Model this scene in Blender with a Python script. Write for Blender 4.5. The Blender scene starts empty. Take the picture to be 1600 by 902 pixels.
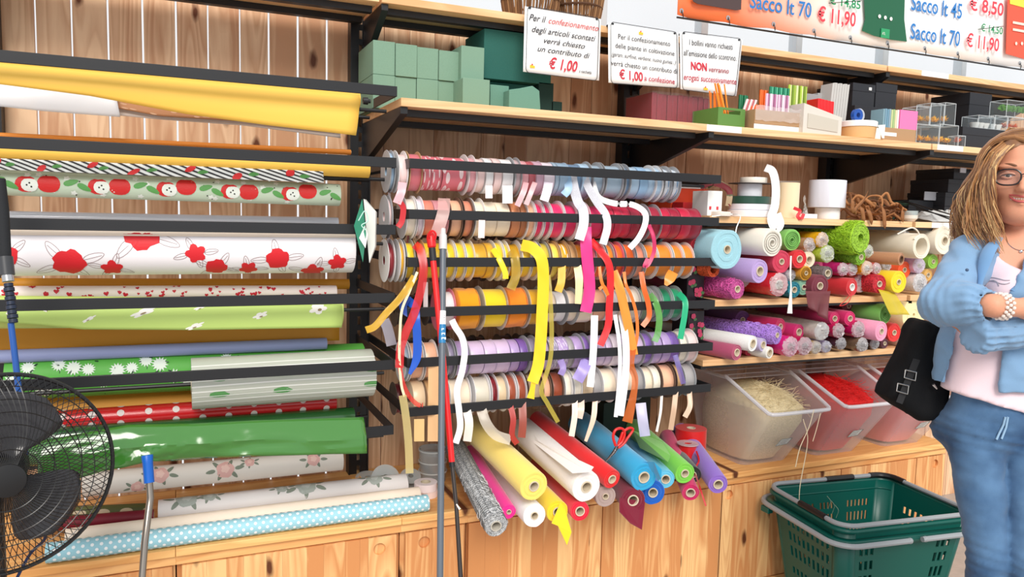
import bpy, bmesh, math, random
import numpy as np
from mathutils import Vector, Matrix, noise
random.seed(7); np.random.seed(7)
SC = bpy.context.scene
COL = SC.collection

# ------------------------------------------------------------------ camera
FPX = 1197.0
YAW, PIT, ROL = math.radians(23.58), math.radians(5.36), math.radians(1.42)
CAM = np.array([0.0, 0.0, 1.45])
def _cam():
    cy, sy, cp, sp, cr, sr = math.cos(YAW), math.sin(YAW), math.cos(PIT), math.sin(PIT), math.cos(ROL), math.sin(ROL)
    f = np.array([sy*cp, cy*cp, -sp]); rt = np.array([cy, -sy, 0]); up = np.cross(rt, f)
    return np.array([cr*rt+sr*up, -(-sr*rt+cr*up), f])
M = _cam()
cd = bpy.data.cameras.new('camera'); cam = bpy.data.objects.new('camera', cd); COL.objects.link(cam)
cd.sensor_width = 36; cd.lens = 36*FPX/1600; cd.clip_start = .02
mw = Matrix.Identity(4)
for i in range(3):
    mw[i][0] = M[0][i]; mw[i][1] = -M[1][i]; mw[i][2] = -M[2][i]; mw[i][3] = CAM[i]
cam.matrix_world = mw
SC.camera = cam
# ------------------------------------------------------------------ light
SC.view_settings.view_transform = 'Standard'; SC.view_settings.look = 'None'
SC.view_settings.exposure = 0.10; SC.view_settings.gamma = 1.0; SC.view_settings.use_curve_mapping = False
SC.cycles.max_bounces = 8; SC.cycles.transparent_max_bounces = 16
world = bpy.data.worlds.new('overcast_sky'); SC.world = world; world.use_nodes = True
bg = world.node_tree.nodes['Background']; bg.inputs[0].default_value = (.97, .985, 1, 1); bg.inputs[1].default_value = .92
sd = bpy.data.lights.new('sun', 'SUN'); sd.energy = 2.5; sd.angle = math.radians(28); sd.color = (1, .95, .88)
sun = bpy.data.objects.new('sun', sd); COL.objects.link(sun)
sun.rotation_euler = Vector((.26, .84, -.66)).to_track_quat('-Z', 'Y').to_euler()

# ------------------------------------------------------------------ pixel <-> place helpers
def ray(px, py): return M.T @ np.array([(px-800)/FPX, (py-451)/FPX, 1.0])
def at(px, py, Y):
    d = ray(px, py); return CAM + d*(Y/d[1])
def atz(px, py, Z):
    d = ray(px, py); return CAM + d*((Z-CAM[2])/d[2])
def atx(px, py, X):
    d = ray(px, py); return CAM + d*(X/d[0])
def atd(px, py, D): return CAM + ray(px, py)*D
def dep(P): return float(M[2] @ (np.array(P)-CAM))
def mpp(P): return dep(P)/FPX            # metres per pixel at a point

# ------------------------------------------------------------------ materials
def lin(c):
    o = []
    for v in c[:3]:
        v /= 255.0
        o.append(v/12.92 if v <= .04045 else ((v+.055)/1.055)**2.4)
    return (*o, 1)
MC = {}
def nodes(name):
    m = bpy.data.materials.new(name); m.use_nodes = True
    nt = m.node_tree; return m, nt, nt.nodes['Principled BSDF'], nt.nodes['Material Output']
def N(nt, t, **k):
    n = nt.nodes.new(t)
    for a, b in k.items():
        if a[0] == 'i' and a[1:].isdigit(): n.inputs[int(a[1:])].default_value = b
        else: setattr(n, a, b)
    return n
def plain(c, rough=.55, spec=.4, metal=0, sheen=0, bump=0, bscale=200, var=.0, alpha=1, coat=0, trans=0, emi=0):
    key = ('p', c, rough, spec, metal, sheen, bump, bscale, var, alpha, coat, trans)
    if key in MC: return MC[key]
    m, nt, b, out = nodes('surface')
    b.inputs['Base Color'].default_value = lin(c)
    b.inputs['Roughness'].default_value = rough
    b.inputs['Specular IOR Level'].default_value = spec
    b.inputs['Metallic'].default_value = metal
    if sheen: b.inputs['Sheen Weight'].default_value = sheen
    if coat: b.inputs['Coat Weight'].default_value = coat; b.inputs['Coat Roughness'].default_value = .12
    if trans: b.inputs['Transmission Weight'].default_value = trans
    if alpha < 1: b.inputs['Alpha'].default_value = alpha
    if bump or var:
        tc = N(nt, 'ShaderNodeTexCoord'); nz = N(nt, 'ShaderNodeTexNoise'); nz.inputs['Scale'].default_value = bscale
        nz.inputs['Detail'].default_value = 3
        nt.links.new(tc.outputs['Object'], nz.inputs['Vector'])
        if bump:
            bp = N(nt, 'ShaderNodeBump'); bp.inputs['Strength'].default_value = bump; bp.inputs['Distance'].default_value = .002
            nt.links.new(nz.outputs['Fac'], bp.inputs['Height']); nt.links.new(bp.outputs['Normal'], b.inputs['Normal'])
        if var:
            mx = N(nt, 'ShaderNodeMixRGB', blend_type='MULTIPLY'); mx.inputs[0].default_value = 1
            mx.inputs[1].default_value = lin(c)
            cr = N(nt, 'ShaderNodeValToRGB'); cr.color_ramp.elements[0].color = (1-var, 1-var, 1-var, 1); cr.color_ramp.elements[0].position = .35
            cr.color_ramp.elements[1].position = .65
            nt.links.new(nz.outputs['Fac'], cr.inputs[0]); nt.links.new(cr.outputs[0], mx.inputs[2]); nt.links.new(mx.outputs[0], b.inputs['Base Color'])
    MC[key] = m; return m
def satin(c): return plain(c, .34, .55, sheen=.2)
def cloth(c): return plain(c, .8, .2, sheen=.3, bump=.35, bscale=900)
def paper(c): return plain(c, .5, .35)
def gloss(c): return plain(c, .22, .5, coat=.4)
def foil(c): return plain(c, .14, .6, coat=.6)
def net(c):      # woven mesh with tangled threads
    key = ('net', c)
    if key in MC: return MC[key]
    m, nt, b, out = nodes('netting'); b.inputs['Roughness'].default_value = .7
    tc = N(nt, 'ShaderNodeTexCoord'); v = N(nt, 'ShaderNodeTexVoronoi', feature='DISTANCE_TO_EDGE'); v.inputs['Scale'].default_value = 95
    nz = N(nt, 'ShaderNodeTexNoise'); nz.inputs['Scale'].default_value = 30
    ad = N(nt, 'ShaderNodeVectorMath', operation='MULTIPLY_ADD'); ad.inputs[1].default_value = (.02, .02, .02)
    nt.links.new(nz.outputs['Color'], ad.inputs[0]); nt.links.new(tc.outputs['Object'], ad.inputs[2]); nt.links.new(ad.outputs[0], v.inputs['Vector'])
    cr = N(nt, 'ShaderNodeValToRGB'); e = cr.color_ramp.elements
    l = lin(c); e[0].color = tuple(min(1, x*1.25+.02) for x in l[:3])+(1,); e[0].position = .02; e[1].color = tuple(x*.5 for x in l[:3])+(1,); e[1].position = .14
    nt.links.new(v.outputs['Distance'], cr.inputs[0]); nt.links.new(cr.outputs[0], b.inputs['Base Color'])
    bp = N(nt, 'ShaderNodeBump', invert=True); bp.inputs['Strength'].default_value = .6; bp.inputs['Distance'].default_value = .002
    nt.links.new(v.outputs['Distance'], bp.inputs['Height']); nt.links.new(bp.outputs['Normal'], b.inputs['Normal'])
    MC[key] = m; return m
def film(c, op=.4, rough=.15):   # thin see-through plastic or organza
    key = ('film', c, op, rough)
    if key in MC: return MC[key]
    m, nt, b, out = nodes('film'); b.inputs['Base Color'].default_value = lin(c); b.inputs['Roughness'].default_value = rough
    b.inputs['Specular IOR Level'].default_value = .7
    tr = N(nt, 'ShaderNodeBsdfTransparent'); tr.inputs[0].default_value = tuple(.6+.4*x for x in lin(c)[:3])+(1,)
    mx = N(nt, 'ShaderNodeMixShader'); mx.inputs[0].default_value = op
    nt.links.new(tr.outputs[0], mx.inputs[1]); nt.links.new(b.outputs[0], mx.inputs[2]); nt.links.new(mx.outputs[0], out.inputs[0])
    MC[key] = m; return m
def pine(light, dark, ax='z', knots=True, rnd=.6, rough=.5):
    key = ('pine', light, dark, ax, knots, rnd)
    if key in MC: return MC[key]
    m, nt, b, out = nodes('pine_wood'); b.inputs['Roughness'].default_value = rough; b.inputs['Specular IOR Level'].default_value = .3
    L = nt.links.new
    tc = N(nt, 'ShaderNodeTexCoord'); oi = N(nt, 'ShaderNodeObjectInfo')
    ml = N(nt, 'ShaderNodeMath', operation='MULTIPLY'); ml.inputs[1].default_value = 37.0; L(oi.outputs['Random'], ml.inputs[0])
    cb = N(nt, 'ShaderNodeCombineXYZ'); L(ml.outputs[0], cb.inputs[0]); L(ml.outputs[0], cb.inputs[1]); L(ml.outputs[0], cb.inputs[2])
    ad = N(nt, 'ShaderNodeVectorMath', operation='ADD'); L(tc.outputs['Object'], ad.inputs[0]); L(cb.outputs[0], ad.inputs[1])
    k = {'z': (1, 1, .09), 'x': (.09, 1, 1), 'y': (1, .09, 1)}[ax]
    mp = N(nt, 'ShaderNodeMapping'); mp.inputs['Scale'].default_value = k; L(ad.outputs[0], mp.inputs[0])
    n1 = N(nt, 'ShaderNodeTexNoise'); n1.inputs['Scale'].default_value = 9; n1.inputs['Detail'].default_value = 1.5; L(mp.outputs[0], n1.inputs['Vector'])
    m2 = N(nt, 'ShaderNodeMath', operation='MULTIPLY'); m2.inputs[1].default_value = 16; L(n1.outputs['Fac'], m2.inputs[0])
    fr = N(nt, 'ShaderNodeMath', operation='FRACT'); L(m2.outputs[0], fr.inputs[0])
    cr = N(nt, 'ShaderNodeValToRGB'); e = cr.color_ramp.elements
    e[0].color = (0, 0, 0, 1); e[0].position = .0; e[1].color = (1, 1, 1, 1); e[1].position = .72
    x = cr.color_ramp.elements.new(.97); x.color = (.15, .15, .15, 1)
    L(fr.outputs[0], cr.inputs[0])
    nf = N(nt, 'ShaderNodeTexNoise'); nf.inputs['Scale'].default_value = 160; nf.inputs['Detail'].default_value = 2; L(mp.outputs[0], nf.inputs['Vector'])
    base = N(nt, 'ShaderNodeMixRGB'); base.inputs[1].default_value = lin(light); base.inputs[2].default_value = lin(dark)
    f0 = N(nt, 'ShaderNodeMath', operation='MULTIPLY'); f0.inputs[1].default_value = .45; L(cr.outputs[0], f0.inputs[0])
    # heartwood wide bands
    nb = N(nt, 'ShaderNodeTexNoise'); nb.inputs['Scale'].default_value = 14; nb.inputs['Detail'].default_value = 0; L(mp.outputs[0], nb.inputs['Vector'])
    cb2 = N(nt, 'ShaderNodeValToRGB'); cb2.color_ramp.elements[0].position = .52; cb2.color_ramp.elements[1].position = .60; L(nb.outputs['Fac'], cb2.inputs[0])
    f1 = N(nt, 'ShaderNodeMath', operation='MULTIPLY_ADD'); f1.inputs[1].default_value = .38; L(cb2.outputs[0], f1.inputs[0]); L(f0.outputs[0], f1.inputs[2])
    f2 = N(nt, 'ShaderNodeMath', operation='MULTIPLY_ADD'); f2.inputs[1].default_value = rnd; f2.use_clamp = True; L(oi.outputs['Random'], f2.inputs[0]); L(f1.outputs[0], f2.inputs[2])
    f3 = N(nt, 'ShaderNodeMath', operation='MULTIPLY_ADD'); f3.inputs[1].default_value = .25; f3.use_clamp = True; L(nf.outputs['Fac'], f3.inputs[0]); L(f2.outputs[0], f3.inputs[2])
    f4 = N(nt, 'ShaderNodeMath', operation='SUBTRACT'); f4.inputs[1].default_value = .3; f4.use_clamp = True; L(f3.outputs[0], f4.inputs[0])
    L(f4.outputs[0], base.inputs[0])
    last = base
    if knots:
        sp = N(nt, 'ShaderNodeSeparateXYZ'); L(ad.outputs[0], sp.inputs[0]); mk = N(nt, 'ShaderNodeCombineXYZ'); ms = N(nt, 'ShaderNodeMath', operation='MULTIPLY'); ms.inputs[1].default_value = .42
        L(sp.outputs[2], ms.inputs[0]); L(sp.outputs[0], mk.inputs[0]); L(ms.outputs[0], mk.inputs[1])
        nk = N(nt, 'ShaderNodeTexNoise'); nk.inputs['Scale'].default_value = 40
        L(mk.outputs[0], nk.inputs['Vector'])
        ma = N(nt, 'ShaderNodeVectorMath', operation='MULTIPLY_ADD'); ma.inputs[1].default_value = (.014, .014, 0); L(nk.outputs['Color'], ma.inputs[0]); L(mk.outputs[0], ma.inputs[2])
        v = N(nt, 'ShaderNodeTexVoronoi', voronoi_dimensions='2D'); v.inputs['Scale'].default_value = 5.2; L(ma.outputs[0], v.inputs['Vector'])
        ck = N(nt, 'ShaderNodeValToRGB'); e = ck.color_ramp.elements; e[0].position = .035; e[0].color = (1, 1, 1, 1); e[1].position = .085; e[1].color = (0, 0, 0, 1)
        L(v.outputs['Distance'], ck.inputs[0])
        kn = N(nt, 'ShaderNodeMixRGB'); kn.inputs[2].default_value = lin((96, 52, 30)); L(ck.outputs[0], kn.inputs[0]); L(base.outputs[0], kn.inputs[1]); last = kn
    L(last.outputs[0], b.inputs['Base Color'])
    bp = N(nt, 'ShaderNodeBump'); bp.inputs['Strength'].default_value = .15; bp.inputs['Distance'].default_value = .001; L(nf.outputs['Fac'], bp.inputs['Height']); L(bp.outputs['Normal'], b.inputs['Normal'])
    MC[key] = m; return m
BLACK = plain((24, 25, 29), .42, .5, bump=.08, bscale=600)
CARD = plain((196, 178, 152), .8, .2, bump=.2, bscale=300)
CORE = plain((214, 200, 176), .75, .25)
KRAFT = plain((176, 142, 108), .8, .2, bump=.2, bscale=300)
WHITE = plain((244, 243, 240), .5, .35)
CLEAR = film((232, 238, 240), .22, .08)
CHROME = plain((190, 190, 192), .25, .5, metal=1)
WOODF = pine((244, 196, 136), (194, 112, 56), 'z', True, .72)
WOODB = pine((234, 198, 162), (180, 122, 84), 'z', True, .5)
WOODS = pine((242, 204, 156), (212, 156, 104), 'x', False, .3)

# ------------------------------------------------------------------ object building
def tag(o, label=None, cat=None, group=None, kind=None):
    if label: o['label'] = label
    if cat: o['category'] = cat
    if group: o['group'] = group
    if kind: o['kind'] = kind
    return o
def root(name, loc, label, cat, group=None):
    o = bpy.data.objects.new(name, None); COL.objects.link(o); o.location = Vector([float(v) for v in loc]); o.empty_display_size = .05
    return tag(o, label, cat, group)
def wloc(o):
    v = Vector((0, 0, 0))
    while o: v = v+o.location; o = o.parent
    return v
def frame_of(d):
    d = Vector(d).normalized(); a = Vector((0, 0, 1)) if abs(d.z) < .9 else Vector((1, 0, 0))
    u = d.cross(a).normalized(); return d, u, u.cross(d).normalized()
class MB:
    def __init__(s): s.v = []; s.f = []
    def add(s, vs, fs):
        n = len(s.v); s.v += [tuple(map(float, p)) for p in vs]; s.f += [tuple(n+i for i in f) for f in fs]; return s
    def box(s, x0, x1, y0, y1, z0, z1):
        return s.add([(x, y, z) for z in (z0, z1) for y in (y0, y1) for x in (x0, x1)], [(0, 2, 3, 1), (4, 5, 7, 6), (0, 1, 5, 4), (2, 6, 7, 3), (0, 4, 6, 2), (1, 3, 7, 5)])
    def hexa(s, a, b):   # two quads joined
        return s.add(list(a)+list(b), [(3, 2, 1, 0), (4, 5, 6, 7)]+[(i, (i+1) % 4, 4+(i+1) % 4, 4+i) for i in range(4)])
    def prism(s, pts, d):
        n = len(pts); d = Vector(d); P = [Vector(p) for p in pts]
        return s.add(P+[p+d for p in P], [tuple(range(n))[::-1], tuple(range(n, 2*n))]+[(i, (i+1) % n, n+(i+1) % n, n+i) for i in range(n)])
    def lathe(s, A, d, prof, n=24, closed=False, wob=0):
        d, u, w = frame_of(d); A = Vector(A); vs = []; fs = []
        for t, r in prof:
            for k in range(n):
                a = 2*math.pi*k/n; rr = r*(1+wob*noise.noise(Vector((math.cos(a)*2, math.sin(a)*2, t*9+A.x*7))))
                vs.append(A+d*t+(u*math.cos(a)+w*math.sin(a))*rr)
        m = len(prof)
        for i in range(m-1 if not closed else m):
            j = (i+1) % m
            for k in range(n): fs.append((i*n+k, i*n+(k+1) % n, j*n+(k+1) % n, j*n+k))
        if not closed:
            if prof[0][1] > 1e-6: fs.append(tuple(range(n))[::-1])
            if prof[-1][1] > 1e-6: fs.append(tuple((m-1)*n+k for k in range(n)))
        return s.add(vs, fs)
    def tube(s, path, r, n=8, caps=True, flat=1):
        P = [Vector([float(c) for c in p]) for p in path]; m = len(P); rs = r if isinstance(r, (list, tuple)) else [r]*m
        vs = []; fs = []; up = None
        for i, p in enumerate(P):
            t = (P[min(i+1, m-1)]-P[max(i-1, 0)]).normalized()
            if up is None: _, up, _ = frame_of(t)
            up = (up-t*up.dot(t)).normalized(); w = t.cross(up)
            for k in range(n):
                a = 2*math.pi*k/n; vs.append(p+(up*math.cos(a)+w*math.sin(a)*flat)*rs[i])
        for i in range(m-1):
            for k in range(n): fs.append((i*n+k, i*n+(k+1) % n, (i+1)*n+(k+1) % n, (i+1)*n+k))
        if caps: fs += [tuple(range(n))[::-1], tuple((m-1)*n+k for k in range(n))]
        return s.add(vs, fs)
    def grid(s, G):
        a, b = len(G), len(G[0])
        return s.add([p for r in G for p in r], [(i*b+j, i*b+j+1, (i+1)*b+j+1, (i+1)*b+j) for i in range(a-1) for j in range(b-1)])
    def ball(s, c, r, n=12, m=8, sq=(1, 1, 1)):
        c = Vector([float(q) for q in c]); vs = []; fs = []
        for i in range(m+1):
            t = math.pi*i/m
            for k in range(n):
                a = 2*math.pi*k/n; vs.append(c+Vector((math.sin(t)*math.cos(a)*sq[0], math.sin(t)*math.sin(a)*sq[1], math.cos(t)*sq[2]))*r)
        for i in range(m):
            for k in range(n): fs.append((i*n+k, (i+1)*n+k, (i+1)*n+(k+1) % n, i*n+(k+1) % n))
        return s.add(vs, fs)
    def build(s, name, mat, parent=None, bev=0, smooth=35, label=None, cat=None, group=None, kind=None, solid=0, fix=True):
        me = bpy.data.meshes.new(name); V = np.array(s.v, dtype=np.float64)
        if parent is not None: org = np.array(wloc(parent))
        else: org = np.array([(V[:, 0].min()+V[:, 0].max())/2, (V[:, 1].min()+V[:, 1].max())/2, V[:, 2].min()])
        me.from_pydata((V-org).tolist(), [], s.f); me.update()
        if fix and len(s.f) > 5:
            bm = bmesh.new(); bm.from_mesh(me); bmesh.ops.recalc_face_normals(bm, faces=bm.faces); bm.to_mesh(me); bm.free()
        if smooth:
            me.polygons.foreach_set('use_smooth', [True]*len(me.polygons)); me.set_sharp_from_angle(angle=math.radians(smooth))
        me.materials.append(mat)
        o = bpy.data.objects.new(name, me); COL.objects.link(o)
        if parent is not None: o.parent = parent
        else: o.location = org
        if solid: md = o.modifiers.new('thickness', 'SOLIDIFY'); md.thickness = solid; md.offset = 0
        if bev: md = o.modifiers.new('edge', 'BEVEL'); md.width = bev; md.segments = 2; md.limit_method = 'ANGLE'; md.angle_limit = math.radians(40)
        return tag(o, label, cat, group, kind)
def B(x0, x1, y0, y1, z0, z1): return MB().box(x0, x1, y0, y1, z0, z1)
def spline(pts, n=8):
    P = [np.array(p, float) for p in pts]; P = [2*P[0]-P[1]]+P+[2*P[-1]-P[-2]]; o = []
    for i in range(1, len(P)-2):
        for k in range(n):
            t = k/n; a, b, c, d = P[i-1:i+3]
            o.append(.5*((2*b)+(-a+c)*t+(2*a-5*b+4*c-d)*t*t+(-a+3*b-3*c+d)*t**3))
    o.append(P[-2]); return o
def lettering(txt, org, ux, uz, h, width, mat, parent, shear=0, bold=0, name='lettering', lift=.0012, label=None):
    """flat letters: org = lower-left corner, ux / uz unit directions, h = capital height, width = fitted length"""
    cu = bpy.data.curves.new('t', 'FONT'); cu.body = txt; cu.size = 1; cu.shear = shear; cu.offset = bold; cu.resolution_u = 3
    ob = bpy.data.objects.new('t', cu); COL.objects.link(ob)
    me = bpy.data.meshes.new_from_object(ob.evaluated_get(bpy.context.evaluated_depsgraph_get())); bpy.data.objects.remove(ob)
    n = len(me.vertices)
    if not n: return
    co = np.empty(n*3); me.vertices.foreach_get('co', co); co = co.reshape(-1, 3)
    x0, x1 = co[:, 0].min(), co[:, 0].max(); sx = width/(x1-x0); sz = h/.72
    ux = np.array(ux, float); uz = np.array(uz, float); nn = np.cross(ux, uz)
    P = np.array(org, float)+np.outer((co[:, 0]-x0)*sx, ux)+np.outer(co[:, 1]*sz, uz)+nn*lift-np.array(wloc(parent))
    me.vertices.foreach_set('co', P.ravel()); me.update(); me.name = name
    me.materials.clear(); me.materials.append(mat)
    o = bpy.data.objects.new(name, me); COL.objects.link(o); o.parent = parent
    if label: o['label'] = label
    return o
ORD = ['first', 'second', 'third', 'fourth', 'fifth', 'sixth', 'seventh', 'eighth', 'ninth', 'tenth', 'eleventh', 'twelfth', 'thirteenth', 'fourteenth', 'fifteenth', 'sixteenth', 'seventeenth', 'eighteenth', 'nineteenth', 'twentieth', 'twenty-first', 'twenty-second', 'twenty-third', 'twenty-fourth', 'twenty-fifth', 'twenty-sixth', 'twenty-seventh', 'twenty-eighth', 'twenty-ninth', 'thirtieth', 'thirty-first', 'thirty-second']
# ================================================================== the setting
WY = 2.76                                            # face of the plank wall
POSTS = [-.51, .59, 1.69, 2.79, 3.89]
fl = B(-3, 6.5, -2.5, 4.2, -.05, 0).build('floor', plain((176, 166, 158), .45, .4, bump=.1, bscale=30, var=.12), kind='structure')
wall = root('wall_back', (1.5, WY, 0), None, None); wall['kind'] = 'structure'
edges = [float(at(x, 200, WY)[0]) for x in (6, 60, 116, 172, 226, 277.5, 327, 376, 420.6, 466, 511)]
while edges[0] > -1.6: edges.insert(0, edges[0]-.096)
edges = edges+[.59]
while edges[-1] < 5.2: edges.append(edges[-1]+.0945)
for i in range(len(edges)-1):
    a, b = edges[i], edges[i+1]; lft = a < .5
    g = random.choice([.0035, .005, .006, .0075]) if lft else random.choice([.0, .0012, .002, .004])
    y = WY+random.uniform(0, .004)
    B(a+g/2+.0003, b-g/2-.0003, y, y+.018, 0, 2.2 if a > .6 else 2.6).build('plank', WOODB, wall, bev=.0012)
for z in (.3, 1.2, 2.02):                             # rails the boards are nailed to, behind
    pass
# glass front of the greenhouse above the board wall
win = root('window_1', (2.6, 3.2, 2.12), None, None); win['kind'] = 'structure'
ALU = plain((196, 206, 212), .4, .5)
for px, py in ((1098, 38), (1245, 68), (1380, 88), (1502, 105), (940, 12), (1640, 120)):
    p = at(px, py, 3.2); MB().box(p[0]-.02, p[0]+.02, 3.18, 3.24, 2.12, 3.3).build('mullion', ALU, win, bev=.003)
B(.6, 6.4, 3.18, 3.24, 2.09, 2.125).build('sill', ALU, win)
B(.6, 6.4, 3.18, 3.24, 2.95, 3.0).build('transom', ALU, win)
B(.6, 6.4, 3.205, 3.211, 2.12, 3.3).build('pane', film((248, 250, 252), .05, .05), win)

# steel uprights
for i, x in enumerate(POSTS):
    w = .036
    r = root('shelf_upright', (x, 2.74, .5), 'black steel upright post, %s from the left along the plank wall' % ORD[i], 'post', 'black shelving uprights')
    mb = MB().box(x-w, x-w+.006, 2.71, 2.76, .5, 2.19).box(x+w-.006, x+w, 2.71, 2.76, .5, 2.19).box(x-w+.006, x-.006, 2.715, 2.721, .5, 2.19).box(x+.006, x+w-.006, 2.715, 2.721, .5, 2.19)
    mb.build('channel', BLACK, r)
    sl = MB()
    for k in range(32):
        z = .53+k*.05; sl.box(x-.006, x+.006, 2.716, 2.721, z, z+.02)
    o = sl.build('slot_web', BLACK, r); o['kind'] = 'stuff'
# shelves: board, edge, two beams, brackets
def shelf(x0, x1, z, yf, lab, bays, thick=.024, beams=(2.30, 2.60), tagx=None, bh=.03, bk=.15):
    r = root('shelf', ((x0+x1)/2, (yf+2.7)/2, z-thick), lab, 'shelf')
    B(x0, x1, yf, 2.706, z-thick, z).build('board', WOODS, r, bev=.0015)
    for yb in beams: B(x0+.01, x1-.01, yb-.014, yb+.014, z-thick-bh, z-thick-.0005).build('beam', BLACK, r)
    for x in bays:
        zz = z-thick-.0005
        MB().prism([(x, 2.708, zz), (x, yf+.01, zz), (x, yf+.01, zz-bh), (x, 2.708, zz-bk)], (.022, 0, 0)).build('bracket', BLACK, r, bev=.001)
    for xa, xb in (tagx or []):
        B(xa, xb, yf-.0022, yf-.0002, z-thick+.001, z-.001).build('price_strip', WHITE, r, label='white price strip on the shelf edge')
    return r
Y2F = 2.44
Z1, Z2, ZA, ZB, ZC = 1.785, 2.133, 1.470, 1.165, .945
for z, nm, yf in ((Z1, 'middle', 2.20), (Z2, 'topmost', Y2F)):
    for i in range(4):
        if z == Z1 and i == 0: continue
        a, b = POSTS[i]+.006, POSTS[i+1]-.002
        tg = []
        if z == Z1 and i == 2: tg = [(float(at(1104, 200, 2.2)[0]), float(at(1158, 205, 2.2)[0]))]
        if z == Z1 and i == 3: tg = [(float(at(1464, 232, 2.2)[0]), float(at(1504, 236, 2.2)[0]))]
        if z == Z2 and i == 2: tg = [(float(at(1440, 110, Y2F)[0]), float(at(1482, 115, Y2F)[0]))]
        shelf(a, b, z, yf, '%s pine shelf board on black brackets, in the %s bay from the left' % (nm, ORD[i]), [a+.001]+([b-.024] if i == 3 else []), beams=(yf+.07, 2.655) if z == Z2 else (2.275, 2.56), tagx=tg, bh=.02, bk=.14)
for z, nm in ((ZA, 'under the white ribbon reels'), (ZB, 'under the upper heap of net rolls'), (ZC, 'under the lower heap of net rolls')):
    tg = [(float(at(1456, 345, 2.25)[0]), float(at(1491, 346, 2.25)[0]))] if z == ZA else []
    shelf(1.75, 2.775, z, 2.25, 'pine shelf board %s, left part' % nm, [1.75], beams=(2.285, 2.62), bh=.012, bk=.03)
    shelf(2.795, 3.87, z, 2.25, 'pine shelf board %s, right part' % nm, [2.797], beams=(2.285, 2.62), tagx=tg, bh=.012, bk=.03)

# low cabinets with staved pine fronts
FY = 2.27
top = root('counter_top', (1.3, 2.5, .48), 'long pine counter top on the low cabinets, under all the rolls and bins', 'counter')
for a, b in ((-1.4, -.02), (-.02, .63), (.63, 1.8), (1.8, 3.115)):
    B(a, b-.001, FY-.012, 2.76, .478, .5).build('slab', pine((246, 196, 128), (212, 140, 74), 'x', True, .35), top, bev=.002)
def hole_plate(mb, x0, x1, z0, z1, y, t, cx, cz, r, n=20):
    A_ = sorted([2*math.pi*k/n-math.pi+.01 for k in range(n)]+[math.atan2(z-cz, x-cx) for x in (x0, x1) for z in (z0, z1)]); n = len(A_); P = []
    for a in A_:
        c, s_ = math.cos(a), math.sin(a)
        tx = ((x1 if c > 0 else x0)-cx)/c if abs(c) > 1e-6 else 1e9; tz = ((z1 if s_ > 0 else z0)-cz)/s_ if abs(s_) > 1e-6 else 1e9
        q = min(tx, tz); P.append((cx+c*q, cz+s_*q, cx+c*r, cz+s_*r))
    vs = [(p[0], y, p[1]) for p in P]+[(p[2], y, p[3]) for p in P]+[(p[2], y+t*.6, p[3]) for p in P]
    mb.add(vs, [(k, (k+1) % n, n+(k+1) % n, n+k) for k in range(n)]+[(n+k, n+(k+1) % n, 2*n+(k+1) % n, 2*n+k) for k in range(n)]+[tuple(2*n+k for k in range(n))])
    mb.box(x0, x1, y+t*.65, y+t, z0, z1)
def cabinet(x0, x1, lab, doors, foot=True):
    r = root('low_cabinet', ((x0+x1)/2, 2.5, 0), lab, 'cabinet')
    B(x0+.002, x1-.002, FY+.022, 2.70, .0, .476).build('carcass', WOODF, r)
    if foot: B(x0, x1, FY-.002, FY+.02, 0.0, .045).build('plinth_board', pine((244, 190, 126), (206, 128, 62), 'x', False, .2), r, bev=.001)
    B(x0, x1, FY+.002, FY+.02, .449, .4765).build('top_rail', pine((244, 190, 126), (206, 128, 62), 'x', False, .2), r, bev=.001)
    for (a, b, hole, proud) in doors:
        d = root('door', (0, 0, 0), None, None); d.parent = r; d.location = Vector(((a+b)/2, FY, .25))-r.location
        n = max(1, round((b-a)/.058)); xs = [a+(b-a)*k/n+(random.uniform(-.01, .01) if 0 < k < n else 0) for k in range(n+1)]
        hk = -1
        if hole: hk = min(range(n), key=lambda k: abs((xs[k]+xs[k+1])/2-hole))
        if hk >= 0:
            xs[hk] = min(xs[hk], hole-.026); xs[hk+1] = max(xs[hk+1], hole+.026)
            if hk+1 == n: xs[hk] = hole-.035; xs[-1] = b
        for k in range(n):
            y = FY-proud
            if xs[k+1]-xs[k] < .004: continue
            mb = MB()
            if k == hk: hole_plate(mb, xs[k]+.0002, xs[k+1]-.0002, .05, .446, y, .018, hole, .407 if x0 < 1.8 else .43-.02, .019)
            else: mb.box(xs[k]+.0002, xs[k+1]-.0002, y, y+.018, .05, .446)
            mb.build('stave', WOODF, d)
    return r
cabinet(-1.4, -.02, 'low pine cabinet farthest left, behind the black fan', [(-1.39, -.71, None, 0), (-.70, -.03, None, 0)])
cabinet(-.02, .63, 'low pine cabinet under the blue polka-dot roll, with a round finger hole in its door', [(-.005, .615, .561, .002)])
cabinet(.63, .855, 'narrow pine cabinet front with a finger hole, right behind the grey mop pole', [(.645, .84, .706, .002)])
cabinet(.855, 1.885, 'wide low pine cabinet below the fabric rolls that jut out from the counter', [(.858, 1.36, None, 0), (1.364, 1.88, None, 0)])
cabinet(1.885, 3.115, 'low pine cabinet behind the green shopping basket, below the clear bins', [(1.888, 2.49, 1.918, 0), (2.494, 2.93, None, 0), (2.935, 3.11, 3.05, 0)])

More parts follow.
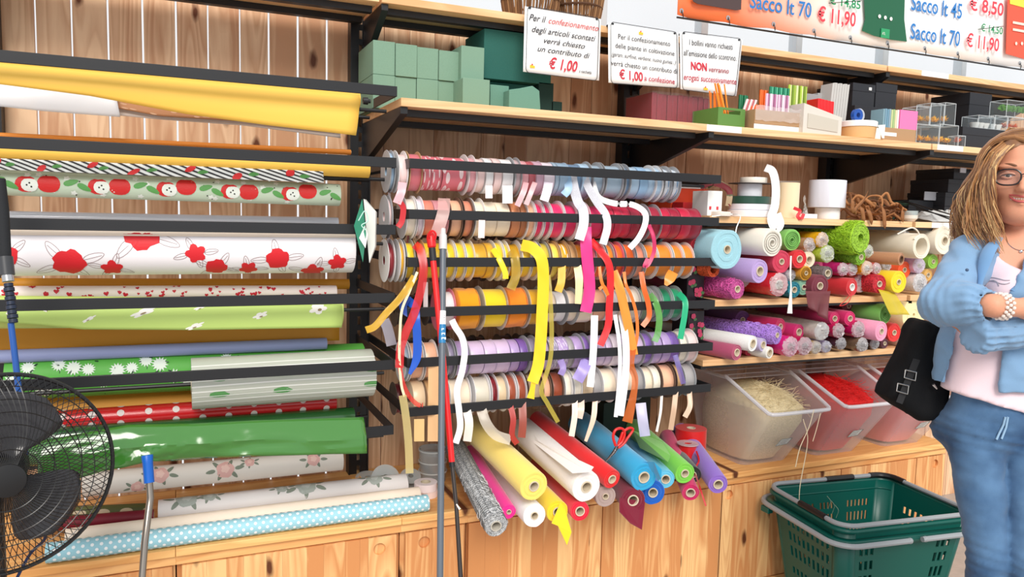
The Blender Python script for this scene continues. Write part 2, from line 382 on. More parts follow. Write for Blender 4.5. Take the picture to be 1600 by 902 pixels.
# ------------------------------------------------------------------ banner
bn = root('price_banner', (3.0, 2.70, 2.3), 'long white and orange banner with sack prices above the shelves', 'banner')
bx0, bz = float(at(1059, 20, 2.70)[0]), 2.287
G = []
def by(x): return 2.70+.008*math.sin(x*7)+.004*math.sin(x*23)
for i in range(101):
    x = bx0+i*.027; sag = .006*abs(math.sin((x-bx0)*math.pi/.235))
    G.append([(x, by(x), bz+.004-sag+.5*j/6) for j in range(7)])
BC = nodes('banner_print'); bm_, bnt, bb, bo = BC
tc = N(bnt, 'ShaderNodeTexCoord'); sx = N(bnt, 'ShaderNodeSeparateXYZ'); bnt.links.new(tc.outputs['Object'], sx.inputs[0])
mr = N(bnt, 'ShaderNodeMapRange'); mr.inputs[1].default_value = bx0-3+.25; mr.inputs[2].default_value = bx0-3+.95; bnt.links.new(sx.outputs[0], mr.inputs[0])
crr = N(bnt, 'ShaderNodeValToRGB'); crr.color_ramp.elements[0].color = lin((244, 124, 74)); crr.color_ramp.elements[1].color = lin((246, 246, 246))
xx = crr.color_ramp.elements.new(.55); xx.color = lin((250, 196, 178)); bnt.links.new(mr.outputs[0], crr.inputs[0]); bnt.links.new(crr.outputs[0], bb.inputs['Base Color']); bb.inputs['Roughness'].default_value = .4
MB().grid(G).build('sheet', bm_, bn, solid=.002, fix=False)
MB().tube([(bx0+i*.135, 2.705, bz-.006) for i in range(21)], .004, 6).build('hem_cord', BLACK, bn)
for i in range(12):
    x = bx0+.02+i*.235; MB().lathe((x, by(x)-.003, bz+.022), (0, 1, 0), [(0, .004), (0, .010), (.002, .010), (.002, .004)], 12, closed=True).build('eyelet', CHROME, bn)
    MB().tube([(x, by(x)-.004, bz+.022), (x+.004, by(x)-.008, bz+.008), (x+.012, by(x), bz-.004)], .002, 5).build('tie', BLACK, bn)
def btext(t, p0, p1, hpx, c, sh=.15, bold=.01):
    a = at(*p0, 2.685); b = at(*p1, 2.685); lettering(t, a, (1, 0, 0), (0, 0, 1), hpx*mpp(a), float(b[0]-a[0]), plain(c, .4), bn, sh, bold)
BLU, RED_, GRN = (38, 118, 190), (226, 62, 76), (24, 140, 84)
btext('Sacco lt 70', (1171, 12), (1267, 29), 24, BLU, 0, .012)
btext('\u20ac 11,90', (1277, 32), (1336, 44), 22, RED_, .0, .02)
btext('\u20ac 14,85', (1296, 6), (1344, 13), 13, GRN, .0, .02)
btext('Sacco lt 45', (1423, 15), (1503, 17), 24, BLU, 0, .012)
btext('\u20ac 8,50', (1514, 15), (1567, 25), 20, RED_, .0, .02)
btext('Sacco lt 70', (1422, 60), (1499, 71), 24, BLU, 0, .012)
btext('\u20ac 11,90', (1509, 72), (1560, 81), 20, RED_, .0, .02)
btext('\u20ac 14,50', (1532, 48), (1566, 54), 11, GRN, .0, .02)
for a_, b_ in (((1295, 5), (1346, 1)), ((1528, 46), (1568, 41))):
    p, q = at(*a_, 2.683), at(*b_, 2.683); MB().tube([p, q], .0016, 4).build('strike_line', plain((40, 44, 44), .4), bn)
# pictured sacks printed on the banner
p = [at(x, y, 2.688) for x, y in ((1350, -8), (1352, 30), (1347, 48), (1366, 56), (1392, 62), (1417, 65), (1413, 30), (1414, -8))]
MB().prism([(q[0], 2.688, q[2]) for q in p], (0, .002, 0)).build('printed_sack', plain((22, 92, 62), .35), bn, label='green sack pictured on the banner')
for k, (x, y) in enumerate(((1374.5, 25.5), (1383.5, 27.5), (1392.5, 29.5))):
    q = at(x, y, 2.684); MB().lathe(q, (0, 1, 0), [(0, .0), (0, .0085), (.001, .0085)], 16).build('printed_badge', WHITE, bn)
q = at(1377, 44, 2.685); q2 = at(1389, 62, 2.685); B(q[0], q2[0], 2.684, 2.686, q2[2]+.004, q[2]).build('printed_label', plain((40, 150, 98), .4), bn)
q = at(1378, 54, 2.683); lettering('ATL', q, (1, 0, 0), (0, 0, 1), .012, .02, WHITE, bn)
p = [at(x, y, 2.688) for x, y in ((1575, -8), (1573, 50), (1572, 84), (1600, 92), (1640, 96), (1640, -8))]
MB().prism([(q[0], 2.688, q[2]) for q in p], (0, .002, 0)).build('printed_sack', plain((226, 84, 58), .35), bn, label='orange-red sack pictured on the banner')
p = [at(x, y, 2.686) for x, y in ((1578, -8), (1578, 6), (1600, 12), (1640, 14), (1640, -8))]
MB().prism([(q[0], 2.686, q[2]) for q in p], (0, .001, 0)).build('printed_band', plain((238, 212, 70), .35), bn)
for yy in (33, 44):
    a = at(1583, yy, 2.684); B(a[0], a[0]+.2, 2.684, 2.686, a[2]-.012, a[2]).build('printed_stripe', plain((250, 214, 200), .4), bn)
for xx_ in (1588, 1597):
    q = at(xx_, 68, 2.684); MB().lathe(q, (0, 1, 0), [(0, .0), (0, .0085), (.001, .0085)], 16).build('printed_badge', plain((250, 214, 200), .4), bn)
p = [at(x, y, 2.688) for x, y in ((1082, -8), (1083, 2), (1090, 6), (1150, 16), (1158, 15), (1159, -8))]
MB().prism([(q[0], 2.688, q[2]) for q in p], (0, .002, 0)).build('printed_panel', plain((74, 58, 58), .35), bn)

# ------------------------------------------------------------------ three notice sheets
def notice(c, lab, rows, logo):
    Y = Y2F-.035
    P = [at(x, y, Y) for x, y in c]; P = [np.array((q[0], Y+(-.012 if i > 1 else .0), q[2])) for i, q in enumerate(P)]   # TL TR BR BL
    r = root('notice_sheet', (P[0]+P[2])/2, lab, 'sign', 'notices clipped to the top shelf')
    def S(u, v): return (P[0]*(1-u)+P[1]*u)*(1-v)+(P[3]*(1-u)+P[2]*u)*v
    ux = P[1]-P[0]; W = np.linalg.norm(ux); ux /= W; uz = P[0]-P[3]; H = np.linalg.norm(uz); uz /= H; nn = np.cross(ux, uz)
    MB().grid([[S(i/12, j/8)+nn*.002*math.sin(i*.6)*(j/8) for j in range(9)] for i in range(13)]).build('laminated_sheet', plain((250, 250, 250), .3, .5), r, solid=.0012, fix=False)
    # rounded border line
    pts = []
    for cx, cy, a0 in ((.93, .06, -90), (.93, .94, 0), (.07, .94, 90), (.07, .06, 180)):
        for k in range(7):
            a = math.radians(a0+k*15); pts.append(S(cx+.04*math.cos(a), cy+.05*math.sin(a)*W/H)+nn*.0035)
    pts.append(pts[0]); MB().tube(pts, .0011, 4, caps=False).build('printed_border', plain((60, 62, 66), .5), r)
    for (t, u0, u1, v, h, col, sh, bo_) in rows:
        o = S(u0, v)+nn*.003; e = S(u1, v); lettering(t, o, ux*1.0, uz, h*H, float(np.linalg.norm(e-S(u0, v))), plain(col, .5), r, sh, bo_)
    u, v = logo; o = S(u, v)+nn*.0035
    MB().prism([o, o+ux*.018, o+ux*.018+uz*.008, o+uz*.010], nn*.0004).build('printed_logo', plain((236, 190, 50), .5), r, label='small yellow and red shop emblem')
    MB().prism([o+ux*.004+uz*.008, o+ux*.012+uz*.010, o+ux*.008+uz*.016], nn*.0006).build('printed_emblem', plain((200, 60, 50), .5), r)
    for e_, k in ((P[0], 0), (P[1], 1)):
        q = S(.06+.88*k, .015); B(q[0]-.004, q[0]+.004, Y-.004, Y2F, q[2]-.002, q[2]+.003).build('clip', BLACK, r)
    return r
DK, RD = (44, 44, 52), (196, 40, 58)
notice([(820, 10), (939, 30), (933, 127), (815, 113)], 'white notice with 1,00 euro in red italics, leftmost of the three', [
    ('Per il', .05, .27, .205, .105, DK, .35, .008), ('confezionamento', .30, .965, .205, .095, (196, 84, 84), .35, .008), ('degli articoli scontati', .09, .93, .375, .095, DK, .35, .008),
    ('verr\u00e0 chiesto', .25, .79, .52, .09, DK, .45, .008), ('un contributo di', .17, .86, .66, .09, DK, .35, .008), ('\u20ac 1,00', .32, .70, .90, .17, RD, .25, .02), ('a vaschetta', .72, .89, .91, .055, DK, .2, .012)], (.08, .93))
notice([(950, 35), (1060, 52), (1058, 138), (948, 130)], 'white notice with five lines and 1,00 euro, in the middle of the three', [
    ('Per il confezionamento', .13, .87, .255, .09, DK, .0, .003), ('delle piante in coltivazione', .09, .93, .41, .09, DK, .0, .003), ('(gerani, surfinie, verbene, nuova guinea...)', .04, .95, .555, .075, DK, .3, .004),
    ('verr\u00e0 chiesto un contributo di', .03, .965, .71, .09, DK, .0, .003), ('\u20ac 1,00', .14, .47, .92, .155, RD, .0, .02), ('a confezione', .49, .93, .92, .095, (176, 44, 66), .0, .010)], (.42, .13))
notice([(1062, 50), (1160, 62), (1147, 151), (1060, 140)], 'white notice with the word NON in red, rightmost of the three', [
    ('I bollini vanno richiesti', .14, .85, .21, .11, DK, .1, .004), ('all\u2019emissione dello scontrino.', .05, .93, .405, .11, DK, .1, .004), ('NON', .17, .44, .635, .14, (200, 40, 60), .0, .035), ('verranno', .47, .82, .635, .10, (150, 44, 60), .1, .010),
    ('erogati successivamente', .05, .97, .83, .11, (180, 48, 66), .1, .008)], (.40, .97))
# ================================================================== wrapping-paper holders and rolls (left bay)
RX0, RX1 = -.505, .583
def rail_holder(z, lab, x0, x1, name='roll_holder', grp=None, rods=((2.29, -.005),), drop=.0):
    r = root(name, ((x0+x1)/2, 2.45, z-.02), lab, 'rack', grp)
    B(x0, x1, 2.195, 2.201, z-.0145, z+.0145).build('front_rail', BLACK, r, bev=.0012)
    for x in (x0, x1-.005): B(x, x+.005, 2.2015, 2.709, z-.0145-drop, z+.0145).build('arm', BLACK, r, bev=.001)
    for yy, dz in rods: MB().tube([(x0+.0055, yy, z+dz), (x1-.0055, yy, z+dz)], .0055, 8).build('rod', BLACK, r)
    return r
for z, nm in ((1.80, 'topmost'), (1.597, 'second from the top'), (1.403, 'third from the top'), (1.203, 'fourth from the top'), (1.003, 'fifth from the top'), (.805, 'lowest')):
    rail_holder(z, 'black steel holder frame for gift-wrap rolls in the left bay, %s' % nm, RX0, RX1, grp='gift-wrap holder frames', rods=((2.30, -.045), (2.52, -.04)))

class Roll:
    """a roll of paper between two end points; (u, s): metres along it and around it (s = 0 faces the shop, + is up)"""
    def __init__(s, A, Bp, r): s.A = Vector(A); s.B = Vector(Bp); s.r = r; s.d = (s.B-s.A).normalized(); s.L = (s.B-s.A).length; s.w = s.d.cross(Vector((0, -1, 0))).normalized(); s.n = s.w.cross(s.d).normalized(); \
        s.w = s.w if s.w.z > 0 else -s.w; s.n = s.n if s.n.y < 0 else -s.n
    def __call__(s, u, v, off=.0006):
        u = min(max(u, .0), s.L); a = v/s.r; return s.A+s.d*u+(s.n*math.cos(a)+s.w*math.sin(a))*(s.r+off)
def roll_thing(name, lab, A, Bp, r, mat, cat='paper roll', group=None, core=.016, plug=True, wob=.03, corem=None, caps=None):
    S = Roll(A, Bp, r); rt = root(name, (S.A+S.B)/2-Vector((0, 0, r)), lab, cat, group)
    core = min(core, r*.6); L = S.L
    prof = [(.0, core), (.0008, core+(r-core)*.3), (0, core+(r-core)*.35), (.001, core+(r-core)*.65), (0, core+(r-core)*.7), (0, r*.985), (.001, r), (L*.25, r), (L*.5, r*1.004), (L*.75, r), (L-.001, r), (L, r*.985), (L, core+(r-core)*.7), (L-.001, core+(r-core)*.6), (L, core+(r-core)*.35), (L, core)]
    MB().lathe(S.A, S.d, prof, 28, closed=True, wob=wob).build('paper', mat, rt)
    MB().lathe(S.A, S.d, [(.002, core*.98), (-.0015, core*.98), (-.0015, core*.78), (L+.0015, core*.78), (L+.0015, core*.98), (L-.002, core*.98)], 20, closed=True).build('cardboard_core', corem or CORE, rt)
    return rt, S
def outline(kind, R, n=20, rnd=random):
    o = []
    for k in range(n):
        a = 2*math.pi*k/n
        if kind == 'dot': q = R
        elif kind == 'peony': q = R*(.80+.16*abs(math.cos(2.5*a))+.05*math.sin(9*a))
        elif kind == 'flower': q = R*(.62+.38*abs(math.cos(2.5*a)))
        elif kind == 'star': q = R*(1 if k % 2 else .62)
        elif kind == 'leaf': q = None
        elif kind == 'half': q = R
        if kind == 'leaf': o.append((R*math.cos(a), R*.42*math.sin(a)*(1-.25*math.cos(a))))
        elif kind == 'half': o.append((R*math.cos(a), R*.55*max(math.sin(a), -.25)))
        elif kind == 'heart':
            o.append((R*16*math.sin(a)**3/17, -R*(13*math.cos(a)-5*math.cos(2*a)-2*math.cos(3*a)-math.cos(4*a))/-17))
        elif kind == 'apple': q = R*(1-.18*math.exp(-((a-math.pi/2)/.35)**2)-.06*math.exp(-((a-1.5*math.pi)/.3)**2)); o.append((q*math.cos(a), q*math.sin(a)*.95))
        else: o.append((q*math.cos(a), q*math.sin(a)))
    return o
def print_on(mb, S, u, s, pts, rot=0, rings=3, off=.0008, flip=1):
    c, sn = math.cos(rot), math.sin(rot); n = len(pts); vs = [S(u, s, off)]; fs = []
    for j in range(1, rings+1):
        for (a, b) in pts:
            k = j/rings; x = (a*c-b*sn)*k; y = (a*sn+b*c)*k; vs.append(S(u+x, s+y*flip, off))
    for k in range(n): fs.append((0, 1+k, 1+(k+1) % n))
    for j in range(rings-1):
        for k in range(n): fs.append((1+j*n+k, 1+(j+1)*n+k, 1+(j+1)*n+(k+1) % n, 1+j*n+(k+1) % n))
    mb.add(vs, fs)
def line_on(mb, S, P, w, off=.0009):
    vs = []; P = [np.array(p, float) for p in P]
    for i, p in enumerate(P):
        t = P[min(i+1, len(P)-1)]-P[max(i-1, 0)]; t /= np.linalg.norm(t)+1e-9; q = np.array((-t[1], t[0]))*w/2
        vs += [S(p[0]+q[0], p[1]+q[1], off), S(p[0]-q[0], p[1]-q[1], off)]
    mb.add(vs, [(2*i, 2*i+1, 2*i+3, 2*i+2) for i in range(len(P)-1)])
def pbuild(mb, name, mat, rt, lab=None):
    if mb.v: mb.build(name, mat, rt, smooth=0, fix=False, label=lab, kind='stuff')
def sheet(rt, name, tops, bots, Yt, Yb, mat, wave=.004, lab=None, ny=8, curl=.0, crumple=0):
    """loose paper hanging from a roll: upper and lower edge given by the points it passes"""
    def interp(pts, t):
        xs = np.linspace(0, 1, len(pts)); return (np.interp(t, xs, [p[0] for p in pts]), np.interp(t, xs, [p[1] for p in pts]))
    n = 90 if crumple else 40; G = []
    for i in range(n+1):
        t = i/n; a = at(*interp(tops, t), Yt); b = at(*interp(bots, t), Yb); row = []
        b = np.array((a[0]+(b[0]-a[0]), b[1], b[2]))
        for j in range(ny+1):
            k = j/ny; p = a*(1-k)+b*k; p[1] += wave*math.sin(t*9+k*2)*k-curl*math.sin(k*math.pi)+crumple*(noise.noise(Vector((t*7, k*5, 1)))+.6*noise.noise(Vector((t*16+k*9, k*14-t*6, 4))))*min(1, k*3)
            row.append(p)
        G.append(row)
    def S(u, v, off=.0015):
        i = min(max(u, 0), .9999)*n; j = min(max(v, 0), .9999)*ny; i0, j0 = int(i), int(j); fi, fj = i-i0, j-j0
        p = (G[i0][j0]*(1-fi)+G[i0+1][j0]*fi)*(1-fj)+(G[i0][j0+1]*(1-fi)+G[i0+1][j0+1]*fi)*fj
        return Vector((p[0], p[1]-off, p[2]))
    MB().grid(G).build(name, mat, rt, solid=.0008, fix=False, label=lab)
    def U(x, z_from_top, off=.0015):   # metres
        a = G[0][0]; L = G[n][0][0]-a[0]; k = (x-a[0])/L; i = min(max(int(k*n), 0), n); H = np.linalg.norm(G[i][ny]-G[i][0])
        return S(k, z_from_top/H, off)
    return S, U
def pr(x0y0, x1y1, Y, rpx): # roll between two seen end centres
    A = at(*x0y0, Y); Bp = at(*x1y1, Y); return A, Bp, rpx*mpp(Bp)
YEL, OCH = paper((246, 196, 84)), paper((206, 142, 38))
# 1 yellow roll with loose sheet, white/clear and brown sheets behind it
A, Bp, r = pr((-60, 104), (561, 157), 2.30, 12); rt, S = roll_thing('wrapping_roll', 'yellow gift-wrap roll with a long loose sheet, under the topmost rail', A, Bp, r*1.05, YEL)
MB().lathe(Bp+np.array((.012, 0, 0)), (1, 0, 0), [(0, .003), (0, .010), (.014, .011), (.016, .006), (.022, .006), (.022, .003)], 12, closed=True).build('end_knob', BLACK, rt)
sheet(rt, 'loose_sheet', [(-60, 92), (562, 148)], [(-60, 124), (0, 132), (140, 150), (290, 178), (420, 196), (556, 212)], 2.265, 2.245, YEL, .003, curl=.012)
A, Bp, r = pr((-60, 120), (520, 168), 2.50, 11); rt, S = roll_thing('wrapping_roll', 'white and brown gift-wrap roll hanging behind the topmost yellow sheet', A, Bp, r, paper((236, 236, 240)))
BRN = paper((182, 130, 92))
S1, U1 = sheet(rt, 'loose_sheet', [(-60, 118), (60, 130), (180, 142)], [(-60, 160), (60, 173), (188, 183)], 2.44, 2.43, film((240, 244, 250), .75, .2), .002)
S2, U2 = sheet(rt, 'loose_sheet', [(60, 135), (530, 172)], [(90, 152), (250, 182), (380, 190), (532, 206)], 2.46, 2.46, BRN, .002, lab='brown leaf-printed loose sheet')
S3, U3 = sheet(rt, 'loose_sheet', [(60, 145), (530, 180)], [(60, 168), (250, 187), (380, 196), (532, 216)], 2.472, 2.47, paper((214, 204, 198)), .002)
mb = MB()
for k in range(70): print_on(mb, S2, random.uniform(.04, .98), random.uniform(.3, .95), [(a*1.0, b*9) for a, b in outline('leaf', .012, 8)], rot=0, rings=1)
pbuild(mb, 'printed_leaves', paper((206, 166, 134)), rt)
# 2 yellow roll, striped sheet and apple roll
A, Bp, r = pr((-60, 232), (576, 265), 2.29, 13); roll_thing('wrapping_roll', 'plain yellow gift-wrap roll close under the second rail', A, Bp, r*1.02, YEL)
A, Bp, r = pr((-60, 209), (548, 238), 2.50, 4); roll_thing('wrapping_roll', 'thin orange paper roll peeping over the second rail', A, Bp, r, paper((240, 150, 60)))
A, Bp, r = pr((-60, 257), (505, 273), 2.352, 10); rt, S = roll_thing('wrapping_roll', 'black-and-white striped gift-wrap roll with red apples behind the yellow roll', A, Bp, r*1.15, paper((238, 240, 236)))
S1, U1 = sheet(rt, 'loose_sheet', [(-60, 245), (505, 268)], [(-60, 263), (200, 273), (506, 286)], 2.268, 2.262, paper((238, 240, 236)), .001)
mb = MB(); mr_ = MB(); mg = MB(); u = -.08
while u < .99:
    G = [[S1(min(max(u+.11*j/8, 0), 1), j/8), S1(min(max(u+.013+.11*j/8, 0), 1), j/8)] for j in range(9)]
    mb.grid(G); u += .034
for k in range(7):
    c_ = .10+k*.135; print_on(mr_, S1, c_, .25+.5*(k % 2), [(a*1.0, b_*30) for a, b_ in outline('apple', .012, 14)], rings=2, off=.0022); print_on(mg, S1, c_+.04, .5, [(a, b_*30) for a, b_ in outline('leaf', .014, 10)], rings=2, off=.002)
pbuild(mb, 'printed_stripes', plain((30, 30, 32), .5), rt); pbuild(mr_, 'printed_apples', paper((214, 40, 42)), rt); pbuild(mg, 'printed_leaves', paper((86, 150, 76)), rt)
A, Bp, r = pr((-60, 283), (530, 305), 2.318, 17); rt, S = roll_thing('wrapping_roll', 'pale green gift-wrap roll printed with big red apples and leaves', A, Bp, r, paper((190, 206, 184)))
ma, ml, mw_, md = MB(), MB(), MB(), MB(); u = .03; k = 0
while u < S.L-.03:
    if k % 3 == 0: print_on(ma, S, u, random.uniform(-.004, .01), outline('apple', .026, 18)); u += .05
    elif k % 3 == 1: print_on(ml, S, u, .006, outline('leaf', .018, 12), rot=.3); print_on(ml, S, u+.03, -.006, outline('leaf', .018, 12), rot=-.5); u += .062
    else: print_on(ma, S, u, -.002, outline('apple', .024, 16)); print_on(mw_, S, u+.008, -.004, outline('apple', .019, 14), off=.0014); [print_on(md, S, u+.008+dx, -.004+dz, outline('dot', .0022, 8), off=.002) for dx, dz in ((-.006, 0), (0, .005), (.004, -.004))]; u += .05
    k += 1
for k in range(60): print_on(mw_ if k % 2 else md, S, random.uniform(0, S.L), random.uniform(-.03, .03), outline('flower' if k % 2 else 'dot', .009 if k % 2 else .002, 10), off=.0005)
pbuild(ma, 'printed_apples', paper((206, 44, 44)), rt); pbuild(ml, 'printed_leaves', paper((92, 156, 84)), rt); pbuild(mw_, 'printed_blossoms', paper((228, 234, 226)), rt); pbuild(md, 'printed_seeds', plain((40, 36, 34)), rt)
# 3 clear roll above, big floral roll
A, Bp, r = pr((13, 339), (528, 348), 2.42, 8); roll_thing('cellophane_roll', 'thin glossy clear cellophane roll on top of the third rail', A, Bp, r, foil((214, 220, 232)))
A, Bp, r = pr((13, 388), (549, 389), 2.29, 37); rt, S = roll_thing('wrapping_roll', 'white gift-wrap roll printed with large red flowers and fine outlines', A, Bp, r, paper((243, 238, 242)), wob=.01, core=.03)
mr_, mo = MB(), MB()
def px_u(S, px, py):   # where on a roll a seen spot lies
    best = None
    for a in range(-70, 80, 2):
        v = math.radians(a)*S.r; lo, hi = 0, S.L
        for _ in range(14):
            m_ = (lo+hi)/2; P = np.array(S(m_, v)); q = M @ (P-CAM); x = 800+FPX*q[0]/q[2]
            if x < px: lo = m_
            else: hi = m_
        y = 451+FPX*q[1]/q[2]
        if best is None or abs(y-py) < best[0]: best = (abs(y-py), m_, v)
    return best[1:]
for px, py, R, kd in ((108, 412, .048, 'peony'), (175, 420, .032, 'flower'), (222, 366, .055, 'peony'), (306, 396, .032, 'flower'), (338, 418, .036, 'peony'), (388, 420, .03, 'flower'), (434, 406, .040, 'peony'), (488, 424, .04, 'flower'), (527, 411, .032, 'flower'), (8, 400, .035, 'peony')):
    u, v = px_u(S, px, py); print_on(mr_, S, u, v, outline(kd, R*.86, 24), rings=5, rot=px)
    for k in range(4):
        rot = px*1.3+k*1.5; lf = outline('leaf', R*.55, 14); c, s_ = math.cos(rot), math.sin(rot); ou, ov = u+c*R*1.25, v+s_*R*.9
        line_on(mo, S, [(ou+a*c-b*s_, ov+a*s_+b*c) for a, b in lf+[lf[0]]], .0013, off=.0005); line_on(mo, S, [(u+(ou-u)*t_, v+(ov-v)*t_) for t_ in (.4, 1, 1.35)], .0012, off=.0005)
pbuild(mr_, 'printed_flowers', paper((214, 36, 46)), rt); pbuild(mo, 'printed_outlines', paper((150, 128, 128)), rt)
u, v = px_u(S, 300, 366); G = [[S(S.L*i/30, v+.016*j-.008, .0012) for j in range(4)] for i in range(31)]
MB().grid(G).build('cream_edge_band', paper((250, 232, 214)), rt, fix=False)
# 4
A, Bp, r = pr((-60, 444), (545, 444), 2.44, 8); roll_thing('wrapping_roll', 'ochre yellow paper roll just above the hearts roll', A, Bp, r, OCH)
A, Bp, r = pr((-60, 459), (525, 456), 2.36, 10); rt, S = roll_thing('wrapping_roll', 'white gift-wrap roll with tiny red hearts, on the fourth rail', A, Bp, r, paper((240, 226, 226)))
mb = MB()
for k in range(80): print_on(mb, S, random.uniform(.01, S.L-.01), random.uniform(-.01, .024), outline('heart', random.choice([.004, .0055, .0075]), 12), rings=1, rot=random.uniform(-.4, .4))
pbuild(mb, 'printed_hearts', paper((196, 34, 54)), rt)
A, Bp, r = pr((-60, 488), (533, 488), 2.31, 22); rt, S = roll_thing('wrapping_roll', 'light green gift-wrap roll with white daisies, below the fourth rail', A, Bp, r, paper((196, 218, 122)))
S1, U1 = sheet(rt, 'loose_sheet', [(-60, 476), (200, 478), (534, 476)], [(-60, 500), (60, 508), (130, 515), (300, 516), (534, 512)], 2.268, 2.262, paper((190, 216, 120)), .001, curl=.006)
mb, mc_ = MB(), MB()
for px, py, R in ((30, 492, .014), (205, 499, .014), (275, 487, .02), (380, 509, .014), (437, 493, .013), (503, 483, .020), (95, 485, .010), (342, 480, .01)):
    k = (px+60)/594; pts = [(a*1.0, b*13) for a, b in outline('flower', R, 20)]; print_on(mb, S1, k, (py-477)/38, pts, rings=2); print_on(mc_, S1, k+.004, (py-477)/38+.05, [(a, b*13) for a, b in outline('dot', R*.22, 8)], rings=1, off=.002)
pbuild(mb, 'printed_daisies', paper((248, 246, 238)), rt); pbuild(mc_, 'printed_centres', paper((150, 130, 90)), rt)
A, Bp, r = pr((-60, 522), (528, 515), 2.46, 12); rt, S = roll_thing('wrapping_roll', 'ochre paper roll with a loose sheet behind the daisy roll', A, Bp, r, OCH)
sheet(rt, 'loose_sheet', [(-60, 512), (530, 505)], [(-60, 552), (200, 545), (530, 532)], 2.42, 2.42, OCH, .002)
A, Bp, r = pr((-60, 560), (510, 537), 2.40, 9); roll_thing('wrapping_roll', 'lilac-blue paper roll lying above the dandelion roll', A, Bp, r, paper((150, 160, 206)))
# 5 dandelion and clear roll
A, Bp, r = pr((12, 590), (566, 566), 2.44, 30); rt, S = roll_thing('wrapping_roll', 'bright green gift-wrap roll printed with white dandelions', A, Bp, r, paper((92, 176, 74)), core=.02)
mb, mk = MB(), MB()
for k in range(30):
    u = .02+k*.036; v = random.uniform(-.035, .045); print_on(mb, S, u, v, outline('star', random.uniform(.017, .024), 28), rings=2, rot=random.random())
    line_on(mk, S, [(u, v), (u+.003, v-.02), (u+.002, v-.05)], .0016, off=.0005)
    for q in range(2): print_on(mk, S, u+random.uniform(-.02, .02), v+random.uniform(-.03, .03), outline('leaf', .006, 6), rings=1, rot=random.random()*3)
pbuild(mb, 'printed_dandelions', paper((226, 236, 228)), rt); pbuild(mk, 'printed_stems', plain((30, 70, 40)), rt)
A, Bp, r = pr((299, 600), (580, 582), 2.31, 37); rt, S = roll_thing('cellophane_roll', 'thick clear cellophane roll with silvery streaks behind the fifth rail', A, Bp, r, film((214, 218, 206), .72, .1), core=.028, wob=.015)
mb, mg = MB(), MB()
for k in range(9): line_on(mb, S, [(0, -.055+k*.015), (S.L*.5, -.055+k*.015+.003), (S.L, -.054+k*.015)], random.uniform(.0015, .005))
for k, u in enumerate((.07, .24, .50)): print_on(mg, S, u, .03, [(a, b*.5) for a, b in outline('peony', .03, 12)], rings=2, off=.0004); print_on(mg, S, u, -.02, [(a, b*.35) for a, b in outline('peony', .03, 12)], rings=2, off=.0004)
pbuild(mb, 'film_streaks', film((250, 250, 246), .8, .1), rt); pbuild(mg, 'printed_patches', film((92, 170, 92), .6, .2), rt)
A, Bp, r = pr((60, 622), (530, 606), 2.52, 12); rt, S = roll_thing('wrapping_roll', 'dark ochre paper roll with a sheet hanging over the red dotted roll', A, Bp, r, OCH)
sheet(rt, 'loose_sheet', [(60, 612), (535, 596)], [(60, 650), (300, 634), (535, 612)], 2.47, 2.44, OCH, .002)
A, Bp, r = pr((-60, 668), (524, 627), 2.38, 13); rt, S = roll_thing('wrapping_roll', 'glossy red gift-wrap roll with white dots, under the clear roll', A, Bp, r*1.05, gloss((204, 28, 36)))
mb = MB(); k = 0
while .02+k*.071 < S.L:
    for v in (-.014, .016, .046): print_on(mb, S, .02+k*.071, v, outline('dot', .0095, 14), rings=2)
    k += 1
pbuild(mb, 'printed_dots', paper((226, 214, 212)), rt)
# 6 green foil
GF = foil((60, 122, 46)); GF2 = foil((34, 84, 40))
A, Bp, r = pr((20, 690), (552, 652), 2.36, 16); rt, S = roll_thing('foil_roll', 'dark green metallic foil roll behind the loose green sheet', A, Bp, r, GF2)
A, Bp, r = pr((40, 712), (566, 668), 2.20, 15); rt, S = roll_thing('foil_roll', 'shiny green foil roll with a crumpled sheet over the lowest rail', A, Bp, r, GF)
sheet(rt, 'loose_sheet', [(60, 690), (200, 664), (300, 662), (400, 657), (568, 652)], [(60, 768), (160, 736), (230, 720), (280, 722), (400, 713), (572, 707)], 2.172, 2.14, GF, .012, curl=.018, ny=12, crumple=.006)
# 7 floral rolls lying low
def roses(S, spots, cols, rt):
    a, b_, c_ = MB(), MB(), MB()
    for px, py, R in spots:
        u, v = px_u(S, px, py); print_on(a, S, u, v, outline('peony', R, 18), rings=3, rot=px); print_on(c_, S, u, v+R*.1, outline('flower', R*.5, 14), rings=2, off=.0013)
        for k in range(6):
            rot = px+k*1.05; print_on(b_, S, u+math.cos(rot)*R*1.5, v+math.sin(rot)*R*.8, outline('leaf', R*.5, 10), rings=2, rot=rot, off=.0005)
    pbuild(a, 'printed_roses', cols[0], rt); pbuild(b_, 'printed_leaves', cols[1], rt); pbuild(c_, 'printed_petals', cols[2], rt)
A, Bp, r = pr((130, 758), (534, 718), 2.44, 15); rt, S = roll_thing('wrapping_roll', 'off-white gift-wrap roll with pink roses and grey-green leaves', A, Bp, r*1.1, paper((232, 224, 216)))
roses(S, ((215, 762, .02), (250, 742, .026), (352, 734, .028), (390, 722, .016), (490, 718, .022)), (paper((226, 178, 172)), paper((128, 138, 122)), paper((238, 200, 190))), rt)
A, Bp, r = pr((30, 806), (234, 796), 2.52, 8); rt, S = roll_thing('wrapping_roll', 'short olive green roll printed with cream mushrooms', A, Bp, r*1.2, paper((104, 112, 70)))
mb = MB()
for k in range(6): u = .03+k*.062; print_on(mb, S, u, .004, outline('half', .018, 14), rings=2); print_on(mb, S, u, -.006, [(a*.3, b*.7) for a, b in outline('dot', .01, 8)], rings=1)
pbuild(mb, 'printed_mushrooms', paper((222, 208, 178)), rt)
A, Bp, r = pr((30, 824), (240, 806), 2.44, 9); roll_thing('wrapping_roll', 'short burgundy paper roll behind the cream roll', A, Bp, r*1.1, paper((122, 28, 46)))
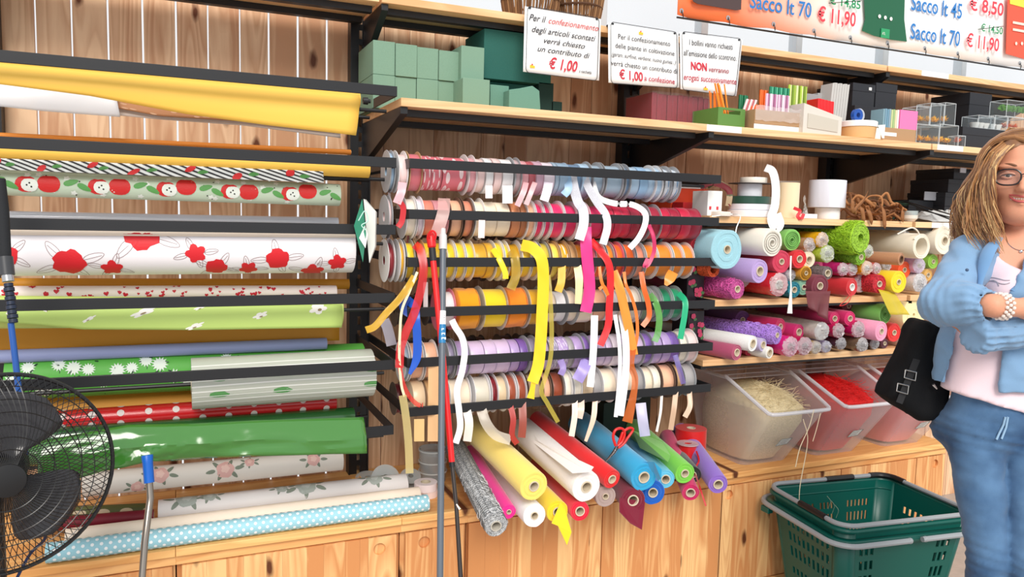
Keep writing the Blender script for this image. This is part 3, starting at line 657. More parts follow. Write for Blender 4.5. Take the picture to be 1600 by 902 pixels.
A, Bp, r = pr((247, 785), (634, 741), 2.46, 16); rt, S = roll_thing('wrapping_roll', 'white gift-wrap roll with grey roses lying on the counter', (A[0], A[1], .538), (Bp[0], Bp[1], .534), r*1.06, paper((238, 234, 234)))
roses(S, ((292, 772, .034), (328, 772, .022), (478, 752, .036), (440, 762, .02), (585, 744, .03)), (paper((176, 184, 178)), paper((140, 150, 138)), paper((198, 204, 200))), rt)
A = atz(100, 850, .53); Bp = atz(650, 768, .528); A[1] = Bp[1] = 2.365; rt, S = roll_thing('wrapping_roll', 'plain cream paper roll between the grey rose roll and the blue dotted roll', A, Bp, .027, paper((250, 232, 214)))
A = np.array((-.335, 2.283, .529)); Bp = np.array((.722, 2.292, .527)); rt, S = roll_thing('wrapping_roll', 'pale blue gift-wrap roll with white polka dots at the front edge of the counter', A, Bp, .0265, paper((158, 208, 222)), wob=.01)
mb = MB()
for i in range(int(S.L/.022)):
    for j in range(-2, 5): print_on(mb, S, .011+i*.022+(.011 if j % 2 else 0), .002+j*.0135, outline('dot', .0044, 12), rings=1)
pbuild(mb, 'printed_polka_dots', paper((244, 248, 250)), rt)
# hexagonal teal gift pack hanging at the upright
c = at(571, 360, 2.16); r = root('hanging_pack', c-np.array((0, 0, .1)), 'green and white folded paper pack hanging between the wrap holders and the ribbon racks', 'pack')
def q(px, py, Y): return at(px, py, Y)
MB().hexa([q(553, 353, 2.17), q(566, 311, 2.17), q(572, 365, 2.12), q(567, 410, 2.17)], [q(553, 353, 2.19), q(566, 311, 2.19), q(572, 365, 2.15), q(567, 410, 2.19)]).build('front_panel', paper((60, 152, 122)), r)
MB().hexa([q(568, 311, 2.17), q(587, 330, 2.17), q(586, 385, 2.17), q(577, 411, 2.17)], [q(572, 312, 2.20), q(589, 332, 2.20), q(588, 385, 2.20), q(578, 411, 2.20)]).build('side_panel', paper((226, 226, 220)), r)
MB().tube(spline([q(560, 345, 2.12), q(570, 330, 2.12), q(575, 345, 2.12), q(565, 352, 2.12), q(572, 360, 2.12)]), .0015, 5).build('printed_scroll', paper((190, 232, 218)), r)
MB().hexa([q(561, 372, 2.13), q(570, 352, 2.13), q(575, 366, 2.13), q(571, 388, 2.13)], [q(561, 372, 2.135), q(570, 352, 2.135), q(575, 366, 2.135), q(571, 388, 2.135)]).build('white_label', WHITE, r)
# ================================================================== ribbon racks
SX0, SX1 = .622, 1.748
LV = {'A': (1.598, -.022), 'B': (1.450, -.010), 'C': (1.308, 0), 'D': (1.158, -.004), 'E': (1.005, -.010), 'F': (.855, .020)}
RN = {'A': 'topmost ribbon rack', 'B': 'second ribbon rack from the top', 'C': 'third ribbon rack from the top', 'D': 'fourth ribbon rack from the top', 'E': 'fifth ribbon rack from the top', 'F': 'lowest ribbon rack'}
for k, (z, dz) in LV.items():
    rail_holder(z, 'black steel frame and rod of the %s' % RN[k], SX0, SX1, name='ribbon_rack', grp='black ribbon rack frames', rods=((2.285, dz),))
RW = dict(A='top rack', B='second rack', C='third rack', D='fourth rack', E='fifth rack', F='bottom rack')
_wm = {}
def wound_mesh(kind):
    if kind in _wm: return _wm[kind]
    n = 30; vs = []; fs = []
    R = random.Random(3)
    if kind == 'flange': pr_ = [(0, .22), (0, 1), (.5, 1.01), (1, 1), (1, .22)]
    elif kind == 'ruffle': pr_ = [(0, .35), (0, .9), (.05, 1), (.35, 1.0), (.5, .99), (.65, 1), (.95, 1.0), (1, .9), (1, .35)]
    else: pr_ = [(0, .35), (0, .985), (.03, 1), (.5, .995), (.97, 1), (1, .985), (1, .35)]
    for t, r in pr_:
        for k in range(n):
            a = 2*math.pi*k/n; rr = r
            if kind == 'ruffle' and r > .5: rr = r*(1+.035*math.sin(k*2.1)*(1 if t > .5 else -1))
            vs.append((t, -rr*math.cos(a), rr*math.sin(a)))
    m = len(pr_)
    for i in range(m):
        j = (i+1) % m
        for k in range(n): fs.append((i*n+k, j*n+k, j*n+(k+1) % n, i*n+(k+1) % n))
    me = bpy.data.meshes.new(kind); me.from_pydata(vs, [], fs); me.polygons.foreach_set('use_smooth', [True]*len(fs)); me.set_sharp_from_angle(angle=math.radians(40)); me.materials.append(WHITE)
    _wm[kind] = me; return me
_mc = {}
def part(kind, name, mat, parent, loc, sc):
    key = (kind, mat.name)
    if key not in _mc:
        me = wound_mesh(kind).copy(); me.materials.clear(); me.materials.append(mat); _mc[key] = me
    o = bpy.data.objects.new(name, _mc[key]); COL.objects.link(o); o.parent = parent; o.location = loc; o.scale = sc; return o
PAL = dict(white=(244, 242, 244), cream=(250, 232, 206), ivory=(246, 238, 220), palepink=(246, 214, 212), rose=(222, 118, 130), pink=(240, 170, 178), lacepink=(206, 178, 182), mauve=(206, 168, 188),
    lilacwhite=(236, 224, 236), paleblue=(176, 206, 232), blue=(120, 168, 212), steel=(112, 144, 178), silverblue=(164, 188, 208), powder=(150, 190, 226), coral=(240, 140, 118), peach=(250, 192, 156), salmon=(236, 150, 120),
    copper=(206, 130, 84), hotpink=(238, 40, 104), crimson=(206, 22, 66), deepcrimson=(168, 22, 56), darkred=(130, 22, 34), yellow=(250, 212, 40), lemon=(250, 226, 90), gold=(232, 176, 40), amber=(246, 160, 24), orange=(250, 142, 36),
    brightorange=(250, 108, 30), tan=(206, 164, 112), beige=(226, 200, 164), brown=(140, 72, 44), rust=(160, 76, 48), teal=(20, 150, 104), green=(40, 140, 70), sage=(150, 172, 140), lilac=(186, 160, 212), palelilac=(214, 192, 226), purple=(146, 108, 196), greylilac=(160, 150, 178), grey=(170, 166, 166), red=(214, 28, 34))
FLN = {'w': (236, 234, 234), 'g': (176, 178, 182), 't': (196, 160, 118), 'c': None, 'p': (232, 130, 150), 'b': (120, 96, 84)}
TX = dict(palepink='pale pink', lacepink='greyish pink lace', lilacwhite='lilac-white', paleblue='pale blue', silverblue='silver-blue', powder='powder blue', steel='steel blue', hotpink='hot pink', deepcrimson='deep crimson', darkred='dark red', brightorange='bright orange', palelilac='pale lilac', greylilac='grey-lilac')
HEARTS = {}
def printed(c1, c2, scale=60):
    key = ('pr', c1, c2, scale)
    if key in MC: return MC[key]
    m, nt, b, out = nodes('printed_ribbon'); b.inputs['Roughness'].default_value = .45
    tc = N(nt, 'ShaderNodeTexCoord'); mp = N(nt, 'ShaderNodeMapping'); mp.inputs['Scale'].default_value = (.25, .06, .06); v = N(nt, 'ShaderNodeTexVoronoi'); v.inputs['Scale'].default_value = scale
    nt.links.new(tc.outputs['Object'], mp.inputs[0]); nt.links.new(mp.outputs[0], v.inputs['Vector'])
    cr = N(nt, 'ShaderNodeValToRGB'); cr.color_ramp.interpolation = 'CONSTANT'; e = cr.color_ramp.elements; e[0].color = lin(c2); e[1].color = lin(c1); e[1].position = .36
    nt.links.new(v.outputs['Distance'], cr.inputs[0]); nt.links.new(cr.outputs[0], b.inputs['Base Color']); MC[key] = m; return m
SPN = {}
def spool(row, x0, x1, col, fl='', rf=.062, rr=None, style='satin', kind='wound', desc=None):
    z, dz = LV[row]; zc = z+dz; Y = 2.285
    xa = float(at(x0, 451, 2.24)[0]) if x0 > 5 else x0; py = {'A': 290, 'B': 346, 'C': 412, 'D': 486, 'E': 556, 'F': 612}[row]
    xa = float(at(x0, py, 2.235)[0]); xb = float(at(x1, py, 2.235)[0]); w = max(xb-xa-.0012, .006)
    rr = rr or rf*(.90 if fl else .97); c = PAL[col]
    mat = {'satin': satin(c), 'sheer': film(c, .72, .35), 'matt': cloth(c), 'dots': printed(c, (250, 240, 220), 14), 'hearts': printed(c, (250, 224, 226), 16), 'blueprint': printed((226, 234, 244), c, 18), 'gingham': printed(c, (240, 234, 244), 40), 'holes': printed(c, (70, 20, 20), 22)}[style]
    SPN[row] = SPN.get(row, 0)+1
    names = dict(satin='satin', sheer='sheer organza', matt='cotton', dots='dotted', hearts='heart-print', blueprint='printed', gingham='gingham', holes='lace')
    lab = '%s %s ribbon spool, %s from the left on the %s' % (TX.get(col, col), desc or names[style], ORD[SPN[row]-1], RW[row])
    r = root('ribbon_spool', (xa, Y, zc), lab, 'ribbon spool', 'spools on the %s' % RN[row])
    fw = .0016
    k = random.uniform(.96, 1.03); a0 = fw+.0004 if fl else .0
    part(kind, 'ribbon', mat, r, (a0, 0, 0), (w-2*a0, rr*k, rr*k))
    if fl:
        fm = film((230, 232, 236), .4, .1) if fl == 'c' else plain(FLN[fl], .5, .4)
        for xx in (0, w-fw): part('flange', 'side_disc', fm, r, (xx, 0, 0), (fw, rf*1.06, rf*1.06))
    elif w > .012:
        part('flange', 'band_edge', plain(tuple(int(q*.62+90) for q in c), .5), r, (w+.0001, 0, 0), (.0009, rr*1.0, rr*1.0))
    return r
A_ = [(609, 617, 'paleblue', 'g'), (622, 637, 'palepink', 'w'), (639, 659, 'rose', 't'), (661, 674, 'rose', '', 'hearts'), (675, 690, 'rose', '', 'hearts'), (692, 728, 'rose', '', 'hearts'), (731, 744, 'pink', 'w'), (746, 757, 'palepink', ''), (759, 770, 'white', ''), (772, 783, 'palepink', ''),
    (785, 801, 'white', ''), (803, 814, 'lacepink', 'g'), (815, 825, 'pink', ''), (826, 836, 'rose', '', 'sheer'), (837, 849, 'mauve', ''), (850, 866, 'lilacwhite', ''), (867, 873, 'silverblue', ''), (874, 890, 'paleblue', '', 'sheer'), (892, 908, 'steel', ''), (909, 922, 'paleblue', ''),
    (924, 942, 'silverblue', 'g'), (945, 972, 'silverblue', 'g'), (975, 984, 'steel', 'g'), (985, 998, 'paleblue', ''), (999, 1012, 'powder', ''), (1013, 1022, 'paleblue', ''), (1023, 1034, 'paleblue', 'w'), (1036, 1048, 'blue', 'g', 'blueprint'), (1049, 1062, 'blue', 'g', 'blueprint')]
B_ = [(606, 613, 'palepink', 'g'), (634, 650, 'ivory', 'w'), (651, 662, 'lilacwhite', 'w'), (664, 678, 'coral', ''), (679, 701, 'pink', '', 'sheer'), (703, 722, 'peach', 'b'), (724, 739, 'salmon', 'b'), (741, 757, 'cream', 'w'), (758, 776, 'cream', ''), (777, 797, 'cream', ''), (799, 812, 'copper', ''), (813, 822, 'copper', '', 'sheer'),
    (823, 835, 'peach', 'w'), (836, 848, 'hotpink', 'w'), (849, 860, 'hotpink', 'w'), (861, 880, 'hotpink', 'w'), (881, 901, 'hotpink', 'w'), (903, 921, 'hotpink', 'w'), (922, 941, 'hotpink', ''), (942, 958, 'crimson', ''), (960, 972, 'crimson', ''), (973, 985, 'crimson', ''), (986, 1000, 'deepcrimson', ''), (1001, 1012, 'deepcrimson', ''),
    (1014, 1032, 'deepcrimson', 'g'), (1033, 1048, 'crimson', ''), (1049, 1063, 'deepcrimson', ''), (1064, 1079, 'crimson', ''), (1080, 1096, 'deepcrimson', '')]
C_ = [(606, 617, 'darkred', 'w'), (624, 632, 'gold', 'w'), (634, 648, 'yellow', 'g'), (650, 664, 'amber', 't'), (665, 680, 'yellow', ''), (681, 696, 'yellow', ''), (697, 711, 'yellow', 'w'), (712, 726, 'yellow', 'w'), (727, 741, 'yellow', 'w'), (743, 760, 'gold', ''), (761, 772, 'gold', ''), (774, 786, 'yellow', 'w'), (787, 796, 'yellow', 'w'), (797, 812, 'gold', '', 'sheer'),
    (814, 829, 'yellow', 'w'), (830, 843, 'yellow', 'w'), (845, 858, 'lemon', 'g', 'sheer'), (860, 873, 'lemon', 't'), (874, 888, 'gold', 't', 'dots'), (889, 900, 'tan', 't'), (901, 912, 'amber', ''), (913, 927, 'coral', 'p'), (929, 945, 'brightorange', 'w'), (947, 958, 'orange', 'g'), (960, 973, 'brightorange', 'p'), (975, 990, 'brightorange', 'g'), (992, 1005, 'salmon', 'g'),
    (1007, 1025, 'orange', 'w'), (1026, 1048, 'orange', 'w'), (1050, 1065, 'orange', 'w'), (1066, 1082, 'orange', 'w')]
D_ = [(690, 711, 'white', 'p', 'satin', .062), (716, 749, 'amber', '', 'matt', .066, 'ruffle'), (755, 791, 'yellow', 'c', 'matt', .068), (794, 823, 'orange', '', 'matt', .067, 'ruffle'), (826, 852, 'gold', 'c', 'matt', .066), (854, 868, 'cream', ''), (870, 884, 'white', ''), (886, 903, 'cream', 'g'), (905, 926, 'cream', ''), (928, 946, 'peach', ''), (948, 965, 'white', ''),
    (967, 981, 'cream', ''), (982, 999, 'ivory', 'w'), (1001, 1018, 'sage', 'c', 'sheer'), (1020, 1031, 'grey', 'c', 'sheer'), (1033, 1048, 'teal', 'c'), (1050, 1066, 'teal', 'c')]
E_ = [(632, 640, 'silverblue', 'w'), (642, 662, 'peach', 'w'), (664, 684, 'peach', 'w'), (700, 711, 'greylilac', 'g'), (713, 734, 'lilac', 'g'), (736, 757, 'palelilac', ''), (758, 776, 'palelilac', ''), (777, 797, 'palelilac', ''), (799, 812, 'lilac', ''), (813, 825, 'purple', '', 'sheer'), (827, 841, 'greylilac', 'g'), (843, 857, 'palelilac', ''), (859, 872, 'greylilac', '', 'gingham'), (873, 888, 'lilac', '', 'gingham'),
    (889, 897, 'grey', ''), (898, 910, 'lilac', ''), (911, 922, 'purple', 'g'), (924, 934, 'lilac', ''), (935, 946, 'palelilac', ''), (947, 956, 'palelilac', ''), (957, 970, 'lilacwhite', ''), (972, 990, 'lilac', ''), (992, 1004, 'palelilac', ''), (1005, 1019, 'purple', 'g'), (1021, 1033, 'lilac', ''), (1035, 1047, 'lilac', ''), (1048, 1060, 'purple', ''), (1062, 1072, 'ivory', ''), (1073, 1088, 'palepink', 'w')]
F_ = [(646, 664, 'beige', ''), (668, 684, 'tan', ''), (702, 735, 'cream', 'w'), (741, 765, 'ivory', 'w', 'sheer'), (767, 778, 'darkred', 'w', 'holes'), (779, 791, 'beige', ''), (793, 806, 'rust', 'w'), (808, 822, 'rust', 'w'), (824, 845, 'beige', 'b'), (847, 860, 'peach', 'b'), (862, 879, 'rust', 'b'), (881, 893, 'ivory', 'w'), (895, 908, 'ivory', 'w'), (910, 925, 'beige', ''), (927, 938, 'grey', ''), (940, 962, 'cream', 'w'),
    (964, 978, 'white', ''), (980, 991, 'cream', ''), (992, 1005, 'grey', 'g'), (1006, 1018, 'cream', ''), (1020, 1030, 'ivory', ''), (1032, 1052, 'peach', 'b'), (1054, 1065, 'tan', 'b'), (1067, 1084, 'grey', 'g')]
for row, L in (('A', A_), ('B', B_), ('C', C_), ('D', D_), ('E', E_), ('F', F_)):
    for t in L:
        st = t[4] if len(t) > 4 else 'satin'; rf = t[5] if len(t) > 5 else {'A': .060, 'B': .062, 'C': .062, 'D': .060, 'E': .060, 'F': .061}[row]
        if t[3] == '' and len(t) < 6: rf -= .002+random.uniform(0, .005)
        spool(row, t[0], t[1], t[2], t[3], rf, style=st, kind=t[6] if len(t) > 6 else 'wound', desc='ruffled crepe' if len(t) > 6 else None)
BR_ = random.Random(4)
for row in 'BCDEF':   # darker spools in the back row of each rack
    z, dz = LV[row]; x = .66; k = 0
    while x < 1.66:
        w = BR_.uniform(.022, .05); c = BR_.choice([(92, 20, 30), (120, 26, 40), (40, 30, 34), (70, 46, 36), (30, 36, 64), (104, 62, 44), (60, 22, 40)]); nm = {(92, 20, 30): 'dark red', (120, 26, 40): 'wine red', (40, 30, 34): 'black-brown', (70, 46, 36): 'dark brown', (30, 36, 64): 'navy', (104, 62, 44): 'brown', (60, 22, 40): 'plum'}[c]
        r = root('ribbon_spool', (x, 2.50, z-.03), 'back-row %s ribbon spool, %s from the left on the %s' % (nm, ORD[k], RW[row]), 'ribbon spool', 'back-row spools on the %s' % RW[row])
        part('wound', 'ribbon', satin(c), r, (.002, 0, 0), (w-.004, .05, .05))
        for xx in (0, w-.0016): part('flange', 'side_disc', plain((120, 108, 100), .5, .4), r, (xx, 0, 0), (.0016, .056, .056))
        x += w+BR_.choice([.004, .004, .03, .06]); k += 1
# ------------------------------------------------------------------ loose ribbon ends
def tail(pts, w, mat, lab, Y=2.18, name='ribbon_end', twist=0, grp=None, yrear=None, kind=None):
    """pts: seen course (px, py[, Y[, width factor]])"""
    P = []
    for i, p in enumerate(pts):
        y = p[2] if len(p) > 2 and p[2] else Y; k = p[3] if len(p) > 3 else 1
        q = at(p[0], p[1], y); P.append(np.array((*q, k*w*mpp(q))))
    S = spline(P, 6); vs = []; fs = []; n = len(S)
    for i, s in enumerate(S):
        t = S[min(i+1, n-1)][:3]-S[max(i-1, 0)][:3]; t /= np.linalg.norm(t)+1e-9
        v = (s[:3]-CAM); v /= np.linalg.norm(v); sd_ = np.cross(t, v); sd_ /= np.linalg.norm(sd_)+1e-9
        if sd_[0] < 0: sd_ = -sd_
        a = twist*math.sin(i/n*math.pi*2); sd_ = sd_*math.cos(a)+v*math.sin(a); h = s[3]/2
        nz = noise.noise(Vector((s[0]*40, s[2]*25, 1)))*.35*h
        for q, dd in ((-1, 0), (-.35, 1), (.35, -1), (1, 0)): vs.append(s[:3]+sd_*h*q-v*dd*nz)
    for i in range(n-1):
        for j in range(3): fs.append((i*4+j, i*4+j+1, (i+1)*4+j+1, (i+1)*4+j))
    mb = MB(); mb.add(vs, fs); return mb.build(name, mat, None, label=lab, cat='ribbon', group=grp, smooth=80, fix=False)
W_ = satin((248, 248, 250)); LACE = plain((226, 228, 238), .6, .3, bump=.6, bscale=500, var=.18)
tail([(893, 268, 2.235), (896, 290, 2.225), (903, 315, 2.22), (911, 328, 2.19), (912, 350), (905, 375)], 15, LACE, 'long white lace ribbon end hanging over the hot pink spools')
tail([(913, 270, 2.235), (918, 290, 2.225), (932, 315, 2.21), (946, 335, 2.19), (949, 355), (942, 382)], 12, LACE, 'white lace ribbon end right of the wider white lace end')
tail([(926, 285, 2.235), (935, 308, 2.22), (960, 318, 2.22), (988, 320, 2.21), (1007, 332, 2.19), (1008, 350), (998, 372), (984, 388)], 9, W_, 'silvery white ribbon end sweeping to the right over the crimson spools')
tail([(886, 275, 2.235), (888, 295, 2.225), (881, 305, 2.225)], 12, satin(PAL['powder']), 'short pale blue ribbon end under the topmost rack rail')
tail([(915, 355, 2.19), (916, 385), (919, 420), (921, 455), (915, 488)], 18, satin((244, 52, 140)), 'broad hot pink ribbon end hanging down to the fourth rack rail')
tail([(923, 376, 2.225), (938, 392, 2.2), (951, 412, 2.18), (954, 440), (952, 480), (950, 510), (938, 540)], 11, satin((232, 24, 34)), 'long bright red ribbon end curving down to the lilac spools')
tail([(815, 383, 2.225), (832, 388, 2.2), (846, 405, 2.18), (849, 440), (847, 490), (845, 530), (841, 570), (832, 598)], 18, satin((252, 210, 30)), 'broad bright yellow ribbon end, longest in the middle of the racks')
tail([(834, 596), (832, 608), (829, 623, None, 1.5)], 8, satin((250, 206, 30)), 'frayed yellow ribbon tip over the lowest rack rail')
tail([(857, 430, 2.2), (860, 470), (862, 520), (860, 560), (852, 590), (846, 612), (855, 630), (872, 660)], 7, film((214, 196, 80), 0.55, .3), 'sheer gold ribbon end curling beside the broad yellow one')
tail([(878, 415, 2.2), (877, 440), (872, 456)], 12, printed((232, 180, 60), (250, 240, 220), 14), 'golden ribbon end with cream dots in the middle of the third rack')
tail([(902, 415, 2.2), (905, 440), (903, 475, None, .8)], 12, satin((246, 226, 170)), 'cream ribbon end left of the broad hot pink one')
tail([(770, 389, 2.225), (780, 405, 2.19), (789, 425), (790, 436)], 9, satin((252, 218, 40)), 'short bright yellow ribbon end over the third rack rail')
tail([(797, 392, 2.225), (804, 402, 2.19), (806, 430), (798, 452)], 14, film((206, 170, 50), 0.55, .3), 'looped sheer gold ribbon end over the orange ruffled spool')
tail([(1013, 350, 2.2), (1021, 370), (1022, 392), (1014, 412), (1007, 416), (1012, 404)], 6, satin((206, 40, 100)), 'thin raspberry ribbon end curling over the third rack rail')
tail([(648, 432, 2.2), (637, 450), (622, 470), (603, 490), (586, 510), (572, 516)], 11, film((236, 184, 40), 0.65, .3), 'sheer golden ribbon end sweeping to the lower left')
tail([(652, 425, 2.2), (640, 455), (628, 485), (625, 520), (624, 560), (627, 600), (632, 620)], 4, satin((244, 232, 190)), 'thin cream ribbon end at the left side of the racks')
tail([(629, 618), (634, 650), (638, 690), (640, 740)], 12, film((226, 206, 140), 0.60, .3), 'sheer champagne ribbon end hanging below the lowest rack at the left')
tail([(648, 382, 2.225), (657, 392, 2.2), (662, 420), (657, 455), (647, 490), (634, 520), (626, 545), (624, 575)], 13, film((226, 30, 40), 0.65, .3), 'sheer red ribbon end at the left side of the racks')
tail([(624, 570), (630, 600), (640, 620), (652, 632), (661, 633)], 7, film((230, 60, 50), 0.65, .3), 'sheer coral ribbon tip looping over the lowest rack rail')
tail([(638, 470, 2.22), (648, 480, 2.2), (650, 500), (652, 530), (651, 560), (640, 585, None, .4)], 13, satin((10, 84, 196)), 'royal blue ribbon end at the left side of the racks')
tail([(637, 462, 2.2), (630, 480, 2.21), (640, 490, 2.2), (650, 482, 2.2)], 12, satin((14, 70, 170)), 'small royal blue ribbon knot above the blue end')
o_ = tail([(665, 441, 2.22), (665, 480, 2.22)], 7, printed((236, 226, 226), (150, 20, 50), 9), 'short white ribbon end with dark red hearts')
tail([(706, 500, 2.2), (712, 512), (722, 528), (726, 550), (722, 580), (714, 610), (717, 640), (719, 668), (712, 693)], 10, satin((250, 246, 248)), 'long wavy white ribbon end right of the grey mop pole')
tail([(929, 493, 2.2), (928, 530), (926, 565), (922, 605)], 11, W_, 'straight white ribbon end over the lilac spools')
tail([(961, 492, 2.2), (968, 540), (968, 590), (962, 652)], 6, W_, 'narrow white ribbon end left of the wider one')
tail([(972, 492, 2.2), (978, 540), (977, 590), (969, 650)], 11, W_, 'wide white ribbon end left of the orange one')
tail([(958, 424, 2.2), (968, 450), (975, 480), (984, 520), (990, 555)], 14, satin((250, 158, 60)), 'broad light orange ribbon end over the white and cream spools')
tail([(989, 545), (986, 570), (992, 590), (991, 610), (986, 635, None, 1.3), (980, 660, None, 1.6)], 10, film((226, 112, 30), 0.65, .3), 'sheer burnt orange ribbon end over the lowest rack rail')
tail([(1002, 425, 2.2), (1006, 450), (1013, 475), (1014, 495), (1004, 510)], 8, satin((246, 104, 34)), 'short bright orange ribbon end left of the green ones')
tail([(975, 425, 2.2), (978, 445), (986, 462), (994, 490), (996, 520), (992, 545)], 5, satin((244, 130, 50)), 'thin orange ribbon end beside the broad light orange one')
tail([(936, 412, 2.2), (940, 440), (950, 462), (944, 448), (936, 452)], 5, satin((248, 130, 40)), 'thin curled orange ribbon end next to the red one')
tail([(1015, 460, 2.225), (1024, 472, 2.19), (1030, 495), (1028, 520), (1023, 534)], 10, film((110, 190, 90), 0.65, .3), 'sheer green ribbon end over the fifth rack')
tail([(1060, 458, 2.225), (1070, 470, 2.19), (1070, 490), (1063, 530)], 9, satin((20, 176, 124)), 'emerald green ribbon end at the right of the racks')
tail([(1052, 425, 2.2), (1046, 436), (1040, 446, None, .3)], 16, satin((246, 142, 40)), 'short folded orange ribbon tip below the third rack rail')
tail([(1055, 555, 2.2), (1061, 575), (1068, 600)], 8, film((130, 116, 190), 0.65, .3), 'sheer violet ribbon end over the lowest rack')
tail([(917, 562, 2.2), (911, 578), (902, 595)], 18, satin((158, 140, 206)), 'wide lilac ribbon end below the fifth rack')
tail([(875, 562, 2.2), (880, 575), (876, 586)], 10, printed((150, 130, 190), (240, 234, 244), 30), 'gingham ribbon end below the fifth rack rail')
tail([(694, 310, 2.225), (693, 330, 2.19), (688, 348), (681, 368)], 19, film((240, 196, 190), 0.50, .3), 'sheer pale pink ribbon end above the red broom handle')
tail([(753, 344, 2.19), (752, 372)], 10, satin((246, 206, 202)), 'short pale pink ribbon end over the second rack rail')
tail([(629, 285, 2.225), (627, 300, 2.21), (620, 318, 2.21)], 13, satin((236, 176, 184)), 'pink ribbon end left of the topmost spools')
tail([(822, 285, 2.225), (818, 300, 2.21), (808, 322, 2.21)], 9, satin((226, 170, 176)), 'dusky pink ribbon end below the topmost rack')
tail([(836, 285, 2.225), (830, 300, 2.21), (822, 320, 2.21)], 8, satin((230, 180, 184)), 'second dusky pink ribbon end below the topmost rack, right of its twin')
tail([(857, 285, 2.225), (855, 298, 2.21), (850, 314, 2.21)], 14, satin((236, 226, 240)), 'lilac-white ribbon end below the topmost rack')
tail([(764, 290, 2.225), (764, 310, 2.22)], 11, satin((246, 236, 238)), 'first of the two white ribbon ends below the topmost rack')
tail([(793, 290, 2.225), (793, 318, 2.22)], 16, satin((248, 244, 248)), 'wider of the two white ribbon ends below the topmost rack')
tail([(816, 628, 2.2), (817, 660), (815, 684)], 12, satin((150, 66, 50)), 'rust brown ribbon end below the lowest rack')
tail([(797, 632, 2.2), (802, 655), (800, 680), (808, 694)], 9, printed((170, 50, 44), (240, 214, 200), 18), 'dotted brown-red ribbon end below the lowest rack')
tail([(752, 640, 2.2), (760, 662), (775, 680), (798, 688)], 16, film((240, 230, 214), 0.50, .3), 'sheer cream ribbon end sweeping right below the lowest rack')
tail([(729, 640, 2.2), (733, 662), (730, 690)], 13, satin((232, 224, 214)), 'greyish white ribbon end below the lowest rack')
tail([(898, 625, 2.2), (898, 650), (893, 682)], 9, satin((240, 222, 206)), 'cream ribbon end over the sky blue fabric roll')
tail([(908, 625, 2.2), (908, 640), (905, 654)], 10, satin((238, 206, 190)), 'peach ribbon end over the sky blue fabric roll')
tail([(930, 625, 2.2), (927, 655), (915, 690, None, .6)], 8, satin((236, 200, 176)), 'pointed beige ribbon end left of the red scissors')
tail([(1001, 630, 2.2), (1004, 655), (1008, 682)], 16, satin((196, 194, 220)), 'greyish lilac ribbon end right of the red scissors')
tail([(1034, 618, 2.2), (1032, 645), (1026, 675)], 4, satin((236, 226, 220)), 'thin ivory ribbon end below the lowest rack')
tail([(1056, 612, 2.2), (1053, 640), (1048, 672)], 8, satin((206, 170, 140)), 'tan ribbon end below the lowest rack')
tail([(1077, 612, 2.2), (1078, 635), (1070, 652)], 8, satin((216, 186, 160)), 'curved beige ribbon end at the right end of the lowest rack')
tail([(678, 560, 2.2), (678, 620, 2.2), (677, 690, 2.2)], 18, satin((240, 192, 140)), 'broad apricot ribbon end left of the grey mop pole')
tail([(655, 655, 2.2), (655, 690, 2.2)], 16, satin((226, 190, 130)), 'broad golden beige ribbon end below the lowest rack')
tail([(608, 300, 2.3), (610, 345, 2.3), (604, 390, 2.3)], 4, satin((230, 210, 210)), 'thin whitish ribbon end left of the racks')
tail([(600, 500, 2.4), (606, 515, 2.4), (612, 540, 2.4)], 16, satin((196, 190, 204)), 'pale grey wide ribbon end hanging far left behind the racks')
tail([(624, 315, 2.21), (630, 325, 2.21), (628, 345, 2.21), (622, 355, 2.21)], 9, satin((200, 30, 40)), 'small red ribbon knot at the left end of the second rack')
tail([(640, 362, 2.3), (636, 400, 2.3), (640, 440, 2.3), (634, 470, 2.3)], 5, satin((160, 24, 30)), 'dark red ribbon end behind the third rack')
tail([(1112, 338, 2.235), (1155, 336, 2.235), (1150, 360, 2.235), (1148, 400, 2.2)], 1.6, WHITE, 'thin white cord hanging in front of the pale blue roll', name='cord')
tail([(1236, 400, 2.19), (1235, 430, 2.19), (1236, 450, 2.19), (1234, 490, 2.19, 3.2)], 2.4, WHITE, 'white string with a wide white tip in front of the net rolls', name='cord')
# ================================================================== net and fabric rolls
def strands(rt, A, Bp, r, mat, n=60, amp=.006, name='loose_threads', face=True):
    S = Roll(A, Bp, r); mb = MB(); R = random.Random(int(r*1e5))
    for k in range(n):
        u = R.uniform(0, S.L*.55) if face else R.uniform(0, S.L); v = R.uniform(-1.6, 2.2)*r; a = R.uniform(0, 6.28); P = []
        for q in range(9):
            t = q/8*R.uniform(4, 7); P.append(S(min(max(u+math.cos(a+t)*amp*2.2, 0), S.L), v+math.sin(a+t)*amp*2.2, abs(math.sin(t+a))*amp*.7))
        mb.tube(P, .0008, 3, caps=False)
    o = mb.build(name, mat, rt, fix=False); o['kind'] = 'stuff'; return o
def cello_end(rt, A, d, r, c=(236, 236, 240)):
    """crumpled cellophane gathered over the end of a roll"""
    d, u, w = frame_of(d); A = Vector(A); n = 36; vs = []; fs = []; R = random.Random(int(A.x*1e4))
    ph = [R.uniform(-1, 1) for _ in range(n)]
    rr = [.12, .3, .5, .72, .9, 1.02]; m = len(rr)
    for i, q in enumerate(rr):
        for k in range(n):
            a = 2*math.pi*k/n; z = -.004-.010*(1-q)*1.2+ph[k]*.006*(1 if i % 2 else -1)*(1-abs(q-.5)) + (.006 if q > 1 else 0)
            vs.append(A+d*z+(u*math.cos(a)+w*math.sin(a))*r*q*(1+.05*ph[(k*3+i) % n]))
    for i in range(m-1):
        for k in range(n): fs.append((i*n+k, i*n+(k+1) % n, (i+1)*n+(k+1) % n, (i+1)*n+k))
    fs.append(tuple(range(n)))
    mb = MB(); mb.add(vs, fs); mb.build('cellophane_end', film(c, .42, .08), rt, smooth=25, fix=False)
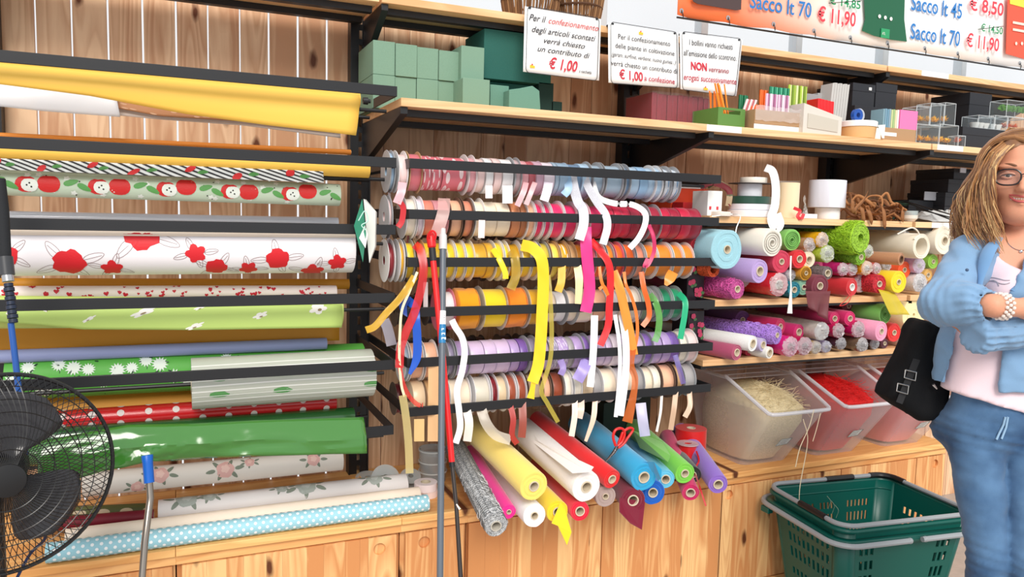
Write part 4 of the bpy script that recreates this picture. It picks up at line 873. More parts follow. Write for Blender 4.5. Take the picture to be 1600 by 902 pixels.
def bolt(px, py, rpx, c, style, lab, Y=2.25, L=.42, hole=.40, dx=0, dz=0, back=None, cat='fabric roll', name='net_roll', group=None, core=True, asp=1.0, spiral=0, cm=None):
    A = at(px, py, Y); r = rpx*mpp(A)*.985
    if name == 'net_roll':
        base = ZB if A[2] > 1.13 else ZC; A[2] = max(A[2], base+r+.0015); Y_ = A[1]; L = min(L, 2.69-Y_)
    Bp = np.array(back) if back is not None else A+np.array((dx, L, dz))
    mat = {'net': lambda: net(c), 'cloth': lambda: cloth(c), 'tulle': lambda: plain(c, .6, .3, sheen=.4, bump=.3, bscale=350, var=.10), 'cello': lambda: plain(c, .25, .5, coat=.7, bump=.6, bscale=60, var=.2), 'felt': lambda: plain(c, .85, .2, sheen=.5, bump=.25, bscale=700)}[style]()
    d = Vector(Bp-A); Lh = d.length; d.normalize(); rt = root(name, (Vector(A)+Vector(Bp))/2-Vector((0, 0, r)), lab, cat, group); rc = max(r*hole, .004)
    prof = [(.0, rc)]
    k = 4
    for i in range(1, k):
        q = rc+(r-rc)*i/k; prof += [(.0018*(i % 2), q-.0006), (.0018*((i+1) % 2), q+.0006)]
    prof += [(0, r*.975), (.0025, r), (Lh*.3, r*1.0), (Lh*.65, r*1.01), (Lh-.002, r), (Lh, rc)]
    MB().lathe(A, d, prof, 32, closed=True, wob=.05).build('wound_fabric', mat, rt)
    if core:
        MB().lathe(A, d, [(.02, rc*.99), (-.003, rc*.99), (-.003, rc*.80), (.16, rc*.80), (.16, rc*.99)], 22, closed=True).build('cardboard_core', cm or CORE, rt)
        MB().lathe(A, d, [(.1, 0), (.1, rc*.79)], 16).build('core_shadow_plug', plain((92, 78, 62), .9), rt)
    if spiral:
        P = []; _, u, w = frame_of(d)
        for i in range(70):
            a = i*.36; q = rc*.7+(r*.93-rc*.7)*i/69; P.append(Vector(A)-d*.001+(u*math.cos(a)+w*math.sin(a)*.9)*q)
        MB().tube(P, .0016, 5).build('spiral_edge', plain(tuple(int(v_*.72) for v_ in c), .7), rt)
    if style == 'net': strands(rt, A, Bp, r, plain(tuple(min(255, int(v_*1.1+14)) for v_ in c), .6), n=46)
    if style == 'cello': cello_end(rt, A, d, r)
    return rt, A, Bp, r
U_ = 'on the upper net shelf'; V_ = 'on the lower net shelf'
BL = [ # px py r colour style label extra
 (1136, 390, 30, (158, 208, 222), 'tulle', 'big pale blue tulle roll at the left end of the upper net shelf', dict(Y=2.19, hole=.22, L=.44, dx=-.03)),
 (1207, 379, 21, (238, 232, 220), 'felt', 'white felt roll with a spiral end, right of the pale blue roll', dict(Y=2.20, hole=.2, core=False, spiral=1, dx=-.05)),
 (1238, 375, 16, (130, 196, 96), 'felt', 'apple green felt roll with a spiral end, right of the white felt roll', dict(hole=.2, core=False, spiral=1)),
 (1221, 409, 17, (202, 50, 82), 'tulle', 'raspberry net roll with a small core, under the white felt roll', dict(Y=2.22, hole=.28)),
 (1249, 405, 14, (214, 28, 38), 'tulle', 'small bright red tulle roll, right of the raspberry roll', dict(Y=2.235)),
 (1264, 406, 12, (236, 222, 196), 'tulle', 'small cream tulle roll, right of the small bright red one', dict(Y=2.26, hole=.5)),
 (1264, 389, 9, (226, 120, 150), 'tulle', 'small pink roll with a white core above the small cream roll', dict(Y=2.29, hole=.6, cm=WHITE)),
 (1187, 424, 18, (186, 160, 216), 'tulle', 'lilac tulle roll below the pale blue and white rolls', dict(Y=2.20, hole=.42, dx=-.06)),
 (1115, 422, 11, (240, 92, 36), 'net', 'small ruffled orange roll behind the rack end, under the pale blue roll', dict(Y=2.235, hole=.5, core=False)),
 (1152, 452, 15, (198, 76, 150), 'net', 'magenta net roll at the bottom left of the upper net shelf', dict(Y=2.205, hole=.36, dx=-.05)),
 (1160, 437, 13, (196, 40, 66), 'cello', 'red roll in cellophane behind the magenta net roll', dict(Y=2.30, core=False)),
 (1217, 445, 17.5, (214, 40, 52), 'cello', 'large red roll with crinkled edge below the raspberry roll', dict(Y=2.21, hole=.42)),
 (1259, 427, 11, (216, 154, 34), 'felt', 'golden yellow felt roll with a spiral end', dict(Y=2.24, hole=.3, spiral=1)),
 (1235, 430, 9, (160, 140, 160), 'cello', 'small mauve grey cellophane roll behind the white string', dict(Y=2.27, hole=.4)),
 (1241, 453, 12, (22, 130, 150), 'net', 'teal blue net roll behind the white string tip', dict(Y=2.235, hole=.4)),
 (1256, 449, 12, (130, 178, 152), 'tulle', 'sage green tulle roll, right of the teal blue one', dict(Y=2.25, hole=.36)),
 (1281, 447, 17, (118, 40, 58), 'tulle', 'maroon tulle roll with loose cloth hanging from it', dict(Y=2.22, hole=.34)),
 (1331, 449, 13.5, (206, 34, 44), 'tulle', 'red roll with white core and dangling red thread', dict(Y=2.22, hole=.42, cm=WHITE, dx=-.06)),
 (1344, 443, 14, (232, 126, 136), 'cello', 'pinkish red roll in cellophane left of the red mesh roll', dict(Y=2.29, core=False)),
 (1374, 444, 14, (202, 22, 44), 'net', 'bright red mesh roll, left of the yellow roll', dict(Y=2.22, hole=.34)),
 (1404, 441, 16.5, (246, 214, 20), 'tulle', 'bright yellow tulle roll with its end hanging below the shelf', dict(Y=2.20, hole=.26)),
 (1413, 422, 13, (240, 86, 30), 'tulle', 'bright orange tulle roll above the bright yellow one', dict(Y=2.27, hole=.3)),
 (1436, 415, 12, (222, 180, 220), 'cello', 'pale lilac roll in cellophane, right of the orange roll', dict(Y=2.25, hole=.3)),
 (1437, 442, 14, (226, 220, 218), 'cello', 'white roll in cellophane, right of the bright yellow roll', dict(Y=2.25, core=False)),
 (1408, 405, 9.5, (188, 136, 98), 'tulle', 'brown diamond mesh roll with a dark core', dict(Y=2.20, hole=.55, dx=-.10, cm=plain((110, 78, 56), .7))),
 (1440, 385, 19, (236, 226, 206), 'felt', 'cream roll with a wide open hollow end', dict(Y=2.20, hole=.68, dx=-.02, core=False)),
 (1412, 380, 19, (234, 226, 210), 'cello', 'cream roll in cellophane left of the hollow cream roll', dict(Y=2.30, core=False, hole=.3)),
 (1476, 376, 21, (238, 228, 208), 'felt', 'large cream roll at the right, beside the woman\u2019s sleeve', dict(Y=2.24, hole=.3)),
 (1345, 372, 22, (150, 196, 40), 'net', 'big lime green mesh roll with tangled threads', dict(Y=2.20, hole=.28, core=False, dx=-.06)),
 (1345, 402, 11, (128, 182, 40), 'net', 'small lime green mesh roll under the big lime one', dict(Y=2.225, hole=.4, dx=-.04)),
 (1356, 393, 10, (196, 200, 90), 'cello', 'small olive cellophane roll beside the small lime roll', dict(Y=2.27, core=False)),
 (1293, 397, 13, (176, 196, 60), 'cello', 'yellow-green roll with cellophane end, left of the small lime roll', dict(Y=2.24, core=False)),
 (1285, 375, 11.5, (240, 178, 30), 'cello', 'yellow cellophane roll, left of the big lime green mesh roll', dict(Y=2.25, core=False)),
 (1265, 383, 11, (198, 150, 110), 'cello', 'pink and green cellophane roll, left of the yellow cellophane one', dict(Y=2.27, core=False)),
 (1293, 427, 10, (126, 112, 112), 'net', 'dark grey mesh roll above the maroon roll', dict(Y=2.225, hole=.55)),
 (1277, 416, 11, (232, 96, 150), 'tulle', 'pink roll behind the dark grey mesh roll', dict(Y=2.32, hole=.3)),
 (1304, 414, 10, (222, 62, 50), 'tulle', 'vermilion roll behind the dark grey mesh roll', dict(Y=2.33, hole=.3)),
 (1317, 421, 10, (206, 40, 120), 'cello', 'magenta cellophane roll, left of its crimson neighbour', dict(Y=2.25, hole=.4)),
 (1331, 421, 10, (196, 36, 84), 'cello', 'crimson cellophane roll, left of the amber one', dict(Y=2.255, hole=.4)),
 (1354, 419, 11, (244, 170, 26), 'cello', 'amber roll in cellophane under the small lime roll', dict(Y=2.24, hole=.4)),
 (1369, 420, 9, (206, 80, 76), 'cello', 'small coral roll in cellophane, right of the amber one', dict(Y=2.25, hole=.4)),
 (1385, 415, 9.5, (232, 226, 222), 'cello', 'small white roll behind the brown mesh roll', dict(Y=2.31, core=False)),
 (1458, 409, 11, (138, 190, 60), 'tulle', 'green roll at the right, behind the woman\u2019s sleeve', dict(Y=2.28, hole=.3)),
 (1450, 430, 9, (214, 168, 90), 'tulle', 'small ochre roll beside the woman\u2019s elbow', dict(Y=2.29, hole=.4)),
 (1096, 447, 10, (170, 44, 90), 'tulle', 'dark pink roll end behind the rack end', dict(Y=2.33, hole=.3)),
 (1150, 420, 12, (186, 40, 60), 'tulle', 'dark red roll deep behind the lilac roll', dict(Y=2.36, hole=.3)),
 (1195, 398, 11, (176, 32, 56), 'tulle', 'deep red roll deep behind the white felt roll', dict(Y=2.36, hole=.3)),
 # lower shelf
 (1151, 552, 12, (176, 76, 110), 'tulle', 'dusty rose tulle roll at the bottom left of the lower net shelf', dict(Y=2.205, hole=.5, dx=-.10)),
 (1176, 537, 12, (240, 240, 238), 'tulle', 'white fabric roll with a wide brown core at the left', dict(Y=2.19, hole=.56, dx=-.12)),
 (1192, 539, 10, (192, 180, 216), 'tulle', 'pale lilac roll right of the white roll with the wide core', dict(Y=2.21, hole=.56, dx=-.12)),
 (1202, 558, 9, (236, 234, 228), 'tulle', 'thin white roll lying on the shelf below the pale lilac one', dict(Y=2.20, hole=.62, dx=-.08)),
 (1214, 524, 14, (178, 134, 224), 'net', 'violet mesh roll with a crinkled end', dict(Y=2.205, hole=.3, dx=-.13)),
 (1219, 511, 13, (192, 22, 86), 'tulle', 'crimson pink roll behind the violet mesh roll', dict(Y=2.28, hole=.4, dx=-.10)),
 (1248, 519, 12, (206, 30, 110), 'tulle', 'magenta roll with a white cardboard core', dict(Y=2.27, hole=.5, dx=-.06)),
 (1235, 547, 15, (238, 44, 140), 'cello', 'hot pink roll in cellophane on the lower net shelf', dict(Y=2.21, core=False)),
 (1257, 546, 14, (196, 34, 90), 'cello', 'crimson roll with a silvery cellophane end', dict(Y=2.215, core=False)),
 (1284, 518, 14, (206, 200, 190), 'cello', 'greyish white roll with loose cellophane in the middle', dict(Y=2.215, hole=.3)),
 (1304, 498, 10, (206, 30, 100), 'tulle', 'left one of the two magenta rolls with brown cores', dict(Y=2.25, hole=.45)),
 (1328, 498, 11, (212, 28, 104), 'tulle', 'right one of the two magenta rolls with brown cores', dict(Y=2.24, hole=.42)),
 (1310, 517, 11, (196, 24, 84), 'cello', 'left crimson cellophane roll under the two magenta rolls', dict(Y=2.23, core=False)),
 (1341, 515, 12.5, (200, 26, 96), 'cello', 'right crimson cellophane roll under the two magenta rolls', dict(Y=2.22, core=False)),
 (1377, 518, 15, (246, 160, 192), 'tulle', 'baby pink tulle roll sticking out on the lower shelf', dict(Y=2.18, hole=.32, dx=-.06)),
 (1383, 491, 15, (112, 178, 84), 'felt', 'green felt roll with a spiral end on the lower shelf', dict(Y=2.24, hole=.2, core=False, spiral=1, dx=-.06)),
 (1397, 520, 14, (222, 36, 34), 'tulle', 'scarlet tulle roll, right of the baby pink one', dict(Y=2.26, hole=.3)),
 (1314, 537, 9.5, (84, 44, 56), 'cello', 'dark plum cellophane roll on the lower shelf board', dict(Y=2.23, core=False)),
 (1347, 541, 11, (120, 96, 76), 'cello', 'brown cellophane roll below the right crimson one', dict(Y=2.21, core=False)),
 (1366, 537, 9, (62, 52, 50), 'cello', 'dark grey cellophane roll below the baby pink one', dict(Y=2.24, core=False)),
 (1382, 538, 7.5, (86, 34, 50), 'tulle', 'tiny dark wine roll below the baby pink one', dict(Y=2.25, hole=.4)),
 (1275, 543, 10, (206, 180, 130), 'cello', 'cream and gold cellophane roll on the lower shelf board', dict(Y=2.225, core=False)),
 (1291, 542, 9, (176, 166, 206), 'cello', 'small lilac cellophane roll on the lower shelf board', dict(Y=2.235, hole=.3)),
 (1428, 492, 24, (246, 228, 176), 'cloth', 'wide pale yellow fabric roll beside the black bag', dict(Y=2.26, core=False, hole=.1)),
 (1432, 471, 9, (150, 144, 140), 'cello', 'silvery cellophane roll above the pale yellow roll', dict(Y=2.32, core=False)),
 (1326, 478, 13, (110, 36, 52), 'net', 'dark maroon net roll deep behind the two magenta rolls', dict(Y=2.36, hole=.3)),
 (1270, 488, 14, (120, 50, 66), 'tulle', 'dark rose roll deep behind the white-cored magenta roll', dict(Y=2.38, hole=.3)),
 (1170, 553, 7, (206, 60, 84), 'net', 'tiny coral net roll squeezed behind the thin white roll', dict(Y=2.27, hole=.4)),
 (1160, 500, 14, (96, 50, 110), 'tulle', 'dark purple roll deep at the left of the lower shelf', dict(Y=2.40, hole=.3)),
 (1411, 541, 9, (196, 170, 160), 'tulle', 'beige roll end on the lower shelf beside the black bag', dict(Y=2.26, hole=.3)),
]
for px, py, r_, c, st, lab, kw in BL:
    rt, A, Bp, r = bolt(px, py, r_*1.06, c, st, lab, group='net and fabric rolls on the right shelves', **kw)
    if 'big lime' in lab and 'tangled' in lab: strands(rt, A, Bp, r*1.05, plain((170, 214, 50), .6), 260, .012)
    if 'bright yellow tulle' in lab: sheet(rt, 'hanging_end', [(1372, 452), (1398, 458)], [(1392, 492), (1420, 492)], 2.215, 2.19, film((226, 206, 60), .6, .3))
    if 'maroon tulle' in lab: sheet(rt, 'hanging_end', [(1258, 455), (1298, 455)], [(1266, 482), (1290, 500)], 2.20, 2.19, film((128, 58, 66), .7, .5), .01)
    if 'dangling' in lab: MB().tube(spline([at(1333, 455, 2.19), at(1322, 468, 2.18), at(1312, 478, 2.18), at(1324, 474, 2.17), at(1330, 462, 2.18), at(1326, 448, 2.18)]), .0014, 5).build('loose_thread', plain((222, 60, 60), .5), rt)
    if 'wide open' in lab: MB().tube(spline([at(1402, 366, 2.21), at(1425, 356, 2.2), at(1436, 366, 2.2), at(1428, 374, 2.2)]), .003, 6).build('folded_edge', plain((240, 232, 216), .7), rt)
# two floral sleeves on end at the rack side
for k, (x0, y0, x1, y1) in enumerate(((1076, 398, 1099, 472), (1076, 486, 1098, 546))):
    a = at(x0, y0, 2.30); b = at(x1, y1, 2.30); r = root('floral_bag', ((a[0]+b[0])/2, 2.34, b[2]), ['upper', 'lower'][k]+' dark floral gift bag standing at the right end of the ribbon racks', 'gift bag')
    B(a[0], b[0], 2.30, 2.40, b[2], a[2]).build('body', plain((34, 26, 34), .4), r, bev=.002)
    mf, mg = MB(), MB()
    for q in range(9):
        x = random.uniform(a[0]+.01, b[0]-.01); z = random.uniform(b[2]+.01, a[2]-.01)
        o = [(x+s*random.uniform(.9, 1.1), 2.2985-.0004*q, z+t) for s, t in outline('peony', .011, 14)]; mf.add(o, [tuple(range(14))])
        o = [(x+.01+s, 2.298, z-.012+t*2) for s, t in outline('leaf', .008, 8)]; mg.add(o, [tuple(range(8))])
    mf.build('printed_flowers', plain((186, 60, 96), .4), r, smooth=0, fix=False, kind='stuff'); mg.build('printed_leaves', plain((70, 110, 70), .4), r, smooth=0, fix=False, kind='stuff')
    if not k: B(a[0]+.002, a[0]+.014, 2.2975, 2.2998, a[2]-.075, a[2]-.01).build('bar_label', WHITE, r)
bolt(1090, 384, 13, (196, 40, 56), 'felt', 'red felt roll with spiral end at the right side of the second rack', hole=.15, Y=2.28, core=False, spiral=1, L=.3)

# fabric rolls jutting out from under the ribbon racks
FB = [ # front px,py, Y, r ; back px,py,Y
 (775, 822, 1.99, 19, 712, 700, 2.50, (186, 188, 190), 'net', 'grey wire-mesh fabric roll at the far left of the jutting rolls', .48),
 (795, 800, 2.08, 12, 735, 705, 2.55, (236, 40, 150), 'felt', 'magenta fabric roll right of the grey mesh roll', .34),
 (835, 806, 2.03, 19, 760, 730, 2.52, (240, 240, 242), 'felt', 'white fabric roll under the light yellow one, with torn core', .34),
 (834, 760, 2.02, 24, 738, 668, 2.52, (252, 222, 110), 'felt', 'light yellow fabric roll, large and second row from the left', .36),
 (871, 800, 2.05, 18, 800, 735, 2.52, (246, 214, 40), 'felt', 'bright yellow fabric roll with a pointed flap hanging down', .44),
 (906, 799, 2.03, 16, 840, 735, 2.50, (222, 28, 58), 'felt', 'lower red fabric roll under the large white one', .50),
 (916, 761, 2.02, 25, 815, 672, 2.52, (248, 242, 238), 'felt', 'large white fabric roll with a broad flap on top', .38),
 (956, 749, 2.06, 16, 838, 655, 2.52, (222, 24, 28), 'felt', 'upper bright red fabric roll beside the large white one', .46),
 (946, 776, 2.08, 17, 890, 715, 2.50, (172, 152, 146), 'felt', 'taupe grey fabric roll with wavy edge', .30),
 (989, 782, 2.06, 20, 925, 716, 2.52, (120, 20, 46), 'felt', 'burgundy fabric roll with a pointed flap', .46),
 (1006, 746, 2.05, 23, 905, 660, 2.56, (42, 160, 208), 'felt', 'sky blue fabric roll under the red scissors', .42),
 (1020, 770, 2.09, 20, 960, 706, 2.55, (16, 94, 190), 'felt', 'royal blue fabric roll under the sky blue one', .40),
 (1040, 749, 2.14, 15, 985, 690, 2.56, (100, 190, 220), 'felt', 'light blue fabric roll between the sky blue and green ones', .5),
 (1070, 740, 2.12, 17, 985, 665, 2.58, (120, 200, 70), 'felt', 'lime green fabric roll with a folded corner', .40),
 (1079, 770, 2.12, 14, 1040, 728, 2.52, (200, 30, 96), 'felt', 'raspberry pink fabric roll under the lime green one', .55),
 (1083, 742, 2.17, 13, 1040, 690, 2.58, (30, 28, 30), 'felt', 'black fabric roll behind the lime green one', .4),
 (1122, 757, 2.13, 16, 1062, 704, 2.56, (140, 104, 196), 'felt', 'purple fabric roll, rightmost of the jutting rolls', .50),
]
SCI = None
for (px, py, Y, r_, qx, qy, QY, c, st, lab, h) in FB:
    Bk = at(qx, qy, QY); f = at(px, py, Y); rr0 = r_*mpp(f); kk = (2.258-f[1])/(Bk[1]-f[1])
    Bk[2] = max(Bk[2], f[2]+(.502+rr0-f[2])/kk, .502+rr0)
    if c[0] == 186: cm = plain((196, 190, 178), .7)
    else: cm = None
    rt, A, Bp, r = bolt(px, py, r_, c, st, lab, Y=Y, back=Bk, hole=h, name='fabric_roll', group='fabric rolls jutting out below the ribbon racks', cm=cm)
    S = Roll(A, Bp, r); m = {'net': net, 'felt': lambda c_: plain(c_, .85, .2, sheen=.5, bump=.25, bscale=700)}[st](c)
    def flap(pts, name='loose_flap', y=None):
        P = [at(x, yy, Y_) for x, yy, Y_ in pts]; n = len(P); mb = MB(); mb.add(P+[p+np.array((0, .002, -.001)) for p in P], [tuple(range(n)), tuple(range(n, 2*n))[::-1]]+[(i, (i+1) % n, n+(i+1) % n, n+i) for i in range(n)]); mb.build(name, m, rt, smooth=0)
    if 'pointed flap hanging' in lab: flap([(876, 785, 2.03), (884, 800, 2.0), (893, 832, 1.98), (886, 852, 1.98), (872, 822, 1.99), (862, 818, 2.01)])
    if 'burgundy' in lab: flap([(968, 778, 2.066), (1008, 784, 2.066), (1003, 828, 2.03), (985, 818, 2.04), (968, 800, 2.06)])
    if 'broad flap' in lab: flap([(830, 672, 2.40), (842, 690, 2.30), (928, 730, 1.98), (922, 738, 1.98), (895, 740, 2.0), (825, 685, 2.38)])
    if 'folded corner' in lab: flap([(988, 672, 2.45), (1036, 690, 2.28), (1048, 712, 2.14), (1044, 722, 2.12), (1000, 700, 2.36)])
    if 'sky blue' in lab and 'scissors' in lab: flap([(1000, 722, 2.07), (1022, 722, 2.02), (1034, 734, 2.0), (1033, 748, 2.0), (1028, 752, 2.02), (1022, 738, 2.04)])
    if 'wire-mesh' in lab:
        mb = MB(); u = .004
        while u < S.L:
            mb.tube([S(u, -2.6*r+k*.52*r, .001) for k in range(11)], .0011, 3, caps=False); u += .0105
        for k in range(-3, 5): mb.tube([S(S.L*i/8, k*r*.5, .0012) for i in range(9)], .0007, 3, caps=False)
        mb.build('wire_mesh', plain((96, 100, 104), .5), rt, fix=False, kind='stuff')
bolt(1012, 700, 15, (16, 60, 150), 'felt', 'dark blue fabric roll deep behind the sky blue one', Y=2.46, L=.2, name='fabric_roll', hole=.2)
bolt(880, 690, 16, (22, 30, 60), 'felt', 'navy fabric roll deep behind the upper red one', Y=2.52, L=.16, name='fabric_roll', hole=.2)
# clear tube roll with a stamped label by the magenta roll
# scissors stuck between the rolls
r = root('scissors', at(958, 706, 2.12), 'red-handled steel scissors stuck point down on the sky blue roll', 'scissors')
def px3(L, Y): return [at(x, y, Y) for x, y in L]
MB().tube(spline(px3([(962, 697), (958, 683), (962, 672), (972, 670), (976, 678), (972, 690), (965, 697)], 2.10), 5), [.0045]*31, 6).build('finger_loop', plain((216, 36, 34), .35), r)
MB().tube(spline(px3([(966, 700), (974, 694), (981, 684), (989, 672), (984, 669), (974, 675), (970, 684), (966, 694)], 2.105), 5), .0045, 6).build('finger_loop', plain((216, 36, 34), .35), r)
MB().tube(px3([(963, 698), (958, 707), (944, 724)], 2.11), [.0055, .006, .001], 6, flat=.4).build('blade', CHROME, r)
MB().tube(px3([(966, 699), (960, 708), (946, 722)], 2.118), [.0055, .006, .001], 6, flat=.4).build('blade', CHROME, r)
MB().ball(at(961, 704, 2.105), .003, 8, 6).build('pivot_screw', CHROME, r)
# ================================================================== goods on the middle shelf
FOAM = plain((128, 160, 140), .95, .1, bump=.4, bscale=500, var=.06); FOAM2 = plain((108, 150, 134), .95, .1, bump=.4, bscale=500, var=.06)
def block(x0, x1, y0, y1, z0, z1, lab, mat, name, cat, group=None, bev=.0015):
    return B(x0, x1, y0, y1, z0, z1).build(name, mat, None, bev=bev, label=lab, cat=cat, group=group)
fx = [float(at(x, 70, 2.47)[0]) for x in (583, 618, 652, 686, 721)]
for i in range(4):
    o_ = ['leftmost', 'second', 'third', 'fourth'][i]
    block(fx[i]+.0006, fx[i+1]-.0006, 2.47+.004*(i % 2), 2.69, Z1+.001, Z1+.107, 'grey-green floral foam brick in the lower row, %s from the left' % o_, FOAM, 'foam_brick', 'foam brick', 'floral foam bricks')
    block(fx[i]+.0006, fx[i+1]-.0006, 2.472-.004*(i % 2), 2.69, Z1+.108, Z1+.214-.003*i, 'grey-green floral foam brick in the upper row, %s from the left' % o_, FOAM, 'foam_brick', 'foam brick', 'floral foam bricks')
p = at(721, 75, 2.44); q = at(757, 75, 2.44); block(p[0], q[0], 2.44, 2.66, Z1+.109, Z1+.222, 'grey-green foam brick standing proud at the right end of the upper row', FOAM, 'foam_brick', 'foam brick', 'floral foam bricks')
p = at(723, 150, 2.38); q = at(765, 150, 2.38); block(p[0], q[0], 2.38, 2.60, Z1+.001, Z1+.108, 'foam brick pulled forward under the proud one', FOAM, 'foam_brick', 'foam brick', 'floral foam bricks')
p = at(766, 150, 2.41); q = at(795, 150, 2.41); block(p[0], q[0], 2.41, 2.62, Z1+.001, Z1+.100, 'narrow foam brick right of the one pulled forward', FOAM2, 'foam_brick', 'foam brick', 'floral foam bricks')
r = root('foam_brick', at(825, 172, 2.36), 'broken foam brick with a torn edge at the right end of the foam bricks', 'foam brick', 'floral foam bricks')
P = [at(x, y, 2.36) for x, y in ((795, 172), (845, 176), (843, 142), (832, 134), (812, 138), (796, 140))]; P = [np.array((p_[0], 2.36, max(p_[2], Z1+.001))) for p_ in P]
MB().prism([tuple(v) for v in P], (0, .14, 0)).build('broken_body', FOAM2, r, bev=.002)
for (x0, y0, x1, y1, Y, lb) in ((757, 44, 862, 90, 2.50, 'large dark green foam block lying on top of another at the foam stack'), (765, 88, 862, 150, 2.54, 'large dark green foam block below the one lying on top')):
    a = at(x0, y0, Y); b = at(x1, y1, Y); block(a[0], b[0], Y, 2.69, max(b[2], Z1+.001) if y1 > 100 else Z1+.135, a[2] if y1 < 100 else Z1+.133, lb, plain((54, 104, 96), .9, .1, bump=.4, bscale=400), 'foam_block', 'foam block')
for (x0, y0, x1, y1, Y, lb) in ((842, 128, 864, 176, 2.50, 'tall dark green box standing behind the broken foam brick'), (862, 158, 878, 176, 2.50, 'small dark green box at the right end of the foam')):
    a = at(x0, y0, Y); b = at(x1, y1, Y); block(a[0], b[0], Y, 2.62, Z1+.001, a[2], lb, plain((24, 54, 48), .8), 'green_box', 'box')
def on(px, py, Y): return at(px, py, Y)
def stand(px0, px1, pytop, Y, depth, zb, mat, lab, name, cat, bev=.0015, group=None, parts=None):
    pyb = 200; a = at(px0, pytop, Y); b = at(px1, pytop, Y)
    x0, x1 = float(atpx(px0, zb, Y)), float(atpx(px1, zb, Y)); zt = float(at((px0+px1)/2, pytop, Y)[2])
    return (x0, x1, zt)
def atpx(px, z, Y):   # X whose picture column is px at height z and depth Y
    lo, hi = -2, 8
    for _ in range(30):
        m_ = (lo+hi)/2; q = M @ (np.array((m_, Y, z))-CAM)
        if 800+FPX*q[0]/q[2] < px: lo = m_
        else: hi = m_
    return lo
def zpx(py, X, Y):
    lo, hi = -1, 4
    for _ in range(30):
        m_ = (lo+hi)/2; q = M @ (np.array((X, Y, m_))-CAM)
        if 451+FPX*q[1]/q[2] > py: lo = m_
        else: hi = m_
    return lo
def sbox(px0, px1, pytop, Y, depth, zb, mat, lab=None, name='box', cat='box', parent=None, bev=.0012, group=None, ztop=None):
    x0, x1 = atpx(px0, zb, Y), atpx(px1, zb, Y); zt = ztop if ztop is not None else zpx(pytop, (x0+x1)/2, Y)
    o = B(x0, x1, Y, min(Y+depth, 2.705), zb, zt).build(name, mat, parent, bev=bev, label=lab, cat=None if parent else cat, group=group)
    return o, (x0, x1, zt)
E1 = Z1+.001
r = root('napkin_bundle', (1.6, 2.5, E1), 'bundle of dark red sleeves in clear wrap under the rightmost notice', 'bundle')
x0, x1 = atpx(1017, E1, 2.42), atpx(1106, E1, 2.42); zt = zpx(148, (x0+x1)/2, 2.42); n = 11
for k in range(n):
    a = x0+(x1-x0)*k/n; B(a, a+(x1-x0)/n-.001, 2.42+random.uniform(0, .006), 2.6, E1, zt-random.uniform(0, .006)).build('sleeve', plain((140, 32, 48), .4, bump=.2, bscale=80, var=.15), r, bev=.002)
B(x0-.003, x1+.003, 2.412, 2.608, E1+.0002, zt+.004).build('clear_wrap', film((238, 226, 230), .07, .06), r, bev=.004)
a = x1-.06; MB().prism([(a, 2.408, E1), (x1+.004, 2.408, E1), (x1+.004, 2.408, E1+.05), (a, 2.408, E1+.018)], (0, .003, 0)).build('price_card', paper((226, 214, 204)), r)
sbox(1108, 1118, 184, 2.40, .02, E1, WOODS, 'small wooden block beside the dark red bundle', 'wood_block', 'block')
r = root('green_crate', (1.9, 2.3, E1), 'small green plastic basket with a slotted handle full of orange sticks', 'basket')
x0, x1 = atpx(1121, E1, 2.27), atpx(1163, E1, 2.27); zt = zpx(169, (x0+x1)/2, 2.27); GC = plain((92, 136, 66), .5)
zm = zt-.022; xa, xb = x0+.022, x1-.022
mb = MB().box(x0, x1, 2.27, 2.275, E1, zm).box(x0, xa, 2.27, 2.275, zm, zt).box(xb, x1, 2.27, 2.275, zm, zt).box(xa, xb, 2.27, 2.275, zt-.008, zt)
mb.build('front_side', GC, r)
B(x0, x0+.004, 2.2755, 2.42, E1, zt).build('left_side', GC, r); B(x1-.004, x1, 2.2755, 2.42, E1, zt).build('right_side', GC, r); B(x0+.0045, x1-.0045, 2.416, 2.42, E1, zt).build('back_side', GC, r); B(x0+.0045, x1-.0045, 2.276, 2.4155, E1, E1+.004).build('base', GC, r)
ORG = plain((244, 128, 40), .5)
def sticks(n, x, y, z, h, dx, spread, mat, lab, wx=.004, cat='sticks', name='stick_bundle', dy=.0):
    rr_ = root(name, (x, y, z), lab, cat)
    for k in range(n):
        a = x+k*wx*1.08; t = dx+random.uniform(-spread, spread)
        MB().tube([(a, y+random.uniform(-.006, .006), z), (a+t, y+dy+random.uniform(-.01, .01), z+h+random.uniform(-.004, .004))], wx*.5, 5).build('stick', mat, rr_)
    return rr_
xg = (x0+x1)/2
sticks(7, x0+.012, 2.32, E1+.006, .13, -.005, .012, ORG, 'orange sticks standing upright in the green basket', .0055, dy=.01)
sticks(6, x0+.05, 2.30, E1+.006, .155, -.045, .004, plain((248, 150, 50), .5), 'bright orange sticks leaning left in the green basket', .0055)
# cardboard tray with tubes and card sleeves
r = root('display_tray', (2.2, 2.3, E1), 'brown cardboard tray wrapped in torn clear film, right of the green basket', 'tray')
x0, x1 = atpx(1178, E1, 2.235), atpx(1253, E1, 2.235); zt = zpx(174, (x0+x1)/2, 2.235)
B(x0, x1, 2.235, 2.24, E1+.022, zt).build('front_side', KRAFT, r); B(x0, x1, 2.236, 2.241, E1, E1+.0215).build('white_lip', WHITE, r, bev=.001)
xl = atpx(1165, E1, 2.30)
MB().hexa([(x0-.001, 2.235, E1), (xl, 2.43, E1), (xl, 2.43, zt), (x0-.001, 2.235, zt)], [(x0+.003, 2.2405, E1), (xl+.004, 2.43, E1), (xl+.004, 2.43, zt), (x0+.003, 2.2405, zt)]).build('left_side', KRAFT, r)
B(x1-.004, x1, 2.2415, 2.43, E1, zt).build('right_side', KRAFT, r); B(xl+.005, x1-.005, 2.43, 2.434, E1, zt).build('back_side', KRAFT, r)
